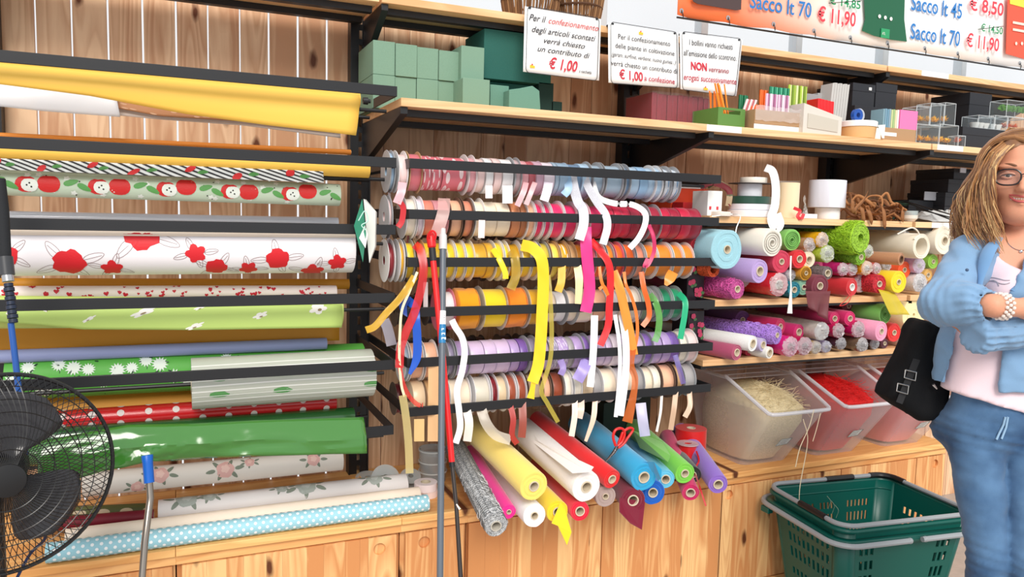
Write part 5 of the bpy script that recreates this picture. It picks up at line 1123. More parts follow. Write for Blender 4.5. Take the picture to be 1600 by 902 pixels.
G = [[(x0+(x1-x0)*i/14, 2.231+random.uniform(-.003, .002), zt+.012-.05*j/4+random.uniform(-.004, .004)) for j in range(5)] for i in range(15)]
MB().grid(G).build('torn_film', film((246, 240, 236), .30, .06), r, smooth=20, fix=False)
def sleeve(px0, px1, pt, pb, Y, mats, lab, n=8, name='straw_bundle', cat='straws', lean=0, sl=0):
    x0, x1 = atpx(px0, 1.85, Y), atpx(px1, 1.85, Y); xm = (x0+x1)/2; zt, zb = zpx(pt, xm, Y), max(zpx(pb, xm, Y), E1); rr_ = root(name, (xm, Y, zb), lab, cat); w = (x1-x0)/n
    for k in range(n):
        a = x0+w*(k+.5); MB().tube([(a, Y+.004*(k % 2), zb), (a+lean, Y+.004*(k % 2), zt-abs(k-n/2+.5)*sl)], w*.5, 6).build('straw', mats[k % len(mats)], rr_)
    return rr_
sleeve(1195, 1233, 148, 196, 2.28, [plain((226, 190, 214), .4), plain((176, 110, 150), .4), plain((240, 226, 236), .4)], 'pink and white striped straws standing in the cardboard tray', 12)
sleeve(1200, 1231, 137, 190, 2.34, [plain((20, 130, 96), .4), plain((90, 190, 150), .4)], 'teal green striped straws behind the pink striped ones', 9)
sleeve(1229, 1259, 134, 190, 2.34, [plain((176, 206, 70), .4), plain((232, 240, 180), .4), plain((120, 150, 40), .4)], 'lime green striped straws, right of the teal ones', 10)
sleeve(1185, 1199, 141, 190, 2.36, [plain((240, 110, 40), .4)], 'upright orange straws left of the teal ones', 4)
sleeve(1155, 1172, 155, 190, 2.36, [plain((232, 214, 214), .4), plain((200, 80, 90), .4)], 'slanting white and red straws behind the green basket', 5, lean=.03)
sleeve(1153, 1168, 149, 180, 2.40, [plain((30, 120, 80), .4)], 'dark green straws behind the slanting white ones', 4)
sticks(5, atpx(1166, 1.8, 2.29), 2.29, E1+.006, .09, .028, .006, plain((240, 100, 34), .5), 'short orange sticks leaning between the basket and the tray', .006)
sticks(5, atpx(1190, 1.8, 2.27), 2.265, E1+.03, .05, -.03, .004, plain((248, 144, 52), .5), 'light orange sticks lying over the tray front', .006)
r = root('paper_box', (2.5, 2.3, E1), 'off-white box with a slanted front, right of the cardboard tray', 'box')
x0, x1 = atpx(1254, E1, 2.215), atpx(1314, E1, 2.215); z0_, z1_ = zpx(161, x0, 2.215), zpx(184, x1, 2.215); PB = paper((214, 208, 198))
MB().prism([(x0, 2.215, E1), (x1, 2.215, E1), (x1, 2.215, z1_), (x0, 2.215, z0_)], (0, .004, 0)).build('front_side', PB, r); B(x0, x0+.004, 2.2195, 2.40, E1, z0_).build('left_side', PB, r); B(x1-.004, x1, 2.2195, 2.40, E1, z1_).build('right_side', PB, r)
B(x0+.0045, x1-.0045, 2.397, 2.40, E1, z1_).build('back_side', PB, r)
MB().prism([(x0+.02, 2.2125, E1+.02), (x1-.02, 2.2125, E1+.012), (x1-.02, 2.2125, z1_-.012), (x0+.02, 2.2125, z1_+.004)], (0, .002, 0)).build('front_panel', paper((200, 192, 178)), r)
sbox(1256, 1275, 147, 2.36, .08, E1, plain((150, 150, 152), .5), 'grey card box behind the slanted off-white box, left one', 'card_box', 'box')
sbox(1274, 1289, 146, 2.38, .08, E1, plain((166, 166, 166), .5), 'grey card box behind the slanted off-white box, right one', 'card_box', 'box')
r = root('red_sleeve_pack', (2.5, 2.3, E1), 'bright red ribbed pack sticking out of the slanted off-white box', 'pack')
x0, x1 = atpx(1277, 1.85, 2.26), atpx(1302, 1.85, 2.26); zt = zpx(155, (x0+x1)/2, 2.26)
for k in range(5): a = x0+(x1-x0)*k/5; B(a, a+(x1-x0)/5-.0006, 2.26, 2.32, E1, zt-.0015*k).build('rib', plain((220, 26, 34), .4), r, bev=.0015)
r = root('tall_pack', (2.6, 2.35, E1), 'tall pale grey stack of card strips, highest thing beside the black boxes', 'pack')
x0, x1 = atpx(1291, E1, 2.33), atpx(1318, E1, 2.33); zt = zpx(131, (x0+x1)/2, 2.33)
for k in range(7): a = x0+(x1-x0)*k/7; MB().hexa([(a, 2.33, E1), (a+.9*(x1-x0)/7, 2.33, E1), (a+.9*(x1-x0)/7+.016, 2.33, zt+.003), (a+.016, 2.33, zt+(.003 if k % 2 else 0))], [(a, 2.39, E1), (a+.9*(x1-x0)/7, 2.39, E1), (a+.9*(x1-x0)/7+.016, 2.39, zt), (a+.016, 2.39, zt)]).build('card_strip', paper((190, 188, 184)), r)
# tub with lid and tape
r = root('plastic_tub', (2.6, 2.3, E1), 'round tan tub with a white lid and torn receipt, right of the off-white box', 'tub')
c = np.array((atpx(1338, E1, 2.27), 2.27, E1)); R_ = (atpx(1359, E1, 2.27)-atpx(1317, E1, 2.27))/2
MB().lathe(c, (0, 0, 1), [(0, R_*.88), (.002, R_*.92), (.045, R_*.98), (.045, 0)], 28).build('tub_body', plain((222, 178, 120), .5), r)
MB().lathe(c+np.array((0, 0, .0455)), (0, 0, 1), [(0, R_*1.02), (.02, R_*1.03), (.022, R_*.98), (.022, 0)], 28).build('lid', WHITE, r)
MB().prism([(c[0]+R_*.35, c[1]-R_-.004, E1+.05), (c[0]+R_*.9, c[1]-R_-.004, E1+.055), (c[0]+R_*.86, c[1]-R_-.006, E1+.002), (c[0]+R_*.7, c[1]-R_-.006, E1+.002)], (0, .0008, 0)).build('receipt', paper((236, 234, 228)), r, smooth=0)
r = root('blue_tape_roll', c+np.array((0, 0, .07)), 'blue and clear tape roll standing on the white tub lid', 'tape')
MB().lathe(c+np.array((-.01, -.012, .0685+.024)), (0, 1, 0), [(0, .010), (0, .024), (.016, .024), (.016, .010)], 24, closed=True).build('blue_tape', plain((24, 76, 160), .3), r)
MB().lathe(c+np.array((.016, .006, .0685+.027)), (0, 1, 0), [(0, .018), (0, .027), (.014, .027), (.014, .018)], 24, closed=True).build('clear_tape', film((220, 226, 236), .5, .1), r)
sbox(1359, 1377, 200, 2.25, .05, E1, WHITE, 'small plain white box between the tub and the coloured cards', 'small_box', 'box')
BK = plain((38, 40, 46), .55, .35)
def giftbox(px0, px1, pt, Y, depth, zb, lab, lid=.012, h=None):
    x0, x1 = atpx(px0, zb, Y), atpx(px1, zb, Y); zt = h+zb if h else zpx(pt, (x0+x1)/2, Y); rr_ = root('gift_box', ((x0+x1)/2, Y, zb), lab, 'box', 'black gift boxes')
    B(x0+.0015, x1-.0015, Y+.0015, min(Y+depth, 2.70), zb, zt-.003).build('box_body', BK, rr_, bev=.001); lh = (zt-zb)*.34
    B(x0, x1, Y, min(Y+depth+.0015, 2.7015), zt-lh, zt).build('box_lid', BK, rr_, bev=.001); return x0, x1, zt
a = giftbox(1332, 1402, 168, 2.44, .22, E1, 'wide black gift box low behind the tape tub')
b = giftbox(1331, 1366, 131, 2.46, .2, a[2]+.0005, 'black gift box left on top of the wide one')
b = giftbox(1367, 1400, 131, 2.46, .2, a[2]+.0005, 'black gift box right on top of the wide one')
q = at(1361, 139, 2.455); B(q[0]-.008, q[0]+.006, 2.4565, 2.4595, q[2]-.006, q[2]+.006).build('sticker', WHITE, None, label='tiny white sticker on a black gift box', cat='sticker')
giftbox(1402, 1424, 155, 2.52, .15, E1, 'low black gift box at the right behind the pink card', h=.09)
r = root('card_holder', (2.8, 2.3, E1), 'brown card holder with blue, green and pink paper squares', 'box')
x0, x1 = atpx(1379, E1, 2.24), atpx(1430, E1, 2.24); zt = zpx(201, (x0+x1)/2, 2.24); xm = x0+(x1-x0)*.42
B(x0, x1, 2.24, 2.31, E1, zt).build('holder', KRAFT, r, bev=.001); B(x0+.006, xm-.004, 2.2385, 2.2398, E1+.02, E1+.034).build('label', WHITE, r)
z9 = zpx(172, xm, 2.24); cs = [(126, 158, 170), (120, 156, 176), (110, 150, 172), (140, 166, 180), (196, 206, 150), (160, 190, 130), (236, 214, 176), (240, 240, 230)]
for k, c_ in enumerate(cs): a = x0+(xm-x0+.012)*k/8; B(a, a+(xm-x0)/8-.0006, 2.245, 2.305, zt+.0003, z9+.0015*(k % 2)).build('paper_square', paper(c_), r)
B(xm+.014, x1+.006, 2.243, 2.30, zt+.0003, z9+.003).build('paper_square', paper((240, 122, 176)), r, label='pink paper square')
# clear flower boxes
CB = film((226, 234, 238), .07, .05); EDG = film((240, 244, 246), .7, .1)
def clearbox(px0, px1, pt, Y, depth, zb, lab, fl, h=None):
    x0, x1 = atpx(px0, zb, Y), atpx(px1, zb, Y); zt = zb+h if h else zpx(pt, (x0+x1)/2, Y); rr_ = root('clear_box', ((x0+x1)/2, Y+depth/2, zb), lab, 'box', 'clear boxes with artificial flowers')
    B(x0, x1, Y, Y+depth, zb, zt).build('clear_case', CB, rr_, bev=.001)
    mb = MB(); c8 = [(x, y, z) for z in (zb+.001, zt-.001) for y in (Y+.001, Y+depth-.001) for x in (x0+.001, x1-.001)]
    for i, j in ((0, 1), (2, 3), (4, 5), (6, 7), (0, 2), (1, 3), (4, 6), (5, 7), (0, 4), (1, 5), (2, 6), (3, 7)): mb.tube([c8[i], c8[j]], .0012, 4)
    mb.build('case_edges', EDG, rr_)
    mb = MB(); m2 = MB(); n = max(1, int((x1-x0)/.034)); R = random.Random(int(px0))
    for k in range(n):
        cx = x0+(x1-x0)*(k+.5)/n; cy = Y+depth*.4; cz = zb+.018
        if fl == 'white': mb.lathe((cx, cy, zb+.002), (0, 0, 1), [(0, .012), (.02, .018), (.026, .020), (.02, .010), (.02, 0)], 12, wob=.2); continue
        if fl == 'green':
            for q in range(50): a = R.uniform(0, 6.28); t = R.uniform(.1, 1.3); mb.tube([(cx, cy, cz+.01), (cx+math.cos(a)*math.sin(t)*.024, cy+math.sin(a)*math.sin(t)*.02, cz+.01+math.cos(t)*.03)], .0016, 3)
            continue
        for q in range(40):
            a = R.uniform(0, 6.28); t = R.uniform(.35, 1.45); L = R.uniform(.020, .031); d = Vector((math.cos(a)*math.sin(t), math.sin(a)*math.sin(t)*.8, math.cos(t))); s_ = d.cross(Vector((0, 0, 1))).normalized()*.0035; o = Vector((cx, cy, cz))
            mb.add([o, o+d*L*.6+s_, o+d*L, o+d*L*.6-s_], [(0, 1, 2, 3)])
        m2.ball((cx, cy, cz+.005), .006, 8, 5)
    mb.build('flower', plain({'yellow': (255, 194, 36), 'orange': (246, 110, 26), 'white': (236, 232, 226), 'green': (110, 166, 76)}[fl], .6), rr_, smooth=0 if fl in ('yellow', 'orange') else 35, fix=False)
    if m2.v: m2.build('flower_centre', plain((120, 80, 20), .7), rr_)
    return x0, x1, zt
l1 = clearbox(1431, 1466, 195, 2.24, .09, E1, 'lower left clear box with yellow artificial flowers', 'yellow')
l2 = clearbox(1467, 1496, 195, 2.235, .09, E1, 'lower right clear box with yellow artificial flowers', 'yellow')
clearbox(1497, 1508, 212, 2.225, .05, E1, 'small clear box with an orange flower at the right end of the yellow row', 'orange')
clearbox(1431, 1452, 167, 2.26, .07, l1[2]+.001, 'upper left clear box with yellow artificial flowers', 'yellow')
clearbox(1453, 1474, 162, 2.25, .07, l1[2]+.001, 'upper middle clear box with yellow artificial flowers', 'yellow')
clearbox(1475, 1492, 161, 2.25, .07, l2[2]+.001, 'upper right clear box with yellow artificial flowers', 'yellow')
a = giftbox(1502, 1570, 201, 2.30, .2, E1, 'wide black gift box under the clear boxes with white flowers')
b = giftbox(1500, 1530, 178, 2.45, .2, E1, 'tall black gift box left behind the white flower boxes', h=.125)
giftbox(1512, 1546, 146, 2.46, .2, b[2]+.001, 'dark grey-black gift box on top of the tall left one')
giftbox(1571, 1612, 208, 2.30, .2, E1, 'black gift box above the woman\u2019s hair')
giftbox(1562, 1600, 168, 2.48, .16, E1, 'black gift box deep at the right edge of the shelf', h=.12)
w1 = clearbox(1528, 1553, 181, 2.31, .08, a[2]+.001, 'left clear box with a white artificial flower', 'white')
w2 = clearbox(1554, 1573, 181, 2.31, .08, a[2]+.001, 'right clear box with a white artificial flower', 'white')
w3 = clearbox(1574, 1600, 184, 2.31, .08, a[2]+.001, 'clear box with an orange artificial flower at the right edge', 'orange')
clearbox(1572, 1612, 158, 2.31, .08, w3[2]+.001, 'clear box with a green artificial plant at the right edge', 'green')

# ================================================================== wicker bundles on the topmost shelf
for k, (p0, p1) in enumerate(((806, 886), (890, 954))):
    Y = 2.50; xa, xb = atpx(p0, Z2, Y), atpx(p1, Z2, Y); r = root('wicker_basket', ((xa+xb)/2, Y+.1, Z2), ['left', 'right'][k]+' brown twig basket standing on the topmost shelf', 'basket')
    cx, R_ = (xa+xb)/2, (xb-xa)/2; R = random.Random(k)
    for q in range(56):
        a = 2*math.pi*q/56; MB().tube(spline([(cx+math.cos(a)*R_*.82, Y+.10+math.sin(a)*R_*.8, Z2+.001), (cx+math.cos(a+.06)*R_*1.0, Y+.10+math.sin(a)*R_*.95, Z2+.07), (cx+math.cos(a+R.uniform(-.1, .15))*R_*1.15, Y+.10+math.sin(a)*R_*1.1, Z2+.17)], 3), .0042, 5).build('twig', plain((112, 78, 50) if q % 3 else (150, 112, 76), .8), r)
    for z_, k_ in ((.012, .86), (.09, 1.03), (.155, 1.14)): MB().tube([(cx+math.cos(a*.2618)*R_*k_*1.03, Y+.10+math.sin(a*.2618)*R_*k_, Z2+z_) for a in range(25)], .0045, 5, caps=False).build('woven_band', plain((84, 56, 38), .8), r)

# ================================================================== goods on shelf A (white reels etc.)
EA = ZA+.001
def reel(px, Y, zb, rpx, h, mat, lab, hole=.3, name='ribbon_reel', cat='reel', grp=None, X=None):
    x = atpx(px, zb, Y) if X is None else X; rr = rpx*mpp((x, Y, zb)); c = (x, Y, zb); k = root(name, c, lab, cat, grp)
    MB().lathe(c, (0, 0, 1), [(0, rr*hole), (0, rr*.985), (.0015, rr), (h-.0015, rr), (h, rr*.985), (h, rr*hole)], 36, closed=True, wob=.01).build('wound_ribbon', mat, k)
    MB().lathe(c, (0, 0, 1), [(.0005, rr*hole*.98), (h+.001, rr*hole*.98), (h+.001, rr*hole*.8), (.0005, rr*hole*.8)], 20, closed=True).build('reel_core', CORE, k)
    return x, zb+h, rr, k
WR = satin((244, 244, 250))
x, z, rr, k = reel(1170, 2.35, EA, 33, .026, WR, 'lowest white ribbon reel of the stack on the shelf')
x, z, rr, k = reel(1171, 2.35, z+.001, 32, .022, satin((234, 236, 248)), 'second white ribbon reel of the stack')
x, z, rr, k = reel(1171, 2.35, z+.001, 32, .028, satin((24, 72, 58)), 'dark green ribbon reel in the stack of white ones')
x, z, rr, k = reel(1171, 2.35, z+.001, 18.5, .046, satin((232, 232, 240)), 'tall narrow white reel above the dark green one')
MB().lathe((x, 2.35, z+.001), (0, 0, 1), [(0, 0), (0, 33*mpp((x, 2.35, z))), (.002, 33*mpp((x, 2.35, z))), (.002, 0)], 36).build('disc', plain((70, 66, 66), .5), None, label='thin dark disc near the top of the reel stack', cat='disc')
x, z, rr, k = reel(1177, 2.35, z+.0035, 20.5, .022, satin((246, 240, 228)), 'cream reel on top of the stack')
tail([(1196, 262, 2.29), (1207, 268, 2.27), (1212, 290, 2.25), (1211, 320, 2.235), (1205, 342, 2.225), (1212, 358, 2.22), (1219, 350, 2.22), (1214, 334, 2.235)], 12, W_, 'long white ribbon end hanging from the cream reel over the shelf edge')
r = root('card_box', (1.8, 2.3, EA), 'white cardboard box with two red squares, left of the white reels', 'box')
x0, x1 = atpx(1088, EA, 2.27), atpx(1127, EA, 2.27); zt = zpx(298, (x0+x1)/2, 2.27); x0 = max(x0, 1.752)
B(x0, x1, 2.27, 2.36, EA, zt).build('box_body', WHITE, r, bev=.001)
for u in (.12, .62): B(x0+(x1-x0)*u, x0+(x1-x0)*(u+.14), 2.2685, 2.2698, EA+.022, EA+.034).build('printed_square', plain((210, 60, 70), .5), r)
reel(1125, 2.265, EA, 16, .016, satin((232, 220, 208)), 'small flat beige ribbon reel at the shelf edge')
r = root('card_box', (1.8, 2.5, EA), 'white cardboard box with a red emblem standing behind the topmost rack', 'box')
x0, x1 = 1.80, 1.80+.10; 
block(1.755, 1.93, 2.50, 2.66, EA, EA+.105, 'orange-red box behind the white box with two squares', plain((226, 74, 40), .5), 'card_box', 'box')
x0, x1 = atpx(1052, 1.6, 2.50), atpx(1088, 1.6, 2.50)
B(1.757, 1.90, 2.51, 2.6, EA+.106, EA+.165).build('box_body', WHITE, r, bev=.001); MB().prism([(1.79, 2.508, EA+.136), (1.80, 2.508, EA+.148), (1.81, 2.508, EA+.136), (1.80, 2.508, EA+.124)], (0, .001, 0)).build('printed_emblem', plain((204, 50, 70), .5), r)
block(1.755, 1.87, 2.42, 2.49, EA, EA+.05, 'red box with blue lid left of the white reels', plain((196, 34, 40), .5), 'card_box', 'box')
for k, (c_, lb) in enumerate((((120, 30, 40), 'dark red'), ((90, 100, 70), 'olive tartan'), ((180, 160, 130), 'beige tartan'))):
    o = tail([(1095+k*10, 293-k*2, 2.42), (1110+k*6, 286, 2.40), (1128+k*4, 290+k*2, 2.38), (1140, 300+k*2, 2.36), (1138, 322, 2.36)], 9, printed(c_, (200, 180, 150), 40), lb+' ribbon lying loosely left of the dark green reel', name='loose_ribbon')
r = root('ribbon_reel', (2.1, 2.4, EA), 'tall cream ribbon roll in crumpled clear film, right of the white reels', 'reel')
x = atpx(1229, EA, 2.33); rr = 17*mpp((x, 2.33, EA)); zt = zpx(286, x, 2.33)
MB().lathe((x, 2.33, EA), (0, 0, 1), [(0, rr), (zt-EA, rr), (zt-EA, rr*.3), (zt-EA-.01, rr*.3), (zt-EA-.01, 0)], 32, wob=.02).build('wound_ribbon', satin((246, 222, 184)), r)
G = [[(x+math.cos(a)*rr*(1.12+.1*noise.noise(Vector((a*2, j*.7, 3)))), 2.33+math.sin(a)*rr*(1.12+.1*noise.noise(Vector((a*2, j*.7, 9)))), EA+(zt-EA+.01)*j/8) for j in range(9)] for a in [math.pi*(-.1+1.0*i/16) for i in range(17)]]
MB().grid(G).build('clear_film', film((226, 224, 220), .35, .08), r, smooth=20, fix=False)
G = [[(x+rr+.02*i/5+.012*random.random(), 2.29+.01*random.random(), EA+.002+(.09-.012*i)*j/6) for j in range(7)] for i in range(6)]
MB().grid(G).build('loose_film', film((226, 224, 220), .35, .08), r, smooth=20, fix=False)
tail([(1240, 325, 2.26), (1250, 330, 2.255), (1246, 338, 2.25), (1252, 342, 2.243), (1256, 334, 2.25)], 5, printed((220, 50, 60), (246, 236, 230), 40), 'small red and white ribbon scrap at the foot of the cream roll', name='loose_ribbon')
block(atpx(1253, EA, 2.27), atpx(1277, EA, 2.27), 2.27, 2.33, EA, EA+.018, 'flat white carton left of the small white pot', WHITE, 'card_box', 'box')
x, z, rr, k = reel(1292, 2.33, EA, 18.5, .045, plain((240, 240, 242), .4), 'small white drum under the big white drum', hole=.25)
x, z, rr, k = reel(1291, 2.33, z+.001, 27.5, .108, plain((232, 234, 246), .4), 'big white drum of wide ribbon on the small one', hole=.2)
# brown paper ribbon heap
r = root('paper_ribbon_heap', (2.5, 2.35, EA), 'tangled heap of brown paper ribbon with pointed ends hanging over the shelf edge', 'ribbon')
BR = [plain((150, 98, 58), .65), plain((118, 74, 46), .65), plain((176, 120, 74), .65)]; R = random.Random(5)
def strip(pts, w, mat, par, name):
    P = spline(pts, 5); mb = MB(); vs = []
    for i, p_ in enumerate(P):
        t = Vector(P[min(i+1, len(P)-1)]-P[max(i-1, 0)]).normalized(); s_ = t.cross(Vector((.2, 1, .35))).normalized(); ww = w*.5*(1 if i < len(P)-4 else (len(P)-1-i)/4+.05); vs += [Vector(p_)+s_*ww, Vector(p_)-s_*ww]
    mb.add(vs, [(2*i, 2*i+1, 2*i+3, 2*i+2) for i in range(len(P)-1)]); return mb.build(name, mat, par, solid=.0008, fix=False)
xa, xb = atpx(1312, EA, 2.36), atpx(1412, EA, 2.36)
for k in range(42):
    x = R.uniform(xa+.01, xb-.06); y = R.uniform(2.30, 2.44); zmax = .09*(1-((x-(xa+.07))/(xb-xa))**2*.8); z = EA+.006+R.uniform(0, zmax); L = R.uniform(.04, .12); a = R.uniform(-.7, .7)
    strip([(x, y, z), (x+L*.4, y+R.uniform(-.02, .02), min(z+R.uniform(0, .03), EA+.115)), (x+L*.8, y+R.uniform(-.03, .02), max(EA+.004, z+R.uniform(-.02, .02))), (x+L*.9, y-.03, max(EA+.003, z-.02)), (x+L*.6, y-.04, max(EA+.003, z-.01))], R.uniform(.008, .016), BR[k % 3], r, 'ribbon_coil')
for (a_, b_) in (((1336, 312), (1350, 349)), ((1345, 318), (1362, 352)), ((1372, 310), (1383, 358)), ((1404, 320), (1411, 348)), ((1356, 300), (1338, 336)), ((1325, 302), (1333, 334))):
    p, q = at(*a_, 2.30), at(*b_, 2.238); m_ = at((a_[0]+b_[0])/2+3, (a_[1]+b_[1])/2-6, 2.24); strip([p, m_, at(b_[0]-1, b_[1]-9, 2.236), q], .016, BR[0], r, 'hanging_strip')
# dark foliage, pot, bag, sticks
r = root('foliage_bunch', (2.8, 2.5, EA), 'dark green artificial grass bunch behind the white pot', 'plant'); xg = atpx(1392, EA, 2.42)
for k in range(70):
    a = R.uniform(-1.2, 1.3); L = R.uniform(.07, .16); x = xg+R.uniform(-.03, .06); MB().tube([(x, 2.46, EA+.003), (x+math.sin(a)*L*.5, 2.45, EA+.04+L*.3), (x+math.sin(a)*L, 2.43, EA+.02+L*.45)], [.003, .0026, .0006], 4).build('blade', plain((22, 62, 44) if k % 2 else (14, 44, 34), .6), r)
x = atpx(1421, EA, 2.29); rr = 11.5*mpp((x, 2.29, EA)); r = root('white_pot', (x, 2.29, EA), 'small round white pot with a glass rim between foliage and white bag', 'pot')
MB().lathe((x, 2.29, EA), (0, 0, 1), [(0, 0), (0, rr*.6), (.012, rr*.95), (.026, rr), (.026, 0)], 24).build('pot_body', plain((226, 218, 206), .5), r); MB().lathe((x, 2.29, EA+.0262), (0, 0, 1), [(0, rr*.97), (.018, rr*1.02), (.018, rr*.96), (0, rr*.9)], 24, closed=True).build('glass_rim', film((220, 230, 230), .35, .06), r)
xa, xb = atpx(1428, EA, 2.36), atpx(1520, EA, 2.36); G = []
for i in range(25):
    u = i/24; row = []
    for j in range(13):
        v = j/12; h = .055*math.sin(math.pi*min(1, u*1.0+.02))**.6*math.sin(math.pi*v)**.7*(1-.3*u)*(1+.6*noise.noise(Vector((u*9, v*6, 1)))); row.append((xa+(xb-xa)*u, 2.27+.16*v, EA+.002+max(0, h)))
    G.append(row)
MB().grid(G).build('plastic_bag', film((220, 222, 222), .75, .15), None, smooth=25, fix=False, label='crumpled white plastic bag lying right of the white pot', cat='bag', solid=.0008)
for k, (a_, b_) in enumerate((((1412, 314), (1502, 340)), ((1420, 318), (1508, 352)), ((1432, 326), (1500, 344)))):
    p, q = at(*a_, 2.40), at(*b_, 2.15); MB().tube([p, q], .0028, 6).build('black_stick', BLACK, None, label='%s thin black stick lying across the white bag' % ['uppermost', 'longest', 'lowest'][k], cat='stick')
a = giftbox(1474, 1514, 304, 2.44, .2, EA, 'lowest black gift box of the stack behind the plastic bag', h=.075)
b = giftbox(1476, 1516, 290, 2.44, .2, a[2]+.001, 'second black gift box of the stack behind the plastic bag', h=.062)
c_ = giftbox(1481, 1520, 270, 2.44, .2, b[2]+.001, 'third black gift box of the stack behind the plastic bag', h=.06)
giftbox(1490, 1530, 262, 2.45, .2, c_[2]+.001, 'topmost black gift box of the stack behind the plastic bag', h=.05)
giftbox(1418, 1466, 300, 2.50, .18, EA, 'wide black gift box left of the stack', h=.10)
q = at(1456, 290, 2.49); B(q[0]-.045, q[0]+.04, 2.488, 2.491, EA+.1015, EA+.14).build('white_card', plain((176, 180, 190), .5), None, label='pale grey card standing on the wide black gift box', cat='card')
for x_, lb in ((1504, 'left'), (1524, 'right')):
    q = at(x_, 266, 2.435); B(q[0]-.018, q[0]+.02, 2.432, 2.435, q[2]-.012, q[2]+.01).build('label_card', plain((186, 190, 200), .5), None, label='%s pale label on the topmost black gift box' % lb, cat='label')
giftbox(1530, 1570, 290, 2.45, .2, EA, 'black gift box hidden behind the woman\u2019s hair', h=.16)

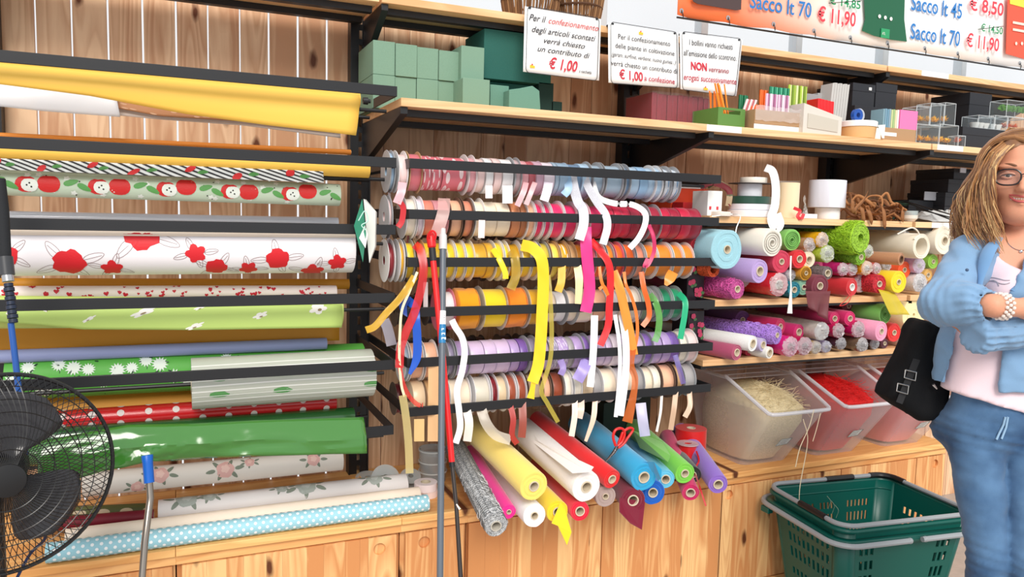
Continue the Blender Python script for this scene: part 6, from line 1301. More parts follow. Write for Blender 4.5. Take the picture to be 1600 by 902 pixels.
# ================================================================== counter: bins, pots, reels
def frus(x0, x1, X0, X1, y0, y1, Y0, Y1, z0, z1, t=None):
    return [(x0, y0, z0), (x1, y0, z0), (x1, y1, z0), (x0, y1, z0)], [(X0, Y0, z1), (X1, Y0, z1), (X1, Y1, z1), (X0, Y1, z1)]
FR = film((236, 232, 234), .30, .18)
def bin_(cx, lab, fill, fmat, tag_=True):
    r = root('storage_bin', (cx, 2.45, .5), lab, 'bin', 'clear stacking bins')
    W0, W1 = .115, .158; zb, zl, zt = .5005, .752, .842; yb0, yb1 = 2.315, 2.60; yl, yt, yr = 2.14, 2.36, 2.655
    n = 10
    # side profile: front-bottom, front-lip, lid-front, back-top, back-bottom
    prof = [(yb0, zb), (yl, zl), (yt, zt), (yr, zt), (yb1, zb)]
    def ww(z): return W0+(W1-W0)*(z-zb)/(zt-zb)
    def rb(y0, z0, y1, z1): return [(cx-ww(z0), y0, z0), (cx+ww(z0), y0, z0), (cx+ww(z1), y1, z1), (cx-ww(z1), y1, z1)]
    def rounded(y, z, w, yfront, yback, rad=.03, n=5):
        P = []
        for (sx, yy, a0) in ((1, yfront, -90), (1, yback, 0), (-1, yback, 90), (-1, yfront, 180)):
            for k in range(n+1):
                a = math.radians(a0+90*k/n); P.append((cx+sx*(w-rad)+rad*math.cos(a), (yy+rad if yy == yfront else yy-rad)+rad*math.sin(a), z))
        return P
    lv = []; m = 9
    for i in range(m+1):
        k = i/m; z = zb+(zl-zb)*k; lv.append(rounded(0, z, ww(z), yb0+(yl-yb0)*k, yb1+(yr-yb1)*(z-zb)/(zt-zb)))
    mb = MB(); n_ = len(lv[0]); vs = [p for l in lv for p in l]; fs = [(i*n_+k, i*n_+(k+1) % n_, (i+1)*n_+(k+1) % n_, (i+1)*n_+k) for i in range(m) for k in range(n_)]; fs.append(tuple(range(n_)))
    # shoulder up to the lid: front edge follows the slanted opening
    base = m*n_
    up = []
    for p in lv[-1]:
        y = p[1]
        if y > yt: zz = zt; k = (zt-zb)/(zt-zb)
        else: zz = zl+(zt-zl)*(y-yl)/(yt-yl)
        s_ = ww(zz)/ww(zl); yy = p[1]+(.018 if y > 2.5 else 0); up.append((cx+(p[0]-cx)*s_, yy, max(zz, zl+.0005)))
    # more points along the sides for the slanted rim
    mb.add(vs, fs); mb.build('body', FR, r, fix=False)
    sd = MB()
    for sx in (-1, 1):
        Y_ = np.linspace(yl+.03, yr-.03, 9); lo = [(cx+sx*ww(zl), y, zl) for y in Y_]; hi = [(cx+sx*ww(min(zt, zl+(zt-zl)*(y-yl)/(yt-yl))), y, min(zt, zl+(zt-zl)*(y-yl)/(yt-yl))) for y in Y_]; sd.grid([lo, hi])
    sd.grid([[(cx-ww(zl)+.03, yr-.012, zl), (cx+ww(zl)-.03, yr-.012, zl)], [(cx-ww(zt)+.03, yr, zt), (cx+ww(zt)-.03, yr, zt)]])
    sd.build('upper_sides', FR, r, fix=False, smooth=0)
    B(cx-ww(zt), cx+ww(zt), yt, yr, zt-.004, zt).build('lid_plate', FR, r, bev=.002)
    for k in range(3): B(cx-ww(zt)+.01, cx+ww(zt)-.01, yt+.05+k*.08, yt+.056+k*.08, zt+.0002, zt+.004).build('lid_rib', FR, r)
    # rolled rim round the opening
    w2, w3 = ww(zl)+.004, ww(zt)+.004
    path = [(cx-w3, yt+.01, zt), (cx-w3, yt, zt-.002), (cx-w2, yl+.03, zl+.010), (cx-w2+.008, yl+.006, zl), (cx-w2+.03, yl-.006, zl-.002), (cx, yl-.007, zl-.002), (cx+w2-.03, yl-.006, zl-.002), (cx+w2-.008, yl+.006, zl), (cx+w2, yl+.03, zl+.010), (cx+w3, yt, zt-.002), (cx+w3, yt+.01, zt)]
    MB().tube(spline(path, 5), .0075, 8).build('rim', film((236, 234, 238), .62, .2), r)
    MB().tube([(cx-w3, yt+.01, zt), (cx-w3, yr, zt), (cx+w3, yr, zt), (cx+w3, yt+.01, zt)], .007, 8).build('lid_rim', film((236, 234, 238), .62, .2), r)
    if tag_:
        yf = yb0+(yl-yb0)*.42-.004; zc = zb+(zl-zb)*.42; P = [(cx-.012, yf+.012, zc-.018), (cx+.045, yf+.012, zc-.014), (cx+.05, yf-.010, zc+.016), (cx-.004, yf-.010, zc+.014)]
        MB().prism(P, (0, -.0015, .0005)).build('price_label', plain((222, 222, 220), .4), r, label='small printed price label')
        for q in range(3): a = Vector(P[0])*(1-.25*(q+1))+Vector(P[3])*(.25*(q+1)); b = Vector(P[1])*(1-.25*(q+1))+Vector(P[2])*(.25*(q+1)); MB().tube([a*.88+b*.12+Vector((0, -.002, 0)), a*.25+b*.75+Vector((0, -.002, 0))], .0006, 4).build('printed_line', plain((70, 80, 80), .5), r)
        MB().tube([Vector(p)+Vector((0, -.002, 0)) for p in P+[P[0]]], .0007, 4).build('label_border', plain((70, 90, 86), .5), r)
    # filling
    f = root('shredded_filling', (cx, 2.42, .51), fill, 'shred')
    G = []
    def frm(z): k = (z-zb)/(zl-zb); return yb0+(yl-yb0)*k
    mb = MB(); rings = []
    for i, (z, s_) in enumerate(((.512, .86), (.56, .94), (.62, .95), (.68, .95), (.74, .90), (.785, .66), (.81, .30), (.815, .02))):
        w = ww(min(z, zl))*s_-.004; y0 = frm(min(z, .73))+.02+(1-s_)*.08*(z > .73); y1 = yb1+.02-(1-s_)*.05; cyy = (y0+y1)/2; ry = (y1-y0)/2*max(s_, .05) if z > .73 else (y1-y0)/2
        rings.append([(cx+w*math.copysign(abs(math.cos(a))**.55, math.cos(a))*(1+.04*noise.noise(Vector((a*2, z*30, cx)))), cyy+ry*math.copysign(abs(math.sin(a))**.55, math.sin(a))*(1+.04*noise.noise(Vector((a*2, z*30, cx+5)))), z) for a in [2*math.pi*k/28 for k in range(28)]])
    vs = [p for l in rings for p in l]; mb.add(vs, [(i*28+k, i*28+(k+1) % 28, (i+1)*28+(k+1) % 28, (i+1)*28+k) for i in range(7) for k in range(28)]); mb.build('packed_shred', fmat, f, fix=False)
    mb = MB(); RR = random.Random(int(cx*100))
    for k in range(520):
        a = RR.uniform(0, 6.28); q = RR.random()**.5; c = Vector((cx+math.cos(a)*q*.115, 2.33+math.sin(a)*q*.13, .745+.065*(1-q*q)+RR.uniform(-.008, .008))); t0 = RR.uniform(0, 6.28); P = []; d = Vector((math.cos(t0), math.sin(t0), RR.uniform(-.5, .5)))*.012
        for j in range(6): P.append(c.copy()); c = c+d; d = (Matrix.Rotation(RR.uniform(-.7, .7), 3, 'Z') @ d); d.z += RR.uniform(-.004, .003)
        if any(abs(p.x-cx) > .14 or p.y < 2.17 for p in P): continue
        mb.tube(P, .0007, 3, caps=False)
    o = mb.build('loose_strands', fmat, f, fix=False); o['kind'] = 'stuff'
    return r
SHW = plain((240, 222, 178), .7, bump=.8, bscale=180, var=.25); SHR = plain((226, 24, 24), .6, bump=.8, bscale=180, var=.3); SHP = plain((240, 132, 130), .6, bump=.8, bscale=180, var=.2)
bin_(2.125, 'clear stacking bin with cream straw, leftmost of three', 'cream shredded straw filling the leftmost clear bin', SHW)
bin_(2.50, 'clear stacking bin with red shreds, middle of three', 'bright red shredded filling in the middle clear bin', SHR)
bin_(2.89, 'clear stacking bin with pinkish shreds, rightmost, partly behind the black bag', 'pink-red shredded filling in the rightmost clear bin', SHP)
mb = MB()
for k, P in enumerate((((1272, 640), (1264, 668), (1250, 700), (1243, 730)), ((1255, 655), (1262, 690), (1250, 760), (1249, 800)), ((1282, 646), (1276, 670), (1270, 690)))):
    tail([(x, y, 2.10) for x, y in P], 1.2, plain((236, 222, 190), .6), '%s cream straw thread hanging down from the leftmost bin' % ['first', 'longest', 'shortest'][k], name='straw_thread')
# red pots
r = root('red_reel', at(1078, 700, 2.42), 'large red satin reel lying left of the leftmost clear bin', 'reel')
x = atpx(1079, .58, 2.46); rr = 24*mpp((x, 2.46, .6)); zt = zpx(669, x, 2.46)
MB().lathe((x, 2.46, .5005), (0, 0, 1), [(0, rr*.3), (0, rr), (zt-.5, rr), (zt-.5, rr*.3)], 32, closed=True).build('wound_ribbon', satin((220, 28, 28)), r); MB().lathe((x, 2.46, .5005), (0, 0, 1), [(0.001, rr*.29), (zt-.499, rr*.29), (zt-.499, rr*.24), (.001, rr*.24)], 20, closed=True).build('reel_core', CORE, r)
x = atpx(1074, .56, 2.36); rr = 16*mpp((x, 2.36, .56)); zt = zpx(692, x, 2.36); r = root('red_reel', (x, 2.36, .5), 'small red ribbon reel with a clear ring, in front of the large one', 'reel')
MB().lathe((x, 2.36, .5005), (0, 0, 1), [(0, rr*.4), (0, rr*.85), (zt-.505, rr*.85), (zt-.505, rr*.4)], 28, closed=True).build('wound_ribbon', satin((210, 22, 26)), r); MB().lathe((x, 2.36, zt-.004), (0, 0, 1), [(0, rr*.38), (0, rr*1.05), (.003, rr*1.05), (.003, rr*.38)], 28, closed=True).build('clear_disc', film((236, 220, 224), .5, .1), r)
tail([(1088, 705, 2.30), (1092, 720, 2.26), (1086, 735, 2.22), (1093, 760, 2.05), (1103, 791, 2.0)], 2.6, satin((190, 20, 28)), 'thin red ribbon end from the small red reel hanging past the purple roll')
# dark bag under the racks at the right
block(1.50, 1.60, 2.52, 2.70, .5005, .74, 'tall dark green box standing under the right end of the ribbon racks', plain((18, 40, 30), .6), 'dark_box', 'box')
block(1.615, 1.735, 2.55, 2.70, .5005, .80, 'black-green tall box beside the leftmost clear bin', plain((20, 34, 26), .6), 'dark_box', 'box')
# reels and tapes left of the jutting rolls
def flat(px, py, Y, rpx, h, mat, lab, zb, name='tape_roll', hole=.45, clear=False):
    x = atpx(px, zb, Y); rr = rpx*mpp((x, Y, zb)); k = root(name, (x, Y, zb), lab, 'tape')
    MB().lathe((x, Y, zb), (0, 0, 1), [(0, rr*hole), (0, rr), (h, rr), (h, rr*hole)], 32, closed=True).build('tape', mat, k); MB().lathe((x, Y, zb), (0, 0, 1), [(.0006, rr*hole*.98), (h+.0006, rr*hole*.98), (h+.0006, rr*hole*.86), (.0006, rr*hole*.86)], 24, closed=True).build('tape_core', CORE, k); return zb+h
z = flat(667, 760, 2.42, 17, .022, plain((244, 222, 216), .4), 'lower pinkish white tape roll behind the grey mop pole', .5005)
z = flat(665, 745, 2.42, 18, .026, plain((246, 232, 234), .4), 'upper pale pink tape roll with a tan core, behind the grey mop pole', z+.0008)
x = atpx(676, .52, 2.56); r = root('clear_jar', (x, 2.56, .5), 'round clear plastic jar behind the pale pink tape rolls', 'jar'); rr = 22*mpp((x, 2.56, .6)); zt = zpx(700, x, 2.56)
MB().lathe((x, 2.56, .5005), (0, 0, 1), [(0, 0), (0, rr*.92), (zt-.52, rr), (zt-.5, rr), (zt-.5, rr*.95), (zt-.52, rr*.94)], 30).build('jar_body', film((216, 222, 224), .34, .06), r, fix=False)
for k_ in (.3, .62, .98): MB().lathe((x, 2.56, .5005+(zt-.505)*k_), (0, 0, 1), [(0, rr*.97), (0, rr*1.03), (.004, rr*1.03), (.004, rr*.97)], 30, closed=True).build('jar_ring', film((236, 240, 240), .7, .08), r)
for k, (px, py, Y, rp, tilt, lb) in enumerate(((600, 712, 2.50, 22, .9, 'clear empty spool leaning at the left, under the green foil'), (618, 722, 2.46, 20, .3, 'clear empty spool lying flat beside the leaning one'), (575, 712, 2.56, 20, .2, 'clear empty spool behind the gold cloth'), (640, 728, 2.52, 16, .5, 'small clear spool right of the flat one'))):
    rr = rp*mpp(at(px, py, Y)); x = atpx(px, .53, Y); d = (0, -math.sin(tilt), math.cos(tilt)); A = (x, Y, .502+rr*math.sin(tilt)*1.0); r = root('clear_spool', A, lb, 'spool'); d_ = Vector(d)
    for t in (0, .028): MB().lathe(Vector(A)+d_*t, d, [(0, rr*.25), (0, rr), (.002, rr), (.002, rr*.25)], 28, closed=True).build('side_disc', film((206, 210, 210), .5, .08), r)
    MB().lathe(Vector(A)+d_*.0022, d, [(0, rr*.28), (0, rr*.5), (.0256, rr*.5), (.0256, rr*.28)], 20, closed=True).build('spool_core', film((190, 190, 186), .7, .1), r)
G = []; xa, xb = atpx(533, .55, 2.50), atpx(592, .55, 2.50)
for i in range(21):
    row = []
    for j in range(11):
        u, v = i/20, j/10; h = .05*math.sin(math.pi*u)**.5*math.sin(math.pi*v)**.6*(1+.7*noise.noise(Vector((u*7, v*5, 2)))); row.append((xa+(xb-xa)*u, 2.42+.14*v, .502+max(h, 0)))
    G.append(row)
MB().grid(G).build('gold_cloth', plain((214, 150, 36), .35, .5, sheen=.3), None, solid=.001, fix=False, label='crumpled golden cloth under the right end of the green foil', cat='cloth')
# ================================================================== poles
def pole(name, lab, pts, rpx, mat, cat='pole', nm='shaft'):
    P = [at(*p) for p in pts]; r = root(name, P[-1], lab, cat); MB().tube(P, [rpx*mpp(p) for p in P], 14).build(nm, mat, r); return r, P
r, P = pole('mop_pole', 'grey mop pole with a light grey tip, leaning upright before the ribbon racks', [(692, 388, 2.165), (690, 640, 2.03), (687, 960, 1.86)], 5.3, plain((92, 100, 110), .35, .5), 'mop')
MB().lathe(at(692, 388, 2.165), (P[0]-P[1]), [(-.004, .0125), (.010, .0125), (.040, .0115), (.044, .0085), (.060, .0080), (.063, .003)], 16).build('end_cap', plain((206, 206, 206), .5), r)
def band(P0, P1, t0, t1, rad, mat, name, par, lab=None): a = np.array(P0); b = np.array(P1); return MB().lathe(a+(b-a)*t0, (b-a), [(0, rad*.97), (0, rad), (np.linalg.norm(b-a)*(t1-t0), rad), (np.linalg.norm(b-a)*(t1-t0), rad*.97)], 18, closed=True).build(name, mat, par, label=lab)
rad = 5.3*mpp(P[0]); band(P[0], P[1], .40, .485, rad*1.06, plain((232, 234, 238), .4), 'sticker', r, 'white sticker'); band(P[0], P[1], .485, .60, rad*1.06, plain((40, 122, 176), .4), 'sticker', r, 'blue sticker')
for k in range(3): q = P[0]+(P[1]-P[0])*(.425+k*.014); MB().box(q[0]-.003, q[0]+.004, q[1]-rad*1.09, q[1]-rad*1.0, q[2]-.0006, q[2]+.0006).build('printed_line', plain((120, 60, 90), .5), r)
for k in range(3): q = P[0]+(P[1]-P[0])*(.51+k*.028); MB().box(q[0]-.006, q[0]+.002+.003*k, q[1]-rad*1.10, q[1]-rad*1.0, q[2]-.004, q[2]+.003).build('printed_patch', plain((220, 236, 244), .5), r)
r, P = pole('broom_pole', 'bright red broom handle with a black grip band, left of the grey pole', [(677, 408, 2.15), (692, 560, 2.08), (706, 722, 2.0)], 4.9, plain((224, 26, 30), .35, .5), 'broom')
A = at(675, 388, 2.16); band(P[0]+(P[0]-P[1])*.135, P[0], 0, 1, 5.5*mpp(A), plain((34, 34, 38), .5), 'grip_band', r)
Hk = P[0]+(P[0]-P[1])*.135; MB().lathe(Hk, (P[0]-P[1]), [(0, .009), (.004, .0125), (.030, .014), (.042, .011), (.048, .005)], 16).build('hook_cap', plain((226, 30, 36), .35), r)
MB().tube(spline([at(671, 372, 2.155), at(671, 364, 2.15), at(676, 361, 2.145), at(681, 366, 2.145), at(680, 374, 2.15)], 5), .003, 6).build('hanging_loop', plain((226, 30, 36), .35), r)
Q = [at(706, 722, 2.0), at(713, 790, 1.96), at(722, 940, 1.88)]; MB().tube(Q, [.0062, .006, .007], 12).build('metal_tube', plain((72, 66, 64), .3, .5, metal=.7), r)
band(Q[0], Q[1], -.05, .12, .0085, plain((30, 30, 34), .5), 'joint_sleeve', r); MB().tube([at(713, 788, 1.955), at(718, 796, 1.95)], [.002, .005], 6).build('locking_clip', CHROME, r)
r, P = pole('bent_pole', 'bent steel rod with a blue tip leaning in front of the cabinets', [(233, 752, 1.93), (235, 778, 1.92), (232, 800, 1.91), (226, 850, 1.86), (218, 960, 1.75)], 5.4, plain((150, 142, 134), .28, .5, metal=.9), 'mop')
d = P[0]-P[1]; MB().lathe(P[0]-d*.1, d, [(0, .0115), (.045, .0115), (.062, .013), (.064, .012), (.064, .0)], 16).build('plastic_tip', plain((16, 92, 186), .35), r)
r, P = pole('squeegee_pole', 'black handled blue pole leaning at the left edge behind the fan', [(17, 505, 1.99), (26, 580, 1.97), (40, 712, 1.94)], 4.6, plain((34, 84, 160), .35), 'mop')
Q = [at(0, 280, 2.06), at(4, 330, 2.045), at(8, 402, 2.02)]; MB().tube(Q, [.011, .013, .0125], 14).build('foam_grip', plain((30, 32, 36), .8, bump=.3, bscale=400), r)
Q = [at(8, 402, 2.02), at(11, 430, 2.01)]; MB().tube(Q, [.0155, .0155], 14).build('collar', plain((60, 62, 66), .4), r); Q = [at(11, 427, 2.012), at(13, 440, 2.008)]; MB().tube(Q, .012, 14).build('metal_ring', CHROME, r)
for k in range(9): a = at(13+k*.9, 443+k*7, 2.005-k*.002); b = at(13.8+k*.9, 448.5+k*7, 2.003-k*.002); MB().tube([a, b], .0108 if k % 2 else .0092, 12).build('rib', plain((30, 40, 62), .5), r)

# ================================================================== pedestal fan
FC = at(4, 742, 1.84); FR_ = 157*mpp(FC); FD = Vector((.30, -.94, .06)).normalized()
BLK = plain((22, 22, 24), .35, .5)
r = root('pedestal_fan', (FC[0], FC[1]+.05, 0), 'black pedestal fan with a wire cage, cut by the left edge', 'fan')
fd, fu, fw = frame_of(FD); C0 = Vector(FC)
def fp(rad, a, t): return C0+fd*t+(fu*math.cos(a)+fw*math.sin(a))*rad
for sgn, nm in ((1, 'front_grille'), (-1, 'rear_grille')):
    mb = MB(); n = 96
    for k in range(n):
        a = 2*math.pi*k/n; P = []
        for q in np.linspace(.16, 1.0, 9): P.append(fp(FR_*q, a+(.50*(1-q))*sgn, sgn*(.012+.050*math.sqrt(max(0, 1-q*q)))))
        mb.tube(P, .00095, 3, caps=False)
    for q in (.16, .3, .42, .54, .66, .78, .9) if sgn > 0 else (.2, .5, .75):
        mb.tube([fp(FR_*q, 2*math.pi*k/48, sgn*(.012+.050*math.sqrt(1-q*q))) for k in range(49)], .0012, 4, caps=False)
    o = mb.build(nm, BLK, r, fix=False); o['kind'] = 'stuff'
MB().tube([fp(FR_*1.0, 2*math.pi*k/64, 0) for k in range(65)], .0045, 8, caps=False).build('outer_ring', BLK, r)
MB().lathe(C0+fd*.058, fd, [(0, 0), (0, FR_*.17), (.006, FR_*.16), (.009, FR_*.1), (.009, 0)], 28).build('centre_badge', BLK, r)
MB().lathe(C0-fd*.03, fd, [(0, 0), (0, .030), (.05, .028), (.06, .018), (.062, 0)], 24).build('blade_hub', BLK, r)
for k in range(3):
    a0 = math.radians(-14+k*120); G = []
    for i in range(13):
        u = i/12; row = []
        for j in range(9):
            v = j/8; q = .16+.66*u; sp = (.22+.44*math.sin(math.pi*min(1, u*.62+.12)))*(1-.55*max(0, u-.82)/.18); row.append(fp(FR_*q, a0+(v-.5)*2*sp, -.012+.030*(v-.5)*(1-.3*u)))
        G.append(row)
    MB().grid(G).build('fan_blade', film((44, 42, 46), .93, .15), r, solid=.002, fix=False)
MB().lathe(C0-fd*.065, -fd, [(0, 0), (0, .05), (.02, .062), (.09, .058), (.12, .035), (.125, 0)], 26).build('motor_housing', BLK, r)
mc = C0-fd*.12; MB().tube([mc+Vector((0, 0, -.03)), (mc.x, mc.y, .06)], .016, 14).build('pole', BLK, r)
MB().lathe((mc.x, mc.y, 0), (0, 0, 1), [(0, 0), (0, .20), (.012, .20), (.03, .10), (.06, .03), (.075, .02), (.075, 0)], 36).build('base', BLK, r)
MB().tube(spline([mc+Vector((.02, 0, -.04)), mc+Vector((.07, -.06, -.10)), mc+Vector((.10, -.05, -.16)), mc+Vector((.06, 0, -.22)), mc+Vector((.02, 0, -.3))]), .0035, 6).build('power_cord', plain((30, 46, 86), .5), r)
# ================================================================== shopping basket on the floor
r = root('shopping_basket', (2.33, 2.0, 0), 'dark green plastic shopping basket with grey handles on the floor', 'basket')
DG = plain((0, 84, 74), .38, .45); GH = plain((150, 154, 158), .4, .5)
BC_, AX = Vector((2.315, 1.985, 0)), Matrix.Rotation(math.radians(-7), 3, 'Z')
def RR(z, hx, hy, rad, n=6):
    P = []
    for sx, sy, a0 in ((1, -1, -90), (1, 1, 0), (-1, 1, 90), (-1, -1, 180)):
        for k in range(n+1):
            a = math.radians(a0+90*k/n); P.append(BC_+AX @ Vector((sx*(hx-rad)+rad*math.cos(a), sy*(hy-rad)+rad*math.sin(a), z)))
    return P
ZR = .43; HX, HY = .285, .215
def hs(z): k = z/ZR; return .215+(HX-.225)*k, .160+(HY-.168)*k
# walls with slots: four sides, each a grid of bars
def side(a0, a1, b0, b1, cols, rows, name):
    """flat tapered wall from corner line (a0 low,a1 high) to (b0,b1); rows = [(z0,z1)], cols = [(u0,u1)] openings"""
    us = sorted(set([0, 1]+[u for c in cols for u in c])); zs = sorted(set([0, 1]+[z for c in rows for z in c])); V = {}; vs = []; fs = []
    def vid(i, j):
        if (i, j) not in V:
            u, z = us[i], zs[j]; lo = a0.lerp(b0, u); hi = a1.lerp(b1, u); V[(i, j)] = len(vs); vs.append(lo.lerp(hi, z))
        return V[(i, j)]
    for i in range(len(us)-1):
        for j in range(len(zs)-1):
            um, zm = (us[i]+us[i+1])/2, (zs[j]+zs[j+1])/2
            if any(c[0] < um < c[1] for c in cols) and any(q[0] < zm < q[1] for q in rows): continue
            fs.append((vid(i, j), vid(i+1, j), vid(i+1, j+1), vid(i, j+1)))
    mb = MB(); mb.add(vs, fs); return mb.build(name, DG, r, smooth=0, solid=.004, fix=False)
lx, ly = hs(.0); ux, uy = hs(ZR); rd = .05
def W(x, y, z): return BC_+AX @ Vector((x, y, z))
def cols(c0, n, w, g): return [(c0+k*(w+g), c0+k*(w+g)+w) for k in range(n)]
rows = [(.10, .16), (.22, .28), (.34, .40), (.50, .59), (.64, .72), (.77, .83)]
CX = cols(.06, 7, .022, .020)+cols(.40, 4, .022, .018)+cols(.70, 6, .022, .020)
side(W(-lx+rd, -ly, .01), W(-ux+rd, -uy, ZR), W(lx-rd, -ly, .01), W(ux-rd, -uy, ZR), cols(.04, 3, .03, .022)+cols(.80, 3, .03, .022), rows, 'front_wall')
side(W(-lx+rd, ly, .01), W(-ux+rd, uy, ZR), W(lx-rd, ly, .01), W(ux-rd, uy, ZR), CX, rows, 'back_wall')
side(W(-lx, -ly+rd, .01), W(-ux, -uy+rd, ZR), W(-lx, ly-rd, .01), W(-ux, uy-rd, ZR), cols(.05, 9, .045, .045), rows, 'left_wall')
side(W(lx, -ly+rd, .01), W(ux, -uy+rd, ZR), W(lx, ly-rd, .01), W(ux, uy-rd, ZR), cols(.05, 9, .045, .045), rows, 'right_wall')
for sx in (-1, 1):
    for sy in (-1, 1):
        lo = [W(sx*(lx-rd+rd*math.cos(a)), sy*(ly-rd+rd*math.sin(a)), .01) for a in np.linspace(0, math.pi/2, 7)]; hi = [W(sx*(ux-rd+rd*math.cos(a)), sy*(uy-rd+rd*math.sin(a)), ZR) for a in np.linspace(0, math.pi/2, 7)]
        MB().grid([lo, [(p+q)/2 for p, q in zip(lo, hi)], hi]).build('corner', DG, r, solid=.004, fix=False)
MB().prism([p for p in RR(.008, lx, ly, rd)], (0, 0, .005)).build('base', DG, r, smooth=0)
P = RR(ZR, ux+.006, uy+.006, rd+.004); MB().tube(P+[P[0]], .0085, 8, caps=False, flat=1).build('rim', DG, r)
o_, i_ = RR(ZR-.035, ux+.022, uy+.022, rd+.02), RR(ZR-.032, ux-.006, uy-.006, rd); MB().grid([[a, b] for a, b in zip(o_+[o_[0]], i_+[i_[0]])]).build('outer_ledge', DG, r, solid=.006, fix=False)
o2 = RR(ZR-.055, ux+.02, uy+.02, rd+.02); MB().grid([[a, b] for a, b in zip(o_+[o_[0]], o2+[o2[0]])]).build('skirt', DG, r, solid=.004, fix=False)
# upper folded handle (lying round the rim) and lower grey handle
def loop(P, m=160):
    P = P+[P[0]]; L = [0]
    for p, q in zip(P, P[1:]): L.append(L[-1]+(q-p).length)
    return [Vector([float(np.interp(L[-1]*i/m, L, [p[c] for p in P])) for c in range(3)]) for i in range(m+1)]
P = loop(RR(ZR+.018, ux+.004, uy+.004, rd+.01, 8))
def seg(a, b): return P[int(a*160):int(b*160)+1]
MB().tube(seg(.70, .995)+seg(0, .20), .0085, 8).build('handle_bar', GH, r); MB().tube(seg(.27, .63), .0085, 8).build('handle_bar', GH, r)
for lo_, hi_ in ((.195, .275), (.32, .39), (.625, .705)): MB().tube(seg(lo_, hi_), .0115, 10).build('black_grip', BLK, r, label='black handle grip')
P = loop(RR(ZR-.040, ux+.034, uy+.034, rd+.03, 8)); MB().tube(seg(.50, .875), .0095, 8).build('lower_handle', GH, r); MB().tube(seg(.905, .995)+seg(0, .16), .0095, 8).build('lower_handle', GH, r)
for a in (P[140], P[145]): MB().ball(a, .0105, 10, 8).build('handle_end', GH, r)
for p_ in (W(-ux-.03, uy-.04, ZR-.06), W(ux+.03, uy-.04, ZR-.06)): MB().box(p_.x-.012, p_.x+.012, p_.y-.02, p_.y+.02, p_.z-.012, p_.z+.01).build('hinge_block', DG, r, bev=.002)
for q in range(3): a = W(-.02+.02*q, uy-.02, ZR-.04-.02*q); MB().tube(spline([a, a+Vector((.01, -.01, -.02)), a+Vector((0, -.01, -.05))]), .0006, 3).build('straw_thread', plain((190, 196, 170), .6), r)
# ================================================================== the customer
CYw, SYw = math.cos(YAW), math.sin(YAW)
RTv, FWv = np.array([CYw, -SYw, 0]), np.array([SYw, CYw, 0])
def LC(px, py, D): P = atd(px, py, D); return np.array([P @ RTv, P @ FWv, P[2]])
def toW(V): V = np.asarray(V); return V[..., :1]*RTv+V[..., 1:2]*FWv+V[..., 2:3]*np.array([0, 0, 1])
class F:
    def __init__(s, ax, bx, zx): s.ax, s.bx, s.zx = [np.asarray(v, np.float32) for v in (ax, bx, zx)]; s.A, s.Bq, s.Z = np.meshgrid(s.ax, s.bx, s.zx, indexing='ij', sparse=True)
def ell(f, c, r):
    q = ((f.A-c[0])/r[0])**2+((f.Bq-c[1])/r[1])**2+((f.Z-c[2])/r[2])**2; k = np.sqrt(q); return (k-1)*min(r)
def cap(f, a, b, ra, rb, sq=(1, 1)):
    a = np.array(a); b = np.array(b); d = b-a; L = float(d @ d)
    t = np.clip(((f.A-a[0])*d[0]+(f.Bq-a[1])*d[1]+(f.Z-a[2])*d[2])/L, 0, 1)
    return np.sqrt(((f.A-a[0]-t*d[0])/sq[0])**2+((f.Bq-a[1]-t*d[1])/sq[1])**2+(f.Z-a[2]-t*d[2])**2)-(ra+(rb-ra)*t)
def smin(a, b, k): h = np.clip(.5+.5*(b-a)/k, 0, 1); return b+(a-b)*h-k*h*(1-h)
def nets(f, D):
    nx, ny, nz = D.shape; X = (f.ax, f.bx, f.zx); acc = {}; sgn = D < 0; idx = []; pts = []; quads = []
    cid = lambda i, j, k: (i*ny+j)*nz+k
    for ax in range(3):
        s0 = [slice(None)]*3; s1 = [slice(None)]*3; s0[ax] = slice(0, -1); s1[ax] = slice(1, None)
        cr = sgn[tuple(s0)] != sgn[tuple(s1)]
        I = np.array(np.nonzero(cr)); o = [q for q in range(3) if q != ax]
        ok = (I[o[0]] > 0) & (I[o[1]] > 0) & (I[o[0]] < D.shape[o[0]]-1) & (I[o[1]] < D.shape[o[1]]-1); I = I[:, ok]
        J = I.copy(); J[ax] += 1; d0, d1 = D[tuple(I)], D[tuple(J)]; t = d0/(d0-d1)
        P = np.stack([X[q][I[q]] for q in range(3)], 1).astype(np.float64); P[:, ax] += t*(X[ax][J[ax]]-X[ax][I[ax]])
        cs = []
        for da, db in ((0, 0), (-1, 0), (-1, -1), (0, -1)):
            K = I.copy(); K[o[0]] += da; K[o[1]] += db; c = cid(*K); cs.append(c); idx.append(c); pts.append(P)
        Q = np.stack(cs, 1); fl = (d0 < 0) ^ (ax == 1); Q[~fl] = Q[~fl][:, ::-1]; quads.append(Q)
    idx = np.concatenate(idx); pts = np.concatenate(pts); Q = np.concatenate(quads)
    u, inv = np.unique(idx, return_inverse=True); cnt = np.bincount(inv); V = np.stack([np.bincount(inv, pts[:, q])/cnt for q in range(3)], 1)
    return V, np.searchsorted(u, Q)
def nobj(name, f, D, mat, par, smooth_it=2, disp=None):
    V, Q = nets(f, D); n = len(V)
    e = np.concatenate([Q[:, [0, 1]], Q[:, [1, 2]], Q[:, [2, 3]], Q[:, [3, 0]]])
    for _ in range(smooth_it):
        S = np.zeros_like(V); c = np.bincount(e[:, 0], minlength=n)+np.bincount(e[:, 1], minlength=n)
        for q in range(3): S[:, q] = np.bincount(e[:, 0], V[e[:, 1], q], n)+np.bincount(e[:, 1], V[e[:, 0], q], n)
        V = V*.45+.55*S/np.maximum(c, 1)[:, None]
    if disp is not None: V = disp(V, Q)
    mb = MB(); mb.v = toW(V).tolist(); mb.f = Q.tolist(); return mb.build(name, mat, par, smooth=180, fix=False)
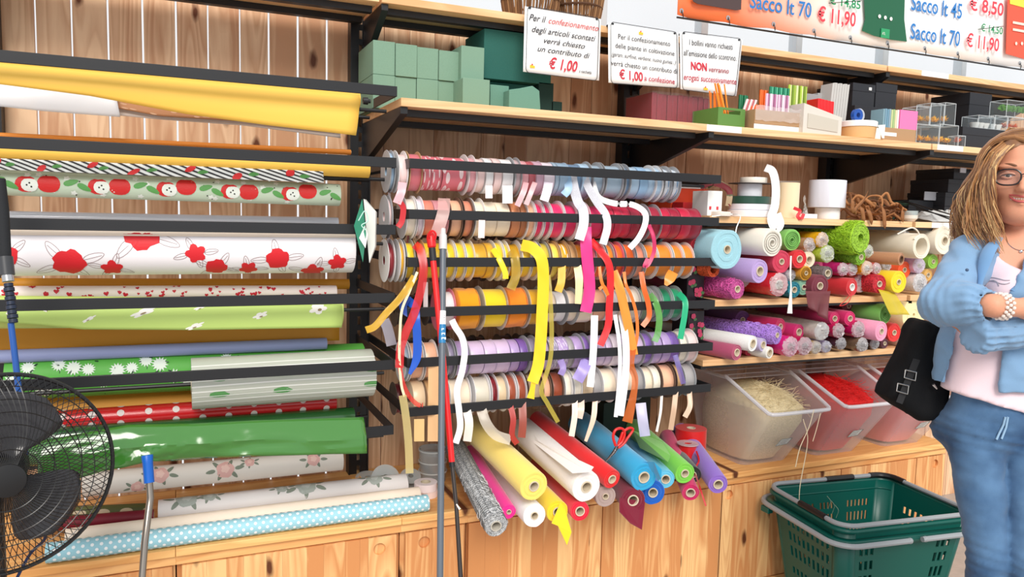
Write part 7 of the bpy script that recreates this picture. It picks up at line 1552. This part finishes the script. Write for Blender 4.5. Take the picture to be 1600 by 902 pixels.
def vnormals(V, Q):
    a, b, c = V[Q[:, 0]], V[Q[:, 1]], V[Q[:, 2]]; N_ = np.cross(b-a, c-a); R = np.zeros_like(V)
    for k in range(4):
        for q in range(3): R[:, q] += np.bincount(Q[:, k], N_[:, q], len(V))
    return R/np.maximum(np.linalg.norm(R, axis=1), 1e-12)[:, None]
def folds(amp, sc, st=(1, 1, 1), seed=0):
    def g(V, Q):
        Nn = vnormals(V, Q); d = np.array([noise.noise(Vector((p[0]*sc*st[0]+seed, p[1]*sc*st[1], p[2]*sc*st[2])))+.5*noise.noise(Vector((p[0]*sc*2.3*st[0], p[1]*sc*2.3*st[1]+seed, p[2]*sc*2.3*st[2]))) for p in V])
        return V+Nn*(amp*d)[:, None]
    return g
D0 = 1.95
foot = LC(1560, 902, D0); base = toW(np.array([foot[0], foot[1], 0]))
WM = root('person', (base[0], base[1], 0), 'smiling woman with glasses, light denim shirt, pink top and jeans, standing with crossed arms', 'person')
SKIN = plain((222, 158, 128), .5, .35, bump=.08, bscale=350, var=.04)
c_m, c_j = SKIN.node_tree.nodes['Principled BSDF'], None
c_m.inputs['Subsurface Weight'].default_value = .12; c_m.inputs['Subsurface Radius'].default_value = (.012, .005, .003); c_m.inputs['Subsurface Scale'].default_value = .6
# key places (seen course, then depth)
H = LC(1594, 281, 1.955); hx, hb, hz = H
neck0, neck1 = LC(1597, 350, 1.985), LC(1600, 400, 1.99)
chest = LC(1592, 455, 1.98); waist = LC(1562, 545, 1.97); hip = LC(1550, 640, 1.97); crot = LC(1558, 700, 1.97)
kneeR, ankR = LC(1545, 880, 1.93), None; kneeL = LC(1612, 885, 1.88)
ankR = np.array([kneeR[0]+.005, kneeR[1]+.05, .09]); ankL = np.array([kneeL[0]+.01, kneeL[1]+.06, .09])
shR, elR, wrR, haR = LC(1522, 402, 1.97), LC(1472, 474, 1.875), LC(1552, 478, 1.765), LC(1604, 482, 1.775)
shL, elL, wrL, haL = LC(1664, 405, 1.99), LC(1690, 500, 1.89), LC(1545, 520, 1.815), LC(1512, 500, 1.87)
g = F(np.arange(hx-.42, hx+.33, .0045), np.arange(hb-.32, hb+.17, .0045), np.concatenate([np.arange(-.01, 1.0, .013), np.arange(1.0, 1.40, .0052), np.arange(1.40, 1.76, .0030)]))
FW_ = -1.0                                                   # the face looks to smaller depth
PH = math.radians(29); CP, SP = math.cos(PH), math.sin(PH)
class Turn:                                                  # the grid seen in the turned head's own frame
    def __init__(s, f): s.A = (hx+(f.A-hx)*CP-(f.Bq-hb)*SP).astype(np.float32); s.Bq = (hb+(f.A-hx)*SP+(f.Bq-hb)*CP).astype(np.float32); s.Z = f.Z
def h0(x, y, z): return np.array([hx+x, hb-y, hz+z])
def hp(x, y, z): return np.array([hx+x*CP-y*SP, hb-y*CP-x*SP, hz+z])  # head frame: x right, y forward, z up, origin between the ears
gH = Turn(g)
d = ell(gH, h0(0, -.018, .030), (.076, .094, .088))            # skull
d = smin(d, ell(gH, h0(0, .030, -.020), (.061, .062, .084)), .03)   # face
d = smin(d, ell(gH, h0(0, .052, -.082), (.030, .028, .024)), .028)   # chin
d = smin(d, cap(gH, h0(-.047, .0, -.045), h0(-.016, .055, -.088), .020, .016), .03); d = smin(d, cap(gH, h0(.047, .0, -.045), h0(.016, .055, -.088), .020, .016), .03)
for s_ in (-1, 1):
    d = smin(d, ell(gH, h0(s_*.042, .066, -.022), (.022, .018, .018)), .018)   # cheeks raised by the smile
    d = smin(d, ell(gH, h0(s_*.030, .078, .028), (.026, .012, .008)), .014)    # brow
    d = np.maximum(d, -(ell(gH, h0(s_*.032, .102, .006), (.019, .020, .012))-.0)) if False else d
    e_ = ell(gH, h0(s_*.031, .100, .006), (.017, .018, .011)); d = -smin(-d, e_, .012)   # eye socket
d = smin(d, cap(gH, h0(0, .084, .008), h0(0, .108, -.026), .007, .0105), .010)   # nose
for s_ in (-1, 1): d = smin(d, ell(gH, h0(s_*.0095, .097, -.030), (.0065, .009, .006)), .006)
m_ = ell(gH, h0(0, .098, -.052), (.027, .014, .0075)); d = -smin(-d, m_, .004)     # open smile
d = smin(d, cap(gH, h0(-.022, .082, -.043), h0(0, .0915, -.042), .004, .0048), .004); d = smin(d, cap(gH, h0(.022, .082, -.043), h0(0, .0915, -.042), .004, .0048), .004)
d = smin(d, cap(gH, h0(-.020, .080, -.059), h0(0, .088, -.0625), .004, .0056), .004); d = smin(d, cap(gH, h0(.020, .080, -.059), h0(0, .088, -.0625), .004, .0056), .004)
for s_ in (-1, 1): d = smin(d, ell(gH, h0(s_*.076, -.008, -.004), (.008, .018, .030)), .006)   # ears
d = smin(d, cap(g, neck0+np.array((0, .01, .03)), neck1, .052, .058), .03)
d = smin(d, cap(g, shR+np.array((.05, .01, .0)), shL+np.array((-.05, .01, .0)), .055, .055), .05)
d = smin(d, cap(g, neck1+np.array((0, 0, -.03)), chest, .085, .098, (1.25, .85)), .05)
d = smin(d, cap(g, chest, waist, .095, .088, (1.2, .85)), .05); d = smin(d, cap(g, waist, hip, .078, .070, (1.2, .85)), .03)
def limb(d, P, R, k=.02):
    for i in range(len(P)-1): d = smin(d, cap(g, P[i], P[i+1], R[i], R[i+1]), k)
    return d
hipR, hipL = hip+np.array((-.045, 0, -.05)), hip+np.array((.086, -.02, -.05))
d = limb(d, [hipR, kneeR, ankR], [.048, .036, .030]); d = limb(d, [hipL, kneeL, ankL], [.048, .036, .030])
for a in (ankR, ankL): d = smin(d, cap(g, a+np.array((0, .01, -.05)), a+np.array((-.02, -.13, -.06)), .032, .024), .02)
d = limb(d, [shR, elR, wrR], [.042, .036, .024]); d = limb(d, [shL, elL, wrL], [.042, .036, .024])
def hand(d, w, h, up, curl):
    """palm from wrist w towards h; five fingers leave it; curl bends them to curl direction"""
    w, h, up, curl = [np.array(v, float) for v in (w, h, up, curl)]; f = h-w; L = np.linalg.norm(f); f /= L; up = up/np.linalg.norm(up); curl = curl/np.linalg.norm(curl); pal = w+f*.075
    for k in (-1, -.33, .33, 1): d = smin(d, cap(g, w+f*.01+up*k*.012, pal+up*k*.028, .014, .0115), .010)
    for k, ln in ((-1, .056), (-.33, .068), (.33, .074), (1, .066)):
        b0 = pal+up*k*.028; b1 = b0+(f*.85+curl*.35)*ln*.45; b2 = b1+(f*.45+curl*.8)*ln*.33; b3 = b2+(f*.1+curl*1.)*ln*.25
        for a_, b_, r0, r1 in ((b0, b1, .0098, .009), (b1, b2, .009, .0083), (b2, b3, .0083, .0072)): d = smin(d, cap(g, a_, b_, r0, r1), .0025)
    t0 = w+f*.022+up*.02; t1 = t0+f*.03+up*.030; t2 = t1+f*.028+up*.006+curl*.01
    d = smin(d, cap(g, t0, t1, .013, .011), .006); return smin(d, cap(g, t1, t2, .011, .0085), .004)
d = hand(d, haR-(haR-wrR)*.12, haR+(haR-wrR)*.6, (0, -.2, 1), (.3, .9, -.1)); d = smin(d, cap(g, wrR, haR, .0255, .021), .012)
d = hand(d, wrL, haL+(haL-wrL)*.4, (0, -.2, 1), (-.1, .9, .2))
body = nobj('body', g, d.astype(np.float32), SKIN, WM, 1)
# eyes, brows, lips, teeth
for s_ in (-1, 1):
    c = toW(hp(s_*.031, .0745, .006)); MB().ball(c, .0122, 16, 12).build('eye', plain((240, 236, 232), .2, .5), WM)
    c2 = toW(hp(s_*.031-.001, .0745+.0085, .005)); MB().ball(c2, .0052, 12, 8).build('iris', plain((70, 58, 46), .15, .5), WM)
    P = [toW(hp(s_*.031+x*.0165, .0800+.0045*(1-x*x), .0055+.0058*(1-x*x)**.7)) for x in np.linspace(-1, 1, 11)]; MB().tube(P, .0038, 8, flat=1).build('upper_lid', SKIN, WM)
    P = [toW(hp(s_*.031+x*.0165, .0830+.0045*(1-x*x), .0042+.0045*(1-x*x)**.7)) for x in np.linspace(-1, 1, 11)]; MB().tube(P, .0011, 5).build('eyelashes', plain((50, 34, 28), .6), WM)
    P = [toW(hp(s_*.031+x*.0160, .0790+.0050*(1-x*x), .006-.0058*(1-x*x)**.7)) for x in np.linspace(-1, 1, 11)]; MB().tube(P, .0032, 8).build('lower_lid', SKIN, WM)
    P = [toW(hp(s_*(.014+.036*u), .0905-.016*u*u, .0275+.006*math.sin(u*2.4))) for u in np.linspace(0, 1, 9)]; MB().tube(P, [.002, .0034, .0038, .0038, .0034, .003, .0024, .0018, .0008], 6).build('eyebrow', plain((120, 82, 58), .7), WM)
LIP = plain((196, 92, 92), .35, .45)
up_ = [hp(x*.0265, .0885+.0075*(1-x*x)-.004*abs(x), -.0445+.0035*(x*x)-.001*math.cos(x*6)*(1-x*x)) for x in np.linspace(-1, 1, 15)]
lo_ = [hp(x*.0265, .0870+.0070*(1-x*x)-.004*abs(x), -.0440-.0165*(1-x*x)**.75+.002) for x in np.linspace(-1, 1, 15)]
MB().tube([toW(p) for p in up_], [.0008]+[.0019]*13+[.0008], 8).build('upper_lip', LIP, WM); MB().tube([toW(p) for p in lo_], [.0008]+[.0026]*13+[.0008], 8).build('lower_lip', LIP, WM)
for k in range(-4, 5):
    x = k*.0052; q = toW(hp(x, .0840-.10*x*x*20*.1, -.0500+.004*abs(x)*10*.3)); MB().ball(q, 1, 8, 6, sq=(.0027, .0030, .0050)).build('tooth', plain((244, 240, 230), .2, .5), WM)
# glasses
gl = MB(); GB = plain((44, 38, 40), .25, .5)
for s_ in (-1, 1):
    P = []
    for k in range(29):
        a = 2*math.pi*k/28; ca, sa = math.cos(a), math.sin(a); P.append(toW(hp(s_*.0320+.0265*math.copysign(abs(ca)**.75, ca), .1010-.010*((s_*.032+.0265*ca)/.058)**2, .001+.0195*math.copysign(abs(sa)**.8, sa))))
    gl.tube(P, .0021, 6, caps=False); MB().add(P[:-1], [tuple(range(28))]).build('lens', film((236, 238, 246), .045, .03), WM, smooth=0)
    gl.tube([toW(hp(s_*.0585, .090, .010)), toW(hp(s_*.072, .070, .012)), toW(hp(s_*.0775, .0, .010)), toW(hp(s_*.078, -.02, -.002))], .0017, 6)
gl.tube([toW(hp(-.0065, .1005, .006)), toW(hp(0, .104, .009)), toW(hp(.0065, .1005, .006))], .0015, 6); gl.build('glasses_frame', GB, WM, label='dark rimmed glasses frame')
# T-shirt
gt = F(np.arange(hx-.30, hx+.20, .006), np.arange(hb-.17, hb+.17, .006), np.arange(.93, 1.44, .006))
t = cap(gt, shR+np.array((.05, .01, .0)), shL+np.array((-.05, .01, .0)), .060, .060); t = smin(t, cap(gt, neck1+np.array((0, 0, -.04)), chest, .092, .104, (1.28, .88)), .05)
t = smin(t, cap(gt, chest, waist, .104, .098, (1.26, .9)), .05); t = smin(t, cap(gt, waist, hip+np.array((0, 0, .0)), .098, .108, (1.24, .93)), .05)
for s_ in (-1, 1): t = smin(t, ell(gt, chest+np.array((s_*.062, -.085, -.005)), (.06, .045, .06)), .03)
hem = LC(1530, 629, 1.86)[2]; hl = (gt.A-hip[0])
t = np.maximum(t, -(gt.Z-(hem-.018-.26*(hl+.02))))                 # slanted hem
nk = LC(1600, 412, 1.9); t = -smin(-t, ell(gt, nk+np.array((.008, -.02, .045)), (.072, .13, .062)), .004)      # round neckline
def tf(V, Q): return folds(.004, 9, (1, 1, .7), 3)(V, Q)
TS = plain((238, 214, 222), .85, .2, sheen=.2, bump=.15, bscale=600); TOP = nobj('pink_top', gt, t, TS, WM, 1, tf)
# jeans
gj = F(np.arange(hx-.27, hx+.28, .007), np.arange(hb-.30, hb+.17, .007), np.arange(.05, 1.06, .008))
j = cap(gj, hip+np.array((.010, 0, .035)), hip+np.array((.012, 0, -.035)), .089, .093, (1.22, .96)); legs = None
for hh, kk, aa in ((hipR, kneeR, ankR), (hipL, kneeL, ankL)):
    mid = (hh*.5+kk*.5); l_ = smin(cap(gj, hh, mid, .066, .056), cap(gj, mid, kk, .056, .047), .015); l_ = smin(l_, cap(gj, kk, aa, .047, .060), .015); legs = l_ if legs is None else smin(legs, l_, .004)
j = smin(j, legs, .02)
j = smin(j, cap(gj, hip+np.array((-.055, .055, -.06)), hip+np.array((.07, .05, -.06)), .062, .062), .03)
wl = LC(1530, 622, 1.86)[2]+.03; j = np.maximum(j, gj.Z-wl); j = np.maximum(j, -(gj.Z-.07))
def jf(V, Q):
    V = folds(.0035, 14, (1, 1, 2.2), 1)(V, Q); Nn = vnormals(V, Q)
    w = np.exp(-((V[:, 2]-kneeR[2]-.02)/.05)**2)*.0022+np.exp(-((V[:, 2]-hip[2]+.06)/.04)**2)*.003; return V+Nn*(w*np.sin(V[:, 2]*260+V[:, 0]*40))[:, None]
JE = plain((70, 112, 160), .8, .2, sheen=.2, bump=.3, bscale=700); nt = JE.node_tree
bs = nt.nodes['Principled BSDF']; tc = N(nt, 'ShaderNodeTexCoord'); nz = N(nt, 'ShaderNodeTexNoise'); nz.inputs['Scale'].default_value = 7; nz.inputs['Detail'].default_value = 4; nt.links.new(tc.outputs['Object'], nz.inputs['Vector'])
cr = N(nt, 'ShaderNodeValToRGB'); cr.color_ramp.elements[0].position = .35; cr.color_ramp.elements[0].color = lin((44, 76, 114)); cr.color_ramp.elements[1].position = .68; cr.color_ramp.elements[1].color = lin((94, 130, 168)); nt.links.new(nz.outputs['Fac'], cr.inputs[0]); nt.links.new(cr.outputs[0], bs.inputs['Base Color'])
JNS = nobj('jeans', gj, j, JE, WM, 1, jf)
for aa in (ankR, ankL): MB().tube([toW(aa+np.array((0, .05, -.055))), toW(aa+np.array((0, .02, -.05))), toW(aa+np.array((-.01, -.08, -.058))), toW(aa+np.array((-.02, -.16, -.064)))], [.03, .040, .038, .022], 14).build('shoe', plain((226, 224, 220), .6), WM)
# denim shirt: shell round the torso, open in front, with two puffy sleeves
gs = F(np.arange(hx-.36, hx+.30, .0052), np.arange(hb-.27, hb+.17, .0052), np.arange(.95, 1.455, .0052))
s = cap(gs, shR+np.array((.045, .01, .0)), shL+np.array((-.045, .01, .0)), .072, .072); s = smin(s, cap(gs, neck1+np.array((0, .01, -.05)), chest, .100, .118, (1.28, .9)), .05)
s = smin(s, cap(gs, chest, waist, .118, .114, (1.28, .92)), .05); s = smin(s, cap(gs, waist, hip+np.array((-.006, 0, .015)), .112, .120, (1.26, .97)), .05)
for s_ in (-1, 1): s = smin(s, ell(gs, chest+np.array((s_*.066, -.085, -.005)), (.06, .05, .065)), .03)
inner = s+.010; s = np.maximum(s, -inner)
zb_ = LC(1478, 611, 1.87)[2]; s = np.maximum(s, -(gs.Z-zb_)); zt_ = LC(1600, 372, 1.95)[2]; s = np.maximum(s, gs.Z-zt_)
# opening: centre line and half width by height
zs_ = [LC(0+1600, y, 1.87)[2] for y in (640, 560, 510, 460, 430, 395, 372)]; cc = [LC(x, 500, 1.86)[0] for x in (1531, 1537, 1545, 1556, 1566, 1585, 1600)]; hw = [.071, .060, .05, .042, .046, .052, .07]
lef = [1484, 1500, 1502, 1522, 1535, 1556, 1562]; rig = [1576, 1577, 1579, 1581, 1590, 1608, 1628]
PXG = (800+FPX*gs.A/gs.Bq).astype(np.float32); le_ = np.interp(gs.zx, zs_, lef)[None, None, :].astype(np.float32); ri_ = np.interp(gs.zx, zs_, rig)[None, None, :].astype(np.float32)
op = np.maximum((np.abs(PXG-(le_+ri_)/2)-(ri_-le_)/2)/620, gs.Bq-hb+0*PXG)
s = np.maximum(s, -op)
def sleeve_(S_, E_, W_, r0, r1, r2, r3):
    a = cap(gs, S_, E_, r0, r1); v = (W_-E_); L = np.linalg.norm(v); v = v/L
    t_ = ((gs.A-E_[0])*v[0]+(gs.Bq-E_[1])*v[1]+(gs.Z-E_[2])*v[2])/L; tt = np.clip(t_, 0, 1)
    px_, py_, pz_ = gs.A-E_[0]-tt*v[0]*L, gs.Bq-E_[1]-tt*v[1]*L, gs.Z-E_[2]-tt*v[2]*L
    u1 = np.cross(v, (0, 0, 1.)); u1 /= np.linalg.norm(u1); u2 = np.cross(u1, v); ang = np.arctan2(px_*u2[0]+py_*u2[1]+pz_*u2[2], px_*u1[0]+py_*u1[1]+pz_*u1[2])
    rad = np.interp(tt.ravel(), [0, .35, .75, .90, .93, 1.0], [r1, r2, r2*.93, r3*1.05, r3*1.12, r3*.98]).reshape(tt.shape)
    w = np.clip((tt-.35)/.5, 0, 1)*np.clip((1.06-tt)/.1, 0, 1); w2 = np.exp(-((t_-.0)/.3)**2)
    b = np.sqrt(px_**2+py_**2+pz_**2)-rad-.0042*w*np.sin(ang*15+2*np.sin(t_*6))-.005*w2*np.sin(t_*34+ang*1.5); b = np.maximum(b, t_-1.0)*.8
    return smin(a, b, .03)
sl = sleeve_(shR, elR, wrR+(elR-wrR)*.04, .062, .050, .053, .036); sl2 = sleeve_(shL, elL, wrL+(wrL-elL)*.17, .064, .052, .048, .040)
s = smin(s, sl, .016); s = smin(s, sl2, .014)
# hollow cuffs
s = -smin(-s, cap(gs, wrR+(elR-wrR)*.12, wrR+(wrR-elR)*.2, .029, .029), .003)
def sf(V, Q):
    Nn = vnormals(V, Q); o = []
    for p in V: o.append(noise.noise(Vector((p[0]*13, p[1]*13, p[2]*8+4)))+.8*noise.noise(Vector((p[0]*24+p[2]*18, p[1]*16, p[2]*22-p[0]*10)))-.5*abs(noise.noise(Vector((p[0]*30+9, p[1]*20, p[2]*30)))))
    return V+Nn*(.0074*np.array(o))[:, None]
nobj('denim_shirt', gs, s.astype(np.float32), plain((126, 162, 198), .8, .2, sheen=.25, bump=.25, bscale=800, var=.05), WM, 1, sf)
# collar of the shirt
for s_, P in ((-1, [(1560, 372, 1.90), (1545, 392, 1.875), (1536, 420, 1.865), (1530, 452, 1.855)]), (1, [(1628, 374, 1.99), (1622, 400, 1.88), (1604, 430, 1.865), (1582, 455, 1.855)])):
    P = [toW(LC(*q)) for q in P]; MB().tube(spline(P, 6), [.006+.010*math.sin(math.pi*min(1, k/18+.15)) for k in range(19)], 8, flat=.35).build('shirt_collar', plain((112, 152, 194), .8, .2, sheen=.25), WM)
for y in (466, 432): q = toW(LC(1512 if y > 450 else 1511, 422 if y < 450 else 466, 1.845)); MB().ball(q, .004, 8, 6).build('shirt_button', plain((70, 90, 120), .4), WM)
# printed line drawing on the top, necklace
from mathutils.bvhtree import BVHTree
def onto(ob):
    o_ = wloc(ob); T = BVHTree.FromPolygons([tuple(v_.co+o_) for v_ in ob.data.vertices], [tuple(p_.vertices) for p_ in ob.data.polygons])
    def f(px, py, lift=.001):
        dr = Vector(ray(px, py)).normalized(); h_ = T.ray_cast(Vector(CAM), dr)
        return None if h_[0] is None else h_[0]-dr*lift
    return f
ft, fb, fj = onto(TOP), onto(body), onto(JNS)
for L_ in (((1536, 437), (1545, 434), (1553, 434), (1562, 436), (1570, 438), (1578, 438)), ((1536, 443), (1546, 439), (1555, 440), (1563, 443), (1571, 444), (1578, 442)), ((1540, 446), (1545, 440), (1552, 438), (1558, 441), (1561, 447))):
    Q = [q for q in (ft(x, y, .0018) for x, y in L_) if q is not None]
    if len(Q) > 2: MB().tube(spline(Q, 4), .0009, 4).build('printed_outline', plain((176, 172, 180), .6), WM)
Q = [q for q in (fb(x, y, .001) for x, y in ((1572, 370), (1575, 380), (1582, 387), (1591, 391), (1600, 391), (1610, 389), (1618, 382), (1622, 374))) if q is not None]
if len(Q) > 2: MB().tube(spline(Q, 5), .0008, 5).build('necklace_chain', plain((220, 220, 222), .2, metal=1), WM)
q = fb(1595, 393, .002)
if q is not None: MB().ball(q, .0048, 8, 6).build('necklace_pendant', plain((230, 232, 236), .15, metal=.8), WM)
for L_ in (((1571, 652), (1568, 664), (1562, 676), (1557, 687)), ((1575, 652), (1572, 668), (1565, 686))):
    Q = [q for q in (fj(x, y, .003) for x, y in L_) if q is not None]
    if len(Q) > 2: MB().tube(Q, .0026, 6).build('drawstring', plain((150, 184, 214), .7), WM)
v = (haR-wrR)/np.linalg.norm(haR-wrR); u1 = np.cross(v, (0, 0, 1.)); u1 /= np.linalg.norm(u1); u2 = np.cross(u1, v)
mb = MB()
for row in range(3):
    c = wrR+v*(.012+row*.0085)
    for k in range(16): a = 2*math.pi*(k+.5*(row % 2))/16; mb.ball(toW(c+(u1*math.cos(a)+u2*math.sin(a))*.0285), .0046, 8, 6)
o = mb.build('bead_bracelet', plain((236, 222, 212), .2, .5, coat=.5), WM); o['kind'] = 'stuff'
# hair
HR = [plain((132, 88, 54), .45, .5, sheen=.2), plain((178, 126, 76), .42, .5, sheen=.2), plain((216, 176, 120), .42, .5, sheen=.2), plain((104, 70, 46), .5, .4)]
gh = F(np.arange(hx-.20, hx+.20, .006), np.arange(hb-.12, hb+.17, .006), np.arange(hz-.20, hz+.15, .006))
gHh = Turn(gh)
h = ell(gHh, h0(0, -.024, .034), (.088, .098, .094)); h = smin(h, cap(gHh, h0(-.085, -.02, -.03), h0(-.105, .0, -.12), .040, .032, (1, 1)), .04); h = smin(h, cap(gHh, h0(.085, -.02, -.03), h0(.105, .0, -.12), .040, .032), .04); h = smin(h, ell(gHh, h0(0, -.06, -.06), (.11, .055, .13)), .04)
h = -smin(-h, ell(gHh, h0(0, .075, -.02), (.066, .080, .098)), .008)
nobj('hair', gh, h, HR[0], WM, 1, folds(.006, 22, (1, 1, .3), 5))
ky = [211, 222, 240, 262, 290, 325, 360, 398]; outr = [1592, 1566, 1545, 1532, 1520, 1509, 1507, 1526]; innr = [1601, 1590, 1570, 1556, 1553, 1556, 1566, 1578]; mbs = [MB() for _ in HR]; R = random.Random(11)
for k in range(520):
    side_ = -1 if k % 3 else 1; u = R.random()**1.1; lay = R.random(); ph = R.uniform(0, 6.28); am = R.uniform(3.5, 8.5); fr = R.uniform(1.9, 3.2); end = R.uniform(.78, 1.02) if u < .8 else R.uniform(.6, .95); P = []
    for i in range(15):
        t_ = i/14*end*7; px = np.interp(t_, range(8), outr)*(1-u)+np.interp(t_, range(8), innr)*u; py = np.interp(t_, range(8), ky); wv = max(0, (t_-1.5)/5.5); px += math.sin(t_*fr+ph)*am*wv; px = px if side_ < 0 else 1608+(1608-px)
        Dd = 1.952-.075*u**1.3*min(1, t_/2.2)-.012*wv*math.cos(t_*fr+ph)+.05*lay*(1-u)+(0 if t_ > 1 else -.012*(1-t_)*0)
        if t_ < 2.2: Dd -= .040*math.sin(math.pi*t_/2.2*.5)*(1-.4*u)-.030*(t_/2.2)
        if t_ > 5: Dd -= .035*(t_-5)/2
        if side_ > 0: Dd += .045
        P.append(toW(LC(px, py-1, Dd)))
    rr = R.uniform(.0010, .0023); mbs[R.choice([0, 0, 1, 1, 1, 2, 2]) if u > .0 else 0].tube(P, [rr*(.5+.5*min(1, i/3))*(1 if i < 11 else (15-i)/4.2) for i in range(15)], 5, flat=.6)
for k in range(1300):   # from the parting over the crown and down the sides
    sd_ = -1 if k % 2 else 1; y0 = R.uniform(-.105, .064); ly = R.uniform(0, .010); ph = R.uniform(0, 6.28); am = R.uniform(.006, .015); P = []; n1, n2 = 7, 12; ln = R.uniform(.09, .175); ou = R.uniform(.0, .034); bk = max(0, y0-.020)*1.0+.030*max(y0, 0)/.08
    qq = lambda y: math.sqrt(max(.05, 1-((y+.024)/.118)**2))
    for i in range(n1):
        th = math.pi/2*i/(n1-1)*.97+.02; yy = y0-bk*math.sin(th)**1.3; q_ = qq(yy); P.append(toW(hp(sd_*(.093+ly)*q_*math.sin(th), yy, .030+(.093+ly)*q_*math.cos(th)-(1-q_)*.01)))
    for i in range(1, n2):
        t_ = i/(n2-1); P.append(toW(hp(sd_*((.093+ly)*q_+ou*t_+.016*math.sin(t_*2.4))+am*t_*math.sin(t_*8+ph), y0-bk+am*t_*math.cos(t_*8+ph)+.02*t_*(y0 > 0), .030-(.03+ln)*t_)))
    rr = R.uniform(.0010, .0023); mbs[R.choice([0, 0, 1, 1, 2] if y0 > -.02 else [0, 0, 1])].tube(P, [rr*(.7 if i < 2 else 1)*(1 if i < n1+n2-4 else max(.15, (n1+n2-1-i)/4)) for i in range(n1+n2-1)], 5, flat=.6)
for k in range(120):   # back
    a = R.uniform(.15, math.pi-.15)+math.pi; ph = R.uniform(0, 6.28); P = []
    for i in range(10):
        t_ = i/9; z = .125-.33*t_; rad = .03+.075*math.sin(min(1, t_*2.6)*math.pi/2)+.02*t_; P.append(toW(hp(math.cos(a)*rad*1.02, -.028+math.sin(a)*rad, z+(.012 if i == 0 else 0)) + np.array((math.sin(t_*9+ph)*.006*t_, 0, 0))))
    mbs[R.choice([0, 1, 1, 2])].tube(P, [.0045*(1 if i < 8 else (10-i)/2.4) for i in range(10)], 5, flat=.6)
for m_, mt, nm in zip(mbs, HR, ('brown', 'honey blond', 'light blond', 'dark')):
    if m_.v: o = m_.build('hair_strands', mt, WM, fix=False, label=nm+' wavy hair strands'); o['kind'] = 'stuff'
# ------------------------------------------------------------------ her black bag
BGM = plain((14, 15, 18), .75, .2, bump=.3, bscale=500)
bag = root('shoulder_bag', toW(LC(1430, 655, 1.97)), 'black shoulder bag with two square buckles hanging at the woman\u2019s side', 'bag')
c = LC(1436, 580, 2.06); gb = F(np.arange(c[0]-.13, c[0]+.13, .0055), np.arange(c[1]-.09, c[1]+.09, .0055), np.arange(c[2]-.16, c[2]+.16, .0055))
pl = [LC(x, y, 2.06) for x, y in ((1427, 497), (1416, 512), (1402, 560), (1380, 606), (1377, 618), (1408, 640), (1430, 656), (1470, 654), (1473, 600), (1488, 520), (1482, 508))]
pa = np.array([(p[0], p[2]) for p in pl]); AA, ZZ = np.meshgrid(gb.ax, gb.zx, indexing='ij'); best = np.full(AA.shape, 1e9); ins = np.zeros(AA.shape, bool)
for i in range(len(pa)):
    a, b = pa[i], pa[(i+1) % len(pa)]; dd = b-a; tt = np.clip(((AA-a[0])*dd[0]+(ZZ-a[1])*dd[1])/(dd @ dd), 0, 1); best = np.minimum(best, np.hypot(AA-a[0]-tt*dd[0], ZZ-a[1]-tt*dd[1]))
    cnd = ((a[1] > ZZ) != (b[1] > ZZ)) & (AA < (b[0]-a[0])*(ZZ-a[1])/(b[1]-a[1]+1e-12)+a[0]); ins ^= cnd
d2 = np.where(ins, -best, best)[:, None, :]+.028; db = np.abs(gb.Bq-c[1])-(.028+.0*gb.Z); bgf = np.minimum(np.maximum(d2, db), 0)+np.sqrt(np.maximum(d2, 0)**2+np.maximum(db, 0)**2)-.028
nobj('bag_body', gb, bgf.astype(np.float32), BGM, bag, 1, folds(.006, 12, (1.6, 1, .7), 8))
def W2(x, y, D): return Vector(toW(LC(x, y, D)))
MB().tube(spline([W2(1484, 520, 1.98), W2(1494, 470, 2.03), W2(1512, 410, 2.045), W2(1545, 372, 2.03), W2(1560, 368, 1.99)], 6), .010, 8, flat=.3).build('shoulder_strap', BGM, bag)
for x, y in ((1423, 586), (1411, 607)):
    q = [W2(x-8, y-8, 1.990), W2(x+9, y-4, 1.990), W2(x+7, y+9, 1.990), W2(x-10, y+4, 1.990)]; MB().tube(q+[q[0]], .0018, 6).build('buckle', plain((214, 210, 204), .2, metal=1), bag); 
MB().hexa([W2(1427, 560, 1.998), W2(1438, 563, 1.998), W2(1410, 632, 1.998), W2(1400, 628, 1.998)], [W2(1427, 560, 2.006), W2(1438, 563, 2.006), W2(1410, 632, 2.006), W2(1400, 628, 2.006)]).build('buckle_strap', plain((24, 24, 27), .6), bag)
MB().tube([W2(1458, 601, 1.99), W2(1464, 608, 1.99)], [.004, .002], 6).build('zip_pull', plain((206, 204, 204), .25, metal=.9), bag)
